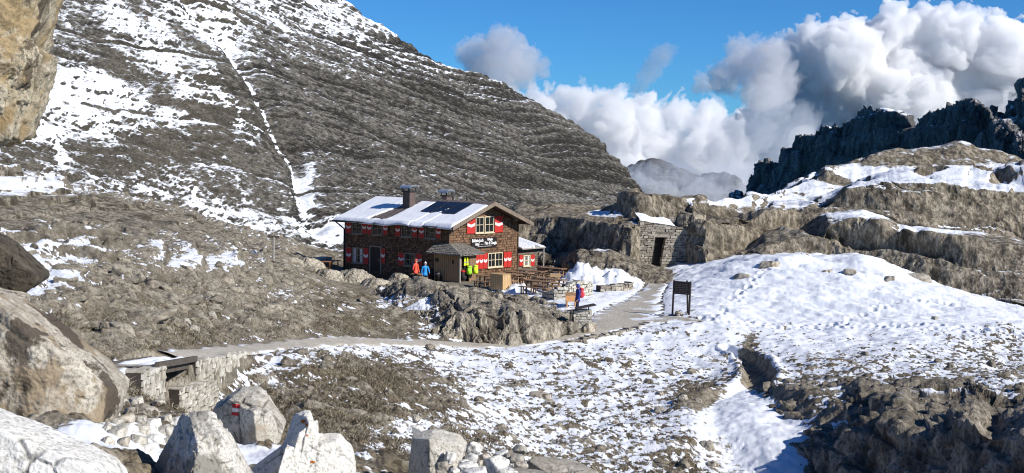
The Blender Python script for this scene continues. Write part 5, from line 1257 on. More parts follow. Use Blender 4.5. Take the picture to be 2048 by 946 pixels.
for side in (0, 1):       # ragged shingle courses
    for row in range(6):
        f0, f1 = row / 6, (row + 1.15) / 6
        A_, B_ = (Vector(T1_[0]), Vector(T1_[1])) if side == 0 else (Vector(T1_[1]), Vector(T1_[2])); C_, D_ = (Vector(U1_[0]), Vector(U1_[1])) if side == 0 else (Vector(U1_[1]), Vector(U1_[2]))
        n = 15
        for k in range(n):
            a, b = k / n, (k + .93) / n; j0 = f0 - rr2.uniform(0, .05)
            e = lambda s, t: (A_.lerp(B_, s)).lerp(C_.lerp(D_, s), t)
            li = Vector((0, 0, .018 + rr2.uniform(0, .03)))
            if f1 > 1.02: f1 = 1.0
            p = [e(a, j0) + li, e(b, j0) + li, e(b, f1) + Vector((0, 0, .008)), e(a, f1) + Vector((0, 0, .008))]
            mb.hexa([v - Vector((0, 0, .014)) for v in p] + p)
mb.build('shingle', mr.mat, prf)
# --- lean-to annex beyond the gable wall
AX0, AX1 = W_, W_ + 2.35; AYB = 3.0; AE = 1.86
mb = MB(); AR = AE + AYB * .22
mb.add([(AX0 + .01, .0, -.5), (AX1, .0, -.5), (AX1, AYB, -.5), (AX0 + .01, AYB, -.5), (AX0 + .01, .0, AE), (AX1, .0, AE), (AX1, AYB, AR), (AX0 + .01, AYB, AR)], [(3, 2, 1, 0), (4, 5, 6, 7), (0, 1, 5, 4), (1, 2, 6, 5), (2, 3, 7, 6), (3, 0, 4, 7)]); an = mb.build('annex_wall', M_SHG, hut)
def ar(y): return AE + .03 + .22 * y
mb = MB(); mb.hexa([(AX0 + .012, -.45, ar(-.45)), (AX1 + .4, -.45, ar(-.45)), (AX1 + .4, AYB, ar(AYB)), (AX0 + .012, AYB, ar(AYB)), (AX0 + .012, -.45, ar(-.45) + .09), (AX1 + .4, -.45, ar(-.45) + .09), (AX1 + .4, AYB, ar(AYB) + .09), (AX0 + .012, AYB, ar(AYB) + .09)]); arf = mb.build('annex_roof', M_GREYW, hut)
mb = MB(); rr2 = random.Random(9)
nst = 9
for k in range(nst):
    a = AX0 + .03 + (AX1 + .36 - AX0 - .03) * k / nst; b = a + (AX1 + .36 - AX0) / nst - .045 - (.05 if k in (5, 6) else 0); y0 = -.44 + (rr2.uniform(.0, .08) if k < 4 else rr2.uniform(.0, .5) if k < 7 else .05)
    mb.hexa([(a, y0, ar(y0) + .091), (b, y0, ar(y0) + .091), (b, AYB, ar(AYB) + .091), (a, AYB, ar(AYB) + .091), (a + .02, y0 + .03, ar(y0) + .15), (b - .02, y0 + .03, ar(y0) + .15), (b - .02, AYB, ar(AYB) + .15), (a + .02, AYB, ar(AYB) + .15)])
mb.build('snow_layer', M_SNOW, arf)
mb = MB(); mb.box(AX1 + .2, AX1 + .29, -.4, -.31, -.5, ar(-.4)); mb.build('annex_post', M_GREYW, hut)
GN = ('g', 0.0)
shutter(GN, rect(GN, 1037.5, 1045.2, 510, 532)); window(GN, rect(GN, 1045.6, 1059.4, 510, 532), M_CREAM, 2, 2, True); shutter(GN, rect(GN, 1060.4, 1068, 509.4, 531.4))
# ================================================================== MASONRY AND PROPS
def stone_mat(name, c1, c2, c3):
    m = NT(name); co = m.coord('Object'); n = m.noise(co, 1.6, 3, .5); n2 = m.noise(co, 9, 5, .7)
    r = m.new('ShaderNodeObjectInfo')
    g = m.new('ShaderNodeNewGeometry').outputs['Random Per Island']
    c = m.ramp(g, [(0., c1), (.55, c2), (1., c3)]); c = m.mix(m.ramp(n2, [(.32, .65), (.6, 0.)]), c, tuple(x * .45 for x in c1))
    m.base(c, .9); m.bump(n2, .6, .03); return m.mat
M_WALLS = stone_mat('dry_stone', (.42, .385, .31), (.60, .565, .48), (.70, .665, .58))
M_WALLC = stone_mat('cave_stone', (.22, .19, .148), (.38, .34, .275), (.50, .455, .375))
M_CORE = plain('wall_core', (.05, .042, .035), .95, .3, 4)

def masonry(mb, core, a, b, za, zb, ta, tb, thick, sw=.30, sh=.16, seed=0, back=None, hole=None, cut=None):
    """courses of rough blocks from plan point a to b; bottoms za, zb and tops ta, tb (world z); front on the right of a->b reversed (towards the viewer)"""
    rs = random.Random(seed); a = Vector((a[0], a[1], 0)); b = Vector((b[0], b[1], 0)); L = (b - a).length; u = (b - a) / L
    nrm = Vector((u.y, -u.x, 0))                                  # facing the viewer when a is left of b
    lo, hi_ = min(za, zb), max(ta, tb); z = lo
    Z0 = lambda s: za + (zb - za) * s / L; Z1 = lambda s: ta + (tb - ta) * s / L
    while z < hi_:
        h = sh * rs.uniform(.7, 1.35); s = -rs.uniform(0, sw)
        while s < L:
            w = sw * rs.uniform(.55, 1.5); s0, s1 = max(s, 0), min(s + w, L); s += w
            if cut:
                iv = cut(z + h * .5)
                if iv:
                    if s0 < iv[0] < s1: s1 = iv[0]
                    elif iv[0] <= s0 and s1 <= iv[1]: continue
                    elif s0 < iv[1] < s1: s0 = iv[1]
            if s1 - s0 < .05: continue
            sm = (s0 + s1) / 2; zt = min(z + h, Z1(sm) + rs.uniform(-.03, .05))
            if zt - z < .04 or z + h < Z0(sm): continue
            if hole and hole(sm, z + h / 2): continue
            pr = rs.uniform(-.03, .045); g = min(.016, h * .075); j = min(.045, h * .2)
            vs = []
            for zz_ in (z + g, zt - g):
                for (ss, dd) in ((s0 + g, pr), (s1 - g, pr), (s1 - g, -thick), (s0 + g, -thick)):
                    p = a + u * (ss + rs.uniform(-j, j) * .6) + nrm * (dd + rs.uniform(-j, j) * .8); vs.append(Vector((p.x, p.y, zz_ + rs.uniform(-j, j) * .7)))
            mb.hexa(vs)
        z += h
    if core is not None:
        e = .05
        q = [a + nrm * -e, b + nrm * -e, b + nrm * (-thick + .01), a + nrm * (-thick + .01)]
        core.hexa([(p.x, p.y, zz_ - .03) for p, zz_ in zip(q, (za, zb, zb, za))] + [(p.x, p.y, zz_ - .06) for p, zz_ in zip(q, (ta, tb, tb, ta))])

def xy(px, D): return ((px - 1024) / FPX * D, D)

# --- cave mouth walled up with masonry
cv = thing('cave_wall', 'rough stone wall closing the mouth of a cave, with a dark doorway', 'stone wall', (0, 0, 0))
a_, b_ = P(1276, 500, 97.7), P(1390, 500, 98.4)
Lc = math.hypot(b_[0] - a_[0], b_[1] - a_[1]); zB = float(P(1320, 534, 98.0)[2]); zT0 = float(P(1283, 441, 97.7)[2]); zT1 = float(P(1390, 459, 98.4)[2])
zD = float(P(1318, 474, 98.0)[2]); sD = lambda px: (px - 1276) / 114 * Lc
def cave_cut(z):
    if z >= zD: return None
    k = (zD - z) / (zD - zB); return sD(1310.5) - k * (sD(1310.5) - sD(1302)), sD(1331) - k * (sD(1331) - sD(1321))
mb = MB(); masonry(mb, None, a_, b_, zB - .5, zB - .3, zT0, zT1, .5, .34, .17, 5, cut=cave_cut); mb.build('masonry', M_WALLC, cv)
u_c = Vector((b_[0] - a_[0], b_[1] - a_[1], 0)) / Lc; n_c = Vector((u_c.y, -u_c.x, 0)); A_c = Vector((a_[0], a_[1], 0))
def cpt(s, d, z): p = A_c + u_c * s + n_c * d; return (p.x, p.y, z)
cb = MB()
for s0, s1 in ((0, sD(1301)), (sD(1332), Lc)):
    cb.hexa([cpt(s0, -.06, zB - .5), cpt(s1, -.06, zB - .5), cpt(s1, -.48, zB - .5), cpt(s0, -.48, zB - .5)] + [cpt(s, d, zT0 + (zT1 - zT0) * s / Lc - .08) for s, d in ((s0, -.06), (s1, -.06), (s1, -.48), (s0, -.48))])
cb.hexa([cpt(sD(1301) + .01, -.06, zD + .05), cpt(sD(1332) - .01, -.06, zD + .05), cpt(sD(1332) - .01, -.48, zD + .05), cpt(sD(1301) + .01, -.48, zD + .05)] + [cpt(s, d, zT0 + (zT1 - zT0) * s / Lc - .09) for s, d in ((sD(1301) + .01, -.06), (sD(1332) - .01, -.06), (sD(1332) - .01, -.48), (sD(1301) + .01, -.48))])
cb.build('wall_core', M_CORE, cv)
mb = MB(); mb.hexa([cpt(sD(1306), .04, zD - .01), cpt(sD(1335), .04, zD - .01), cpt(sD(1335), -.5, zD - .01), cpt(sD(1306), -.5, zD - .01), cpt(sD(1306), .04, zD + .13), cpt(sD(1335), .04, zD + .13), cpt(sD(1335), -.5, zD + .13), cpt(sD(1306), -.5, zD + .13)]); mb.build('lintel', M_WALLC, cv)
mb = MB(); mb.hexa([cpt(sD(1297), -.5, zB - .5), cpt(sD(1336), -.5, zB - .5), cpt(sD(1336), -.62, zB - .5), cpt(sD(1297), -.62, zB - .5), cpt(sD(1297), -.5, zD + .2), cpt(sD(1336), -.5, zD + .2), cpt(sD(1336), -.62, zD + .2), cpt(sD(1297), -.62, zD + .2)]); mb.build('doorway', M_INSIDE, cv)  # black panel closing the opening, the cave's darkness put in as colour
M_FLANK = MAT_RIDGE
rock('rock_flank', 'fluted rock buttress hugging the hut side of the walled cave', P(1262, 494, 97.3), [frame_planes(.62, 2.0, 1.0, [((-.6, -.7, .3), .75), ((.7, -.6, .25), .72), ((.2, -.5, .9), 1.55), ((.75, .1, .7), 1.15), ((-.5, .0, .9), 1.6)])], MAT_RIDGE, sub=6, soft=14, amp=.16, f=1.4, seed=611, cat='rock', crack=(.08, .8))
rock('rock_flank', 'fluted rock buttress leaning on the snow bank side of the walled cave', P(1402, 500, 98.0), [frame_planes(.95, 1.75, 1.1, [((-.6, -.7, .3), .85), ((.6, -.6, .4), 1.0), ((.1, -.6, .8), 1.35), ((-.75, .1, .65), 1.2)])], MAT_RIDGE, sub=6, soft=14, amp=.18, f=1.3, seed=617, cat='rock', crack=(.08, .8))
rock('rock_flank', 'overhanging rock lip resting on the top corner of the walled cave', P(1384, 446, 99.0), [frame_planes(1.0, .62, 1.0, [((-.5, -.6, .5), .75), ((.5, -.6, .6), .85), ((0, -.5, -.9), .6)])], MAT_RIDGE, sub=6, soft=14, amp=.14, f=1.6, seed=619, cat='rock', crack=(.08, .9))
# snow lying on top of the cave wall
ns = 40; sv = []
for i in range(ns + 1):
    s = Lc * (.02 + .62 * i / ns); 
    for j in range(9):
        d = .05 - 1.5 * j / 8; h = (.10 + .07 * math.sin(s * 3.1) + .05 * mnoise.noise(Vector((s * 2, d * 2, 0)))) * min(1, j / 1.0 + .05) * min(1, (ns - i) / 8 + .05) + j * .045
        sv.append(cpt(s, d, zT0 + (zT1 - zT0) * s / Lc + .02 + h))
so_ = mesh_np('snow_patch', np.array(sv), grid_quads(ns + 1, 9), mat=M_SNOW); so_.parent = cv; so_.name = 'snow_cap'

# --- footbridge
def pathpt(px, off=0.0):
    i = int(np.argmin(np.abs(_ppx - px))); c = PATHL[i]; t_ = PATHL[min(i + 1, len(PATHL) - 1), :2] - PATHL[max(i - 1, 0), :2]; t_ /= np.linalg.norm(t_)
    return Vector((c[0] + t_[1] * off, c[1] - t_[0] * off, c[2])), Vector((t_[0], t_[1], 0))
pA_, tA = pathpt(268); pB_, tB = pathpt(352)
br = thing('footbridge', 'small plank footbridge under thin snow, on stone abutments', 'footbridge', (0, 0, 0))
nA = Vector((tA.y, -tA.x, 0)); dB = (pB_ - pA_); up_ = Vector((0, 0, 1))
M_BEAM = plain('bridge_beam', (.10, .085, .07), .85, .3, 8, stretch=(1, 1, 1)); M_PLANK = plain('bridge_plank', (.30, .27, .235), .85, .3, 8)
hwB = .52
mb = MB(); npk = 11
for k in range(npk):
    c = pA_ + dB * ((k + .5) / npk) + up_ * .03; w = dB.length / npk * .92 / 2; d = dB.normalized()
    q = [c - d * w + nA * hwB, c + d * w + nA * hwB, c + d * w - nA * hwB, c - d * w - nA * hwB]; mb.hexa([p - up_ * .05 for p in q] + q)
mb.build('deck', M_PLANK, br)
for s_ in (1, -1):
    mb = MB(); o_ = nA * (hwB + .06) * s_; mb.bar(pA_ + o_ - dB * .02 + up_ * .02, pB_ + o_ + dB * .02 + up_ * .02, .12, .15); mb.build('side_beam', M_BEAM, br)
mb = MB(); mb.bar(pA_ + nA * (hwB - .1) - up_ * .16, pB_ + nA * (hwB - .1) - up_ * .16, .14, .16); mb.build('girder', M_BEAM, br)
sv = []
for i in range(31):
    for j in range(13):
        c = pA_ + dB * (i / 30) + nA * (hwB * (.96 - 1.92 * j / 12)); n_ = mnoise.noise(Vector((c.x * 2.5, c.y * 2.5, 0))); g_ = min(1, min(j, 12 - j) / 2) * min(1, min(i, 30 - i) / 2)
        sv.append(c + up_ * (.025 + g_ * max(-.02, .065 + .05 * n_ - .06 * math.exp(-((j - 5.5) / 1.6) ** 2))))
o_ = mesh_np('snow_layer', np.array(sv), grid_quads(31, 13)[:, ::-1], mat=M_SNOW, parent=br)
def edgept(px, off): p, t = pathpt(px, off); return p
def base_z(p): return gz(p.x, p.y) - .35
rw = thing('retaining_wall', 'dry stone retaining wall holding up the path past the footbridge', 'stone wall', (0, 0, 0))
def wall_run(parent, pxs_, off, top, mat, seed, thick=.42, sw=.32, sh=.18, drop=None, name='masonry'):
    mb, cbm = MB(), MB()
    for k in range(len(pxs_) - 1):
        p0, p1 = edgept(pxs_[k], off), edgept(pxs_[k + 1], off); o0, o1 = edgept(pxs_[k], off + .35), edgept(pxs_[k + 1], off + .35)
        masonry(mb, cbm, p0, p1, gz(o0.x, o0.y) - .3, gz(o1.x, o1.y) - .3, p0.z + top, p1.z + top, thick, sw, sh, seed + k)
    mb.build(name, mat, parent); cbm.build('wall_core', M_CORE, parent)
wall_run(rw, [343, 362, 382, 404, 426, 448], .66, .0, M_WALLS, 50)
wall_run(br, [222, 240, 262, 283], .66, -.02, M_WALLS, 60, name='abutment')
# inner wall of the culvert and the apron below it
mb, cbm = MB(), MB(); p0, p1 = edgept(274, -.25), edgept(350, -.25); masonry(mb, cbm, p0, p1, p0.z - 1.3, p1.z - 1.3, p0.z - .06, p1.z - .06, .3, .3, .17, 71); mb.build('abutment', M_WALLC, br); cbm.build('wall_core', M_CORE, br)
mb, cbm = MB(), MB(); p0, p1 = edgept(289, .95), edgept(366, 1.0)
zg = gz(p0.x, p0.y) - .5; masonry(mb, cbm, p0, p1, zg, zg, p0.z - .60, p1.z - .66, .9, .27, .14, 75); mb.build('abutment', M_WALLS, br); cbm.build('wall_core', M_CORE, br)

# --- terrace walls
tw = thing('terrace_wall', 'low curved dry stone wall at the edge of the hut terrace', 'stone wall', (0, 0, 0))
mb, cbm = MB(), MB()
TW = [(1086, 80.5, .55), (1110, 79.6, .75), (1140, 79.8, 1.0), (1164, 81.0, 1.15), (1188, 82.6, .85)]
for k in range(len(TW) - 1):
    (p0, d0, h0), (p1, d1, h1) = TW[k], TW[k + 1]; A2, B2 = xy(p0, d0), xy(p1, d1); z0, z1 = gz(A2[0], A2[1] - .5), gz(B2[0], B2[1] - .5)
    masonry(mb, cbm, A2, B2, z0 - .4, z1 - .4, max(gz(*A2), z0) + h0 * .85, max(gz(*B2), z1) + h1 * .85, .5, .34, .19, 80 + k)
mb.build('masonry', M_WALLS, tw); cbm.build('wall_core', M_CORE, tw)
tw = thing('terrace_wall', 'snow covered end of stone wall beside the climbing path', 'stone wall', (0, 0, 0))
mb, cbm = MB(), MB()
TW = [(1203, 84.2, .45), (1225, 84.6, .38), (1248, 85.2, .42), (1270, 86.6, .5)]
for k in range(len(TW) - 1):
    (p0, d0, h0), (p1, d1, h1) = TW[k], TW[k + 1]; A2, B2 = xy(p0, d0), xy(p1, d1); z0, z1 = gz(A2[0], A2[1] - .4), gz(B2[0], B2[1] - .4)
    masonry(mb, cbm, A2, B2, z0 - .3, z1 - .3, z0 + h0, z1 + h1, .5, .36, .2, 90 + k)
mb.build('masonry', M_WALLC, tw); cbm.build('wall_core', M_CORE, tw)
# rough footing stones along the lower edge of the path
tw = thing('footing_wall', 'half buried row of footing stones under the snowy path edge', 'stone wall', (0, 0, 0)); mb, cbm = MB(), MB(); pp_ = [1095, 1125, 1155, 1185, 1215, 1240]
for k in range(len(pp_) - 1):
    p0, p1 = edgept(pp_[k], 1.5 + .1 * (k % 2)), edgept(pp_[k + 1], 1.5 + .1 * ((k + 1) % 2)); masonry(mb, None, p0, p1, gz(p0.x, p0.y) - .3, gz(p1.x, p1.y) - .3, gz(p0.x, p0.y) + .16, gz(p1.x, p1.y) + .12, .4, .34, .2, 100 + k, hole=lambda s, z: random.random() < .3)
mb.build('masonry', M_WALLC, tw)

# --- tables and benches on the terrace
RZ = math.atan2(.777, .629)
def pick(px, py, h):
    """terrace spot whose point h above the ground shows at the pixel"""
    z = GZ0 + h
    for _ in range(4):
        d = ray(px, py); t = z / d[2]; z = gz(d[0] * t, d[1] * t) + h
    return Vector((d[0] * t, d[1] * t, z - h))
M_TBL = plain('table_wood', (.27, .165, .095), .75, .3, 7, stretch=(8, .7, 8)); M_TBLN = plain('table_wood_new', (.52, .35, .17), .7, .2, 7, stretch=(8, .7, 8)); M_TBLR = plain('table_wood_red', (.42, .17, .07), .65, .25, 7, stretch=(8, .7, 8)); M_BEN = plain('bench_wood', (.30, .19, .11), .75, .3, 7, stretch=(8, .7, 8))
def make_table(mat, L=2.2, W=.68, H=.76, name='wooden_table'):
    t = thing(name, 'x', 'table')
    mb = MB()
    for k in range(4): x0 = -W / 2 + W / 4 * k; mb.box(x0 + .004, x0 + W / 4 - .004, -L / 2, L / 2, H - .045, H)
    mb.build('tabletop', mat, t)
    for sx in (-1, 1):
        for sy in (-1, 1): mb = MB(); mb.bar((sx * W * .40, sy * (L / 2 - .28), -.15), (sx * W * .33, sy * (L / 2 - .28), H - .04), .075, .075, up=(0, 1, 0)); mb.build('leg', mat, t)
    mb = MB()
    for sy in (-1, 1): mb.bar((-W * .4, sy * (L / 2 - .28), .32), (W * .4, sy * (L / 2 - .28), .32), .05, .07)
    mb.bar((0, -L / 2 + .3, .34), (0, L / 2 - .3, .34), .05, .08); mb.build('stretcher', mat, t)
    return t
def make_bench(mat, L=2.2, W=.28, H=.45, name='wooden_bench'):
    t = thing(name, 'x', 'bench')
    mb = MB(); mb.box(-W / 2, -.005, -L / 2, L / 2, H - .045, H); mb.box(.005, W / 2, -L / 2, L / 2, H - .045, H); mb.build('seat', mat, t)
    for sx in (-1, 1):
        for sy in (-1, 1): mb = MB(); mb.bar((sx * W * .42, sy * (L / 2 - .25), -.15), (sx * W * .36, sy * (L / 2 - .25), H - .04), .06, .06, up=(0, 1, 0)); mb.build('leg', mat, t)
    return t
T0, TN, B0 = make_table(M_TBL), make_table(M_TBLN), make_bench(M_BEN)
def settle(o, q, rz_=RZ): o.location = q; o.rotation_euler = (0, 0, rz_)
TABLES = [  # px, py of the table-top centre, phrase, benches on (far side, near side)
 (1103, 535.5, 'table by the annex corner, farthest from the path', 1, 1), (1063, 541, 'table straight in front of the annex window', 1, 1), (1037, 544, 'table before the pair of red shutters', 0, 1), (1012, 547, 'table just behind the crate, under the large window', 1, 1),
 (984, 552, 'table holding the bright backpacks, closest to the porch', 1, 1), (1102, 557.5, 'table next to the peaked snow heap', 1, 1), (1079, 563, 'table at the terrace edge, right behind the small snow heap', 1, 1), (1168, 544.5, 'lone table behind the peaked snow heap', 1, 1)]
ux = Vector((.629, .777, 0)); used = [False] * 3
for k, (px, py, ph, bf, bn) in enumerate(TABLES):
    q = pick(px, py, .76) if px != 1168 else Vector((*xy(1170, 91.6), GZ0 + .05)); t = T0 if not used[0] else copy_tree(T0); used[0] = True
    settle(t, q); t['label'] = 'brown ' + ph; t['group'] = 'wooden tables on the terrace'
    for s_, on, wd in ((1, bf, 'far'), (-1, bn, 'near')):
        if on:
            p = q + ux * .62 * s_; p.z = gz(p.x, p.y) if px != 1168 else q.z; b = B0 if not used[1] else copy_tree(B0); used[1] = True
            settle(b, p); b['label'] = ('bench on the ' + ('hut rear' if s_ > 0 else 'porch') + ' side of the ' + ph).replace(',', ''); b['group'] = 'wooden benches on the terrace'
            if len(b['label'].split()) > 16: b['label'] = ' '.join(b['label'].split()[:16])
q = pick(1111, 549.5, .76); settle(TN, q, RZ - .9); TN['label'] = 'light new wood table turned across the rows of brown ones'; TN['group'] = 'wooden tables on the terrace'
# red brown table and grey trough on the other side of the hut
M_ = make_table(M_TBLR, 1.75, .7, .76); q = pick(662, 521.5, .76); settle(M_, q, RZ - 1.25); M_['label'] = 'orange brown table alone at the far end of the hut'
tr_ = thing('wooden_trough', 'weathered grey plank trough behind the orange brown table', 'trough'); 
for y0, y1, x0, x1 in ((-.85, .85, -.42, -.36), (-.85, .85, .36, .42), (-.85, -.79, -.36, .36), (.79, .85, -.36, .36)): mb = MB(); mb.box(x0, x1, y0, y1, .2, .72); mb.build('side_board', M_GREYW, tr_)
mb = MB(); mb.box(-.36, .36, -.79, .79, .22, .30); mb.build('bottom_board', M_GREYW, tr_)
mb = MB(); mb.box(-.355, .355, -.785, .785, .55, .66); mb.build('snow_fill', M_SNOW, tr_)
for sy in (-1, 1): mb = MB(); mb.box(-.4, .4, sy * .6 - .05, sy * .6 + .05, -.2, .2); mb.build('leg', M_GREYW, tr_)
q = Vector((*xy(641, M_.location.y + 1.3), 0)); settle(tr_, Vector((q[0], q[1], gz(q[0], q[1]) + .05)), RZ - 1.3)
# small table in front of the long wall
t = make_table(M_TBLN, 1.1, .5, .6, 'small_table'); q = pick(838, 548, .6); settle(t, q, RZ + .1); t['label'] = 'small pale table in front of the two hikers'; 
# --- mounds of pale bedrock at the foot of the long wall
for px, py, w_, h_, D, lb, sd in ((706, 560, 92, 34, 90.5, 'broad mound of pale bedrock below the corner window of the hut', 631), (752, 571, 70, 26, 88.5, 'rounded mound of pale bedrock below the dark hut door', 633), (655, 552, 64, 24, 92.5, 'low mound of pale bedrock beneath the orange brown table', 637), (800, 560, 52, 24, 86.5, 'lumpy bedrock block at the near edge of the hut terrace, by the two hikers', 639), (612, 530, 70, 26, 96, 'jagged pale bedrock ledge between the signpost and the plank trough', 641)):
    q = ground_hit(px, py + h_ * .15, 60); D = float(q.y); s_ = D / FPX; a_w, a_h = w_ * s_ / 2, h_ * s_ / 2 * 1.25
    rock('bedrock_mound', lb, (q.x, q.y + .25 * a_w, q.z + a_h * .12), [frame_planes(a_w, a_h, a_w * .8, [((-.5, -.5, .8), a_h * 1.0), ((.5, -.5, .8), a_h * 1.02), ((0, -.7, .7), a_h * .95), ((.8, 0, .6), a_w * .8), ((-.8, 0, .6), a_w * .78), ((.2, .5, .9), a_h * 1.02)])], MAT_OUT, sub=6, soft=12, amp=.30 * a_h, f=1.6, seed=sd, cat='rock', crack=(.05, 1.1))
# --- wooden crate
M_CRATE = plain('crate_wood', (.58, .40, .20), .7, .25, 5, stretch=(9, 9, .6)); M_CRATE2 = plain('crate_trim', (.50, .33, .16), .7, .25, 5, stretch=(1, 1, 1))
q = ground_hit(1005, 580.5, 70); cr = thing('wooden_crate', 'square box of new yellow boards at the front of the terrace', 'crate', (q.x, q.y, gz(q.x, q.y) + .02), RZ)
CX, CY, CH = .78, 1.02, .92
mb = MB(); mb.box(0.0, CX, 0, CY, 0, CH); mb.build('box_body', M_CRATE, cr)
mb = MB(); mb.box(-.03, CX + .03, -.03, CY + .03, CH + .002, CH + .045); mb.build('lid', M_CRATE2, cr)
mb = MB()
for k in range(1, 7): y = CY * k / 7; mb.box(-.004, -.001, y - .006, y + .006, .01, CH - .01)
for k in range(1, 5): x = CX * k / 5; mb.box(x - .006, x + .006, -.004, -.001, .01, CH - .01)
mb.build('board_gap', M_DTRIM, cr)
for x in (0, CX): mb = MB(); mb.box(x - .02 if x == 0 else x - .05, x + .05 if x == 0 else x + .02, -.026, -.005, .01, CH - .01); mb.build('corner_batten', M_CRATE2, cr)

# --- information board on posts
M_PANEL = plain('carved_panel', (.055, .042, .036), .8, .3, 9, stretch=(1, 1, 3)); M_POST = plain('dark_post', (.075, .06, .05), .85, .3, 9, stretch=(1, 1, .3)); M_CARVE = plain('carved_lines', (.20, .165, .14), .85, .3, 20)
q0 = ground_hit(1344.5, 629, 60); q1 = V(1377.5, 634, q0.y - .55); ib = thing('information_board', 'dark carved wooden information board on posts in the snow', 'sign', (q0.x, q0.y, q0.z - .05), math.atan2(q1.y - q0.y, q1.x - q0.x))
wB = math.hypot(q1.x - q0.x, q1.y - q0.y); s_ = q0.y / FPX; hB = 71 * s_
ln = .035
for x in (0, wB): mb = MB(); mb.bar((x, 0, -.3), (x + hB * ln, 0, hB), .085, .085, up=(0, 1, 0)); mb.build('post', M_POST, ib)
mb = MB(); mb.bar((wB * .72, .5, -.3), (wB * .80, .10, hB + .03), .08, .08, up=(0, 1, 0)); mb.build('brace', M_POST, ib)
z0, z1 = hB - 27 * s_, hB - 3 * s_
def sh_(x, y, z): return (x + z * ln, y, z)
mb = MB(); mb.hexa([sh_(.045, -.03, z0), sh_(wB - .045, -.03, z0), sh_(wB - .045, .03, z0), sh_(.045, .03, z0), sh_(.045, -.03, z1), sh_(wB - .045, -.03, z1), sh_(wB - .045, .03, z1), sh_(.045, .03, z1)]); pn = mb.build('panel', M_PANEL, ib)
mb = MB(); mb.bar(sh_(.05, 0, z1 + .03), sh_(wB - .05, 0, z1 + .03), .09, .05); mb.build('top_rail', M_POST, ib)
mb = MB(); rs_ = random.Random(4)
for r_i in range(6):
    zc = z1 - .09 - r_i * (z1 - z0 - .15) / 5.2; x = .11
    while x < wB - .16:
        w = rs_.uniform(.03, .12); w = min(w, wB - .1 - x); mb.hexa([sh_(x, -.036, zc - .016), sh_(x + w, -.036, zc - .016), sh_(x + w, -.0305, zc - .016), sh_(x, -.0305, zc - .016), sh_(x, -.036, zc + .016), sh_(x + w, -.036, zc + .016), sh_(x + w, -.0305, zc + .016), sh_(x, -.0305, zc + .016)]); x += w + rs_.uniform(.02, .06)
mb.build('carving', M_CARVE, pn)
for k in range(16):
    px = 1350 + rs_.uniform(0, 28); py = 632 - abs(rs_.gauss(0, 3.2)); stone('support_stone', 'brown stone heaped round the feet of the information board', px, py, rs_.uniform(6, 11), rs_.uniform(5, 8), q0.y - .1 + rs_.uniform(-.45, .35), [M_WARM, M_GREYR][k % 2], 2000 + k, sub=3, group='stones at the feet of the information board')
# --- lectern on a stone plinth, dark marker post next to it
q = ground_hit(1165, 667, 55); D_ = float(q.y); s_ = D_ / FPX
le = thing('viewing_lectern', 'tilted dark lectern panel on a block of masonry beside the gravel path', 'lectern', q, 0)
zt = 47 * s_; hw_ = 18.5 * s_
mb, cbm = MB(), MB(); O_ = Vector((q.x, q.y))
masonry(mb, cbm, (-hw_, -.02), (hw_, .05), -.4, -.4, zt, zt, .62, .26, .11, 131); mb.build('plinth', M_WALLS, le)
cbm.build('plinth_core', M_CORE, le)
mb = MB(); a0 = Vector((-.36, -.05, zt + .10)); a1 = Vector((.62, .12, zt + .30)); mb.bar(a0, a1, .62, .05, up=(0, 0, 1)); mb.build('panel', M_PANEL, le)
for p in ((-.22, .05), (.3, .12)): mb = MB(); mb.box(p[0] - .03, p[0] + .03, p[1] - .03, p[1] + .03, zt - .02, zt + .12 + (p[0] + .22) * .2); mb.build('foot', M_DARKM, le)
q = ground_hit(1138.5, 669, 55); s_ = q.y / FPX
mp_ = thing('marker_post', 'dark slender marker post with a small plank top next to the lectern', 'post', q, 0)
mb = MB(); mb.bar((0, 0, -.3), (50 * s_ * .05, 0, 48 * s_), .10, .10, up=(0, 1, 0)); mb.build('pole', M_POST, mp_); mb = MB(); mb.bar((-.12, 0, 48 * s_ + .0), (.34, .05, 48 * s_ + .06), .2, .05); mb.build('plank_top', M_PANEL, mp_)
# rock under the plinth
stone('plinth_rock', 'fluted bedrock block carrying the masonry lectern plinth', 1166, 662, 58, 34, D_ + .35, M_WARM, 2101, sub=6, dep=.5, amp=.2)
# --- light wooden bench behind the lectern
M_BL = plain('bench_orange', (.62, .34, .15), .65, .2, 7, stretch=(.8, 6, 6)); M_BB = plain('bench_brown', (.33, .18, .085), .7, .2, 7, stretch=(.8, 6, 6))
q = ground_hit(1142, 615, 60); bn = thing('resting_bench', 'light wooden bench with a brown top plank, behind the lectern', 'bench', q, .08); s_ = q.y / FPX
w = 11 * s_
mb = MB(); mb.box(-w, w, .14, .18, .66, .84); mb.build('backrest', M_BB, bn); mb = MB(); mb.box(-w, w, .12, .16, .40, .64); mb.build('backrest', M_BL, bn); mb = MB(); mb.box(-w, w, -.26, .12, .36, .40); mb.build('seat', M_BL, bn)
for x in (-w + .06, w - .06): mb = MB(); mb.bar((x, .2, -.2), (x, .2, .84), .07, .06, up=(0, 1, 0)); mb.build('leg', M_BB, bn); mb = MB(); mb.bar((x, -.2, -.2), (x, -.2, .355), .07, .06, up=(0, 1, 0)); mb.build('leg', M_BL, bn)
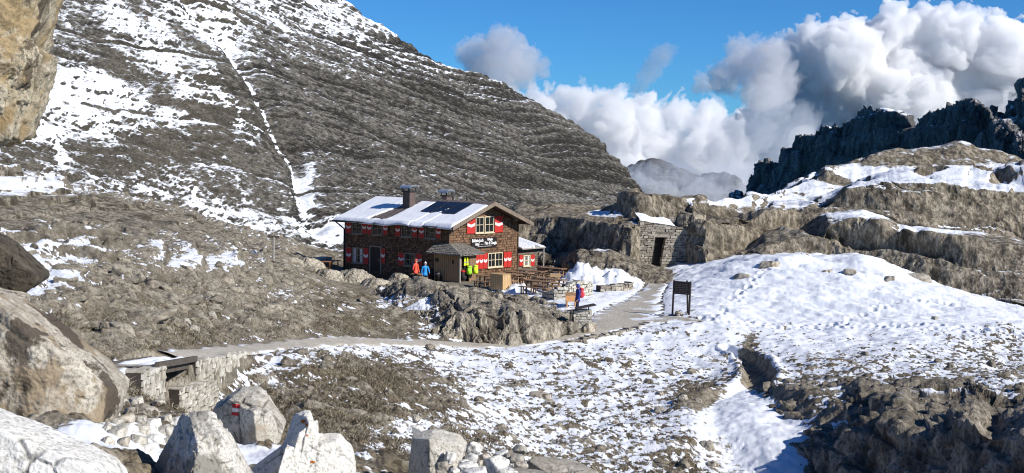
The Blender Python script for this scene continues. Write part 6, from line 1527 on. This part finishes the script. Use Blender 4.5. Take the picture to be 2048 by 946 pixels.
# --- signpost on the knoll
q = ground_hit(547, 525, 70); s_ = q.y / FPX
sg = thing('trail_signpost', 'grey wooden signpost with one dark plank on the knoll crest', 'signpost', q, 0)
mb = MB(); mb.tube((0, 0, -.3), (.01, 0, 51 * s_), .055, .05); mb.build('pole', M_GREYW, sg); mb = MB(); mb.bar((-11.5 * s_, -.02, 52.5 * s_), (10.5 * s_, .10, 50.5 * s_), .07, .15); mb.build('sign_plank', M_POST, sg)
stone('base_stone', 'dark stone wedged at the foot of the knoll signpost', 546, 526, 18, 8, q.y - .2, M_DARKR, 2201)

# --- rucksacks and a vest
def sup(n, a, b, c, e, sub=4):
    d, f = ICO[sub]; p = np.sign(d) * np.abs(d) ** e; return p * [a, b, c], f
def pack(label, loc, col, rz_, sc=1.0, lean=0., cover=None):
    m_ = plain('pack_cloth', col, .7, .2, 12); t = thing('rucksack', label, 'rucksack', loc, rz_); t.rotation_euler = (lean, 0, rz_); t.scale = (sc, sc, sc)
    v, f = sup(4, .17, .13, .28, .62); v[:, 1] *= 1 - .25 * np.clip(v[:, 2] / .28, -1, 1); v[:, 2] += .28
    mesh_np('pack_body', v, tris=f, mat=m_, parent=t)
    v, f = sup(3, .13, .06, .12, .7, 3); mesh_np('pocket', v + [0, -.13, .19], tris=f, mat=m_, parent=t)
    v, f = sup(3, .16, .12, .07, .7, 3); mesh_np('lid', v + [0, -.01, .54], tris=f, mat=plain('pack_lid', cover or col, .7, .2, 12), parent=t)
    for s in (-1, 1): mb = MB(); P_ = [(s * .08, .10, .50), (s * .09, .17, .38), (s * .10, .16, .22), (s * .11, .10, .10)]; [mb.bar(P_[i], P_[i + 1], .05, .015, up=(0, 1, 0)) for i in range(3)]; mb.build('strap', M_DARKM, t)
    return t
def at(px, py, h=0.): q = pick(px, py, h); return (q.x, q.y, q.z + h)
LIME, YEL, RED_ = (.40, .78, .05), (.62, .80, .04), (.55, .035, .03)
pack('lime green rucksack leaning on the bright backpack table', at(938, 550, .5), LIME, RZ - .4, 1.0, .1)
pack('yellow green rucksack, the one nearer the red shutters', at(950, 548.5, .5), YEL, RZ - .2, 1.05, .1)
pack('black rucksack with a red front, hanging by the porch door', at(926.5, 561, .12), (.03, .028, .03), RZ - .3, 1.15, .05, RED_)
pack('tall black rucksack propped against the boarded porch', at(868, 561, 0), (.022, .022, .026), RZ + 1.3, 1.35, -.15)
pack('black rucksack slumped beside the tall one at the porch', at(879, 563, 0), (.03, .027, .027), RZ + 1.7, 1.2, -.5, (.12, .1, .1))
pack('small dark red rucksack on the ground near the blue hiker', at(858.5, 563, 0), (.25, .03, .03), RZ + .5, .8, -.2)
# hi-vis vest hanging in the porch doorway
vq = HM @ Vector((dx0 + .40, PY0_ - .03, 1.72)); ve = thing('hivis_vest', 'yellow high visibility vest hanging in the porch doorway', 'vest', vq, RZ)
mb = MB()
for s in (-1, 1):
    mb.hexa([(s * .02 if s > 0 else -.24, -.03, -.58), (.24 if s > 0 else -.02, -.03, -.58), (.24 if s > 0 else -.02, .02, -.58), (s * .02 if s > 0 else -.24, .02, -.58), (s * .07 if s > 0 else -.18, -.02, .0), (.18 if s > 0 else -.07, -.02, .0), (.18 if s > 0 else -.07, .02, .0), (s * .07 if s > 0 else -.18, .02, .0)])
mb.build('front_panel', plain('hivis_yellow', (.72, .85, .03), .6, .15, 12), ve)
mb = MB(); mb.box(-.235, .235, -.036, -.031, -.40, -.33); mb.build('reflective_band', M_LIGHTM, ve)
mb = MB(); mb.tube((0, 0, .0), (0, 0, .1), .012); mb.bar((-.17, 0, .01), (.17, 0, .01), .02, .02); mb.build('hanger', M_DARKM, ve)
# ================================================================== HIKERS
def skin_body(name, joints, edges, mats, regions, sub=2, root=0):
    me = bpy.data.meshes.new(name); me.from_pydata([j[0] for j in joints], edges, []); o = bpy.data.objects.new(name, me); COL.objects.link(o)
    md = o.modifiers.new('skin', 'SKIN'); sv = me.skin_vertices
    if not sv: 
        bpy.context.view_layer.objects.active = o; sv = me.skin_vertices
    for i, j in enumerate(joints): sv[0].data[i].radius = (j[1], j[2] if len(j) > 2 else j[1])
    for i in range(len(joints)): sv[0].data[i].use_root = (i == root)
    md.use_smooth_shade = True; s = o.modifiers.new('sub', 'SUBSURF'); s.levels = s.render_levels = sub
    bpy.context.view_layer.update()
    m2 = bpy.data.meshes.new_from_object(o.evaluated_get(bpy.context.evaluated_depsgraph_get())); bpy.data.objects.remove(o); bpy.data.meshes.remove(me)
    m2.name = name; m2.materials.clear()
    for m in mats: m2.materials.append(m)
    for p in m2.polygons: p.material_index = regions(p.center); p.use_smooth = True
    o = bpy.data.objects.new(name, m2); COL.objects.link(o); return o

SKIN_ = plain('skin', (.55, .33, .24), .6, .1, 20); TROUS = plain('dark_trousers', (.02, .02, .025), .85, .2, 12); BOOT = plain('hiking_boot', (.05, .035, .025), .8, .2, 14); EYE = plain('eye_dark', (.02, .015, .012), .3, .1, 10)
def person(label, loc, rz_, jacket, hat, hood=False, H=1.74, headturn=0., arms=((.24, .02, .30), (.24, .05, .28)), stride=.10, pack_col=None, pack_label=None, trous=None):
    """standing figure facing local -y; arms: (out, forward, drop) of each hand relative to the shoulder"""
    k = H / 1.74; jm = plain('jacket', jacket, .65, .15, 10)
    J = [((0, .0, .95), .135, .10), ((0, .0, 1.12), .125, .095), ((0, .01, 1.30), .150, .105), ((0, .015, 1.42), .115, .08), ((0, .0, 1.50), .052, .052), ((0, -.015, 1.58), .075, .088), ((0, -.015, 1.67), .070, .080)]
    E_ = [(0, 1), (1, 2), (2, 3), (3, 4), (4, 5), (5, 6)]
    hands = []
    for s, (ou, fo, dr) in ((-1, arms[0]), (1, arms[1])):
        b = len(J); sh = Vector((s * .19, .015, 1.40)); hd = Vector((s * ou, -fo * 2.2, 1.40 - .56 * (dr / .30))); el = (sh + hd) / 2 + Vector((s * .045, .05, -.01))
        wr = hd + (el - hd) * .16
        J += [(tuple(sh), .068), (tuple(el), .052), (tuple(wr), .036), (tuple(hd), .034, .022)]; E_ += [(3, b), (b, b + 1), (b + 1, b + 2), (b + 2, b + 3)]; hands.append((hd, (hd - el).normalized(), s))
    for s in (-1, 1):
        b = len(J); f = s * stride
        J += [((s * .095, .0, .88), .098, .095), ((s * .10, -f * .35 - .02, .50), .062), ((s * .105, -f + .02, .10), .043), ((s * .11, -f, .045), .045), ((s * .115, -f - .14, .035), .042, .03)]
        E_ += [(0, b), (b, b + 1), (b + 1, b + 2), (b + 2, b + 3), (b + 3, b + 4)]
    def reg(c):
        if c.z > 1.50: return 1
        if c.z < .13: return 3
        if c.z < .86 and abs(c.x) < .205: return 2
        for hd, d, s in hands:
            if (c - hd).length < .062: return 1
        return 0
    o = skin_body('person', J, E_, [jm, SKIN_, trous or TROUS, BOOT], reg)
    me = o.data
    # nose, ears and five fingers per hand joined into the same mesh
    import bmesh
    bm = bmesh.new(); bm.from_mesh(me)
    def blob(c, r, mi, sub=1):
        q = bmesh.ops.create_icosphere(bm, subdivisions=sub, radius=1, matrix=Matrix.Translation(c) @ Matrix.Diagonal((*r, 1)))
        for v in q['verts']:
            for f in v.link_faces: f.material_index = mi; f.smooth = True
    blob((0, -.108, 1.60), (.014, .022, .020), 1); blob((.076, -.01, 1.60), (.012, .022, .032), 1); blob((-.076, -.01, 1.60), (.012, .022, .032), 1); blob((0, -.092, 1.548), (.026, .010, .007), 1)
    for hd, d, s in hands:
        side = Vector((0, -1, 0)); out = d.cross(side).normalized()
        for fi in range(5):
            if fi < 4: a = hd + side * (.024 - fi * .016) + d * .01; m_ = a + d * (.055 + (.008 if fi in (1, 2) else -.004)); e2 = m_ + d * .022 - Vector((s, 0, 0)) * .016
            else: a = hd + side * .026 - d * .01; m_ = a + side * .022 + d * .024; e2 = m_ + d * .024
            for p, q in ((a, m_), (m_, e2)):
                mt = (p + q) / 2; L = (q - p).length / 2 + .006; rot = (q - p).to_track_quat('Z', 'Y').to_matrix().to_4x4()
                z = bmesh.ops.create_icosphere(bm, subdivisions=1, radius=1, matrix=Matrix.Translation(mt) @ rot @ Matrix.Diagonal((.009, .009, L, 1)))
                for v in z['verts']:
                    for f in v.link_faces: f.material_index = 1; f.smooth = True
    # turn the head on the neck
    for v in bm.verts:
        w = min(1, max(0, (v.co.z - 1.46) / .06)); a = headturn * w
        x, y = v.co.x, v.co.y; v.co.x = x * math.cos(a) - y * math.sin(a); v.co.y = x * math.sin(a) + y * math.cos(a)
    bm.to_mesh(me); bm.free()
    o.location = loc; o.rotation_euler = (0, 0, rz_); o.scale = (k, k, k); tag(o, label, 'person')
    def part(nm, v, f, m):
        ca, sa = math.cos(headturn), math.sin(headturn); v = np.asarray(v); v = np.column_stack([v[:, 0] * ca - v[:, 1] * sa, v[:, 0] * sa + v[:, 1] * ca, v[:, 2]]); return mesh_np(nm, v, tris=f, mat=m, parent=o)
    for s in (-1, 1): d, f = ICO[2]; part('eye', d * .009 + [s * .030, -.100, 1.622], f, EYE)
    d, f = ICO[4]; keep = ~((d[:, 1] < -.30) & (d[:, 2] < .30)) & (d[:, 2] > (-.75 if hood else -.12))
    fm = keep[f].all(1); v = d * ([.105, .118, .135] if hood else [.098, .112, .125]) + [0, -.008, 1.625]
    part('hood' if hood else 'hat', v, f[fm], jm if hood else plain('hat_wool', hat, .85, .2, 30))
    if not hood: dd, f2 = ICO[2]; part('bobble', dd * .032 + [0, 0, 1.765], f2, plain('bobble_wool', hat, .9, .2, 30))
    # jacket hem and collar give the clothes an edge
    n = 20; ring = []
    for z, a_, b_ in ((.80, .185, .135), (.99, .170, .125)): ring += [(math.cos(t) * a_, math.sin(t) * b_, z) for t in [2 * math.pi * i / n for i in range(n)]]
    hm = mesh_np('jacket_hem', np.array(ring), quads=np.array([[i, (i + 1) % n, n + (i + 1) % n, n + i] for i in range(n)]), mat=jm, parent=o); md = hm.modifiers.new('thick', 'SOLIDIFY'); md.thickness = .02
    if pack_col:
        M2 = Matrix.Translation(Vector(loc)) @ Matrix.Rotation(rz_, 4, 'Z') @ Matrix.Scale(k, 4); q = M2 @ Vector((0, .20, .98)); pack(pack_label, q, pack_col, rz_ + math.pi, .92, 0)
    return o
def stand(px, D): x = (px - 1024) / FPX * D; return Vector((x, D, gz(x, D)))
# facing: rz = 0 looks at the camera; + turns towards the right of the picture
person('hiker in an orange red hooded jacket standing by the long dark wall', stand(832, 88.3), 1.0, (.80, .11, .06), (.3, .05, .04), hood=True, H=1.76, headturn=.3, pack_col=(.03, .04, .10), pack_label='dark blue rucksack worn by the hiker in the orange red jacket')
person('hiker in a bright blue jacket and white bobble hat before the porch', stand(851, 87.6), .5, (.03, .30, .72), (.82, .80, .78), H=1.64, headturn=.4, arms=((.23, .0, .30), (.2, .12, .22)))
person('hiker in a navy blue hooded jacket walking behind the lectern', stand(1158, 73.5), -1.25, (.035, .05, .26), (.03, .04, .2), hood=True, H=1.74, headturn=-.1, stride=.22, pack_col=(.55, .045, .07), pack_label='red rucksack on the back of the hiker behind the lectern', trous=plain('navy_trousers', (.018, .022, .06), .8, .2, 12))
# ================================================================== CLOUDS: billowing closed bodies filled with scattering vapour
import openvdb as vdb
def cloud_mat(name, dens, col=(1, 1, 1), g=.0):
    m = bpy.data.materials.new(name); m.use_nodes = True; t = m.node_tree; t.nodes.clear()
    o = t.nodes.new('ShaderNodeOutputMaterial'); v = t.nodes.new('ShaderNodeVolumePrincipled')
    v.inputs['Color'].default_value = (*col, 1); v.inputs['Density'].default_value = dens; v.inputs['Anisotropy'].default_value = g
    t.links.new(v.outputs[0], o.inputs['Volume']); return m
def cloud(name, label, puffs, D, seed, mat, vox=2.4, amp=.42, f=1.0, depth=.8, cat='cloud', kind=None, flat=None):
    s = D / FPX; rs = np.random.default_rng(seed)
    c = np.array([P(p[0], p[1], D) for p in puffs]); r = np.array([p[2] for p in puffs], float) * s
    c[:, 1] += rs.uniform(-depth, depth, len(r)) * r
    h = vox * s; A = amp * r.mean()
    lo = (c - r[:, None]).min(0) - A - 3 * h; hi = (c + r[:, None]).max(0) + A + 3 * h
    n = np.ceil((hi - lo) / h).astype(int)
    g = [np.arange(n[k], dtype=F32) * F32(h) + F32(lo[k]) for k in range(3)]
    sd = np.full(n, 1e9, F32); k_ = float(r.mean()) * .10
    for q, R_ in zip(c, r):
        d = np.sqrt((g[0][:, None, None] - q[0]) ** 2 + (g[1][None, :, None] - q[1]) ** 2 + (g[2][None, None] - q[2]) ** 2) - R_
        hh = np.clip(.5 + .5 * (sd - d) / k_, 0, 1); sd = np.where(sd > 1e8, d, sd * (1 - hh) + d * hh - k_ * hh * (1 - hh)).astype(F32)
    m = np.abs(sd) < A * 1.4; ii = np.argwhere(m)
    p = (ii * h + lo).astype(F32); ff = f / float(np.median(r))
    w = np.stack([perlin(p * F32(ff * .9), seed + 1), perlin(p * F32(ff * .9), seed + 2), perlin(p * F32(ff * .9), seed + 3)], -1)
    p2 = p + w * F32(.45 / ff)
    b = fbm(p2, ff * 1.3, 6, seed + 4, gain=.6, mode='b') - .38
    sd[m] = sd[m] - A * 1.9 * b - A * .5 * perlin(p * F32(ff * .6), seed + 7)
    sd = np.clip(sd, -3 * h, 3 * h)
    sd[:, :, :2] = sd[:, :, -2:] = 3 * h; gr = vdb.FloatGrid(3 * h); gr.copyFromArray(sd); pts_, quads = gr.convertToQuads(0.0)
    X = np.asarray(pts_, float) * h + lo; mid = X.mean(0)
    o = mesh_np(name, X - mid, np.asarray(quads, np.int32), mat=mat, smooth=False); o.location = mid
    return tag(o, label, cat, None, kind)
CL_D = cloud_mat('cumulus_vapour', .06); CL_M = cloud_mat('grey_vapour', .022, (.86, .87, .90)); CL_T = cloud_mat('thin_vapour', .013, (.80, .82, .86)); CL_B = cloud_mat('bank_vapour', .028)
cloud('cumulus_cloud', 'towering white cumulus cloud over the dark peaks', [(1880,92,68),(1800,112,82),(1900,140,100),(1985,130,75),(2050,178,85),(1735,120,78),(1675,125,75),(1622,95,48),(1590,150,62),(1690,205,90),(1800,210,110),(1920,215,110),(2060,230,95),(1862,42,34),(1930,68,36),(1630,225,85),(1570,235,62),(1590,300,70),(2110,170,90),(1790,60,45),(1700,80,40)], 3400, 11, CL_D, vox=2.3, amp=.36)
cloud('grey_cloud', 'grey ragged cloud touching the towering white cumulus', [(1500,128,46),(1450,152,34),(1540,112,36),(1405,168,18),(1482,102,26),(1555,165,46),(1520,180,40)], 2900, 23, CL_M, vox=2.0, amp=.5)
cloud('small_cloud', 'small grey cloud just above the mountain shoulder', [(955,112,36),(1005,98,40),(1046,128,36),(930,104,20),(1080,136,20),(1000,138,42),(970,150,34),(1040,150,30)], 2700, 31, CL_M, vox=2.0, amp=.42)
cloud('cloud_wisp', 'slanting grey cloud wisp alone in the blue sky', [(1322,114,22),(1305,136,22),(1290,158,18),(1332,104,16),(1276,176,12)], 2700, 47, CL_T, vox=1.6, amp=.5)
cloud('cloud_bank', 'long low bank of cloud filling the gap behind the pass', [(1065,222,40),(1110,255,55),(1168,222,36),(1150,300,66),(1228,234,42),(1288,246,44),(1358,240,38),(1420,262,50),(1230,306,66),(1320,316,70),(1420,336,76),(1480,280,56),(1530,330,66),(1010,196,24),(1260,372,60),(1350,392,60),(1450,404,66),(1120,205,22),(1550,260,50),(1540,400,60)], 4600, 53, CL_B, vox=2.2, amp=.52)
cloud('fill_vapour', 'soft pale vapour added to lighten the dark flank of the towering cumulus', [(1535,225,44),(1500,270,46),(1560,290,50),(1480,320,40),(1530,345,46),(1590,330,50),(1450,300,30),(1600,260,40)], 2800, 83, cloud_mat('soft_vapour', .009, (.97, .98, 1)), vox=2.2, amp=.5)  # added veil of thin vapour that brightens the shaded side of the cumulus
cloud('mist', None, [(1300,378,20),(1335,396,30),(1385,404,34),(1440,410,36),(1490,396,32),(1410,378,22),(1275,362,16),(1520,380,26)], 1400, 61, cloud_mat('mist_vapour', .03), vox=1.8, amp=.45, cat=None, kind='stuff')
cloud('thin_mist', None, [(1240,370,40),(1300,366,42),(1370,370,46),(1440,370,46),(1510,370,46),(1200,380,40),(1340,344,20),(1460,346,22)], 1750, 71, cloud_mat('thin_mist_vapour', .011, (.9, .94, 1)), vox=2.6, amp=.35, cat=None, kind='stuff')
# ================================================================== CAMERA, SUN, SKY
cam = bpy.data.cameras.new('camera'); co = bpy.data.objects.new('camera', cam); COL.objects.link(co)
cam.sensor_width = 36; cam.lens = 36 * FPX / 2048; cam.clip_start = .1; cam.clip_end = 30000
cx = RT * CR + UP * SR; cy = -RT * SR + UP * CR; cz = -FW
co.matrix_world = Matrix(((cx[0], cy[0], cz[0], 0), (cx[1], cy[1], cz[1], 0), (cx[2], cy[2], cz[2], 0), (0, 0, 0, 1)))
SC.camera = co
SUN = Vector((.735, -.424, .53)).normalized()
sl = bpy.data.lights.new('sun', 'SUN'); sl.energy = 5.0; sl.angle = R(.53); sl.color = (1, .955, .885)
so = bpy.data.objects.new('sun', sl); COL.objects.link(so)
so.rotation_euler = SUN.to_track_quat('Z', 'Y').to_euler()
W = bpy.data.worlds.new('World'); SC.world = W; W.use_nodes = True
nt = W.node_tree; bg = nt.nodes['Background']
sky = nt.nodes.new('ShaderNodeTexSky'); sky.sky_type = 'NISHITA'; sky.sun_disc = False
sky.sun_elevation = math.asin(SUN.z); sky.sun_rotation = math.atan2(SUN.x, SUN.y); sky.altitude = 2500
sky.air_density = 1.0; sky.dust_density = .05; sky.ozone_density = 2.0
hs = nt.nodes.new('ShaderNodeMix'); hs.data_type = 'RGBA'; hs.blend_type = 'MULTIPLY'; hs.inputs[0].default_value = 1
hs.inputs[7].default_value = (.35, .92, 1.56, 1); nt.links.new(sky.outputs[0], hs.inputs[6]); nt.links.new(hs.outputs[2], bg.inputs['Color']); bg.inputs['Strength'].default_value = .064
W.cycles.sampling_method = 'MANUAL'; W.cycles.sample_map_resolution = 512
# ------------------------------------------------------------------ render settings
vs = SC.view_settings; vs.view_transform = 'Standard'; vs.look = 'None'; vs.exposure = 0.16; vs.gamma = 1; vs.use_curve_mapping = False
SC.render.engine = 'CYCLES'
cyc = SC.cycles
cyc.use_denoising = True; cyc.max_bounces = 24; cyc.diffuse_bounces = 3; cyc.glossy_bounces = 2; cyc.transmission_bounces = 2
cyc.transparent_max_bounces = 12; cyc.volume_bounces = 24
cyc.use_adaptive_sampling = True; cyc.adaptive_threshold = .01
SC.render.use_persistent_data = False
SC.render.filter_size = 1.1; cyc.filter_width = 1.1
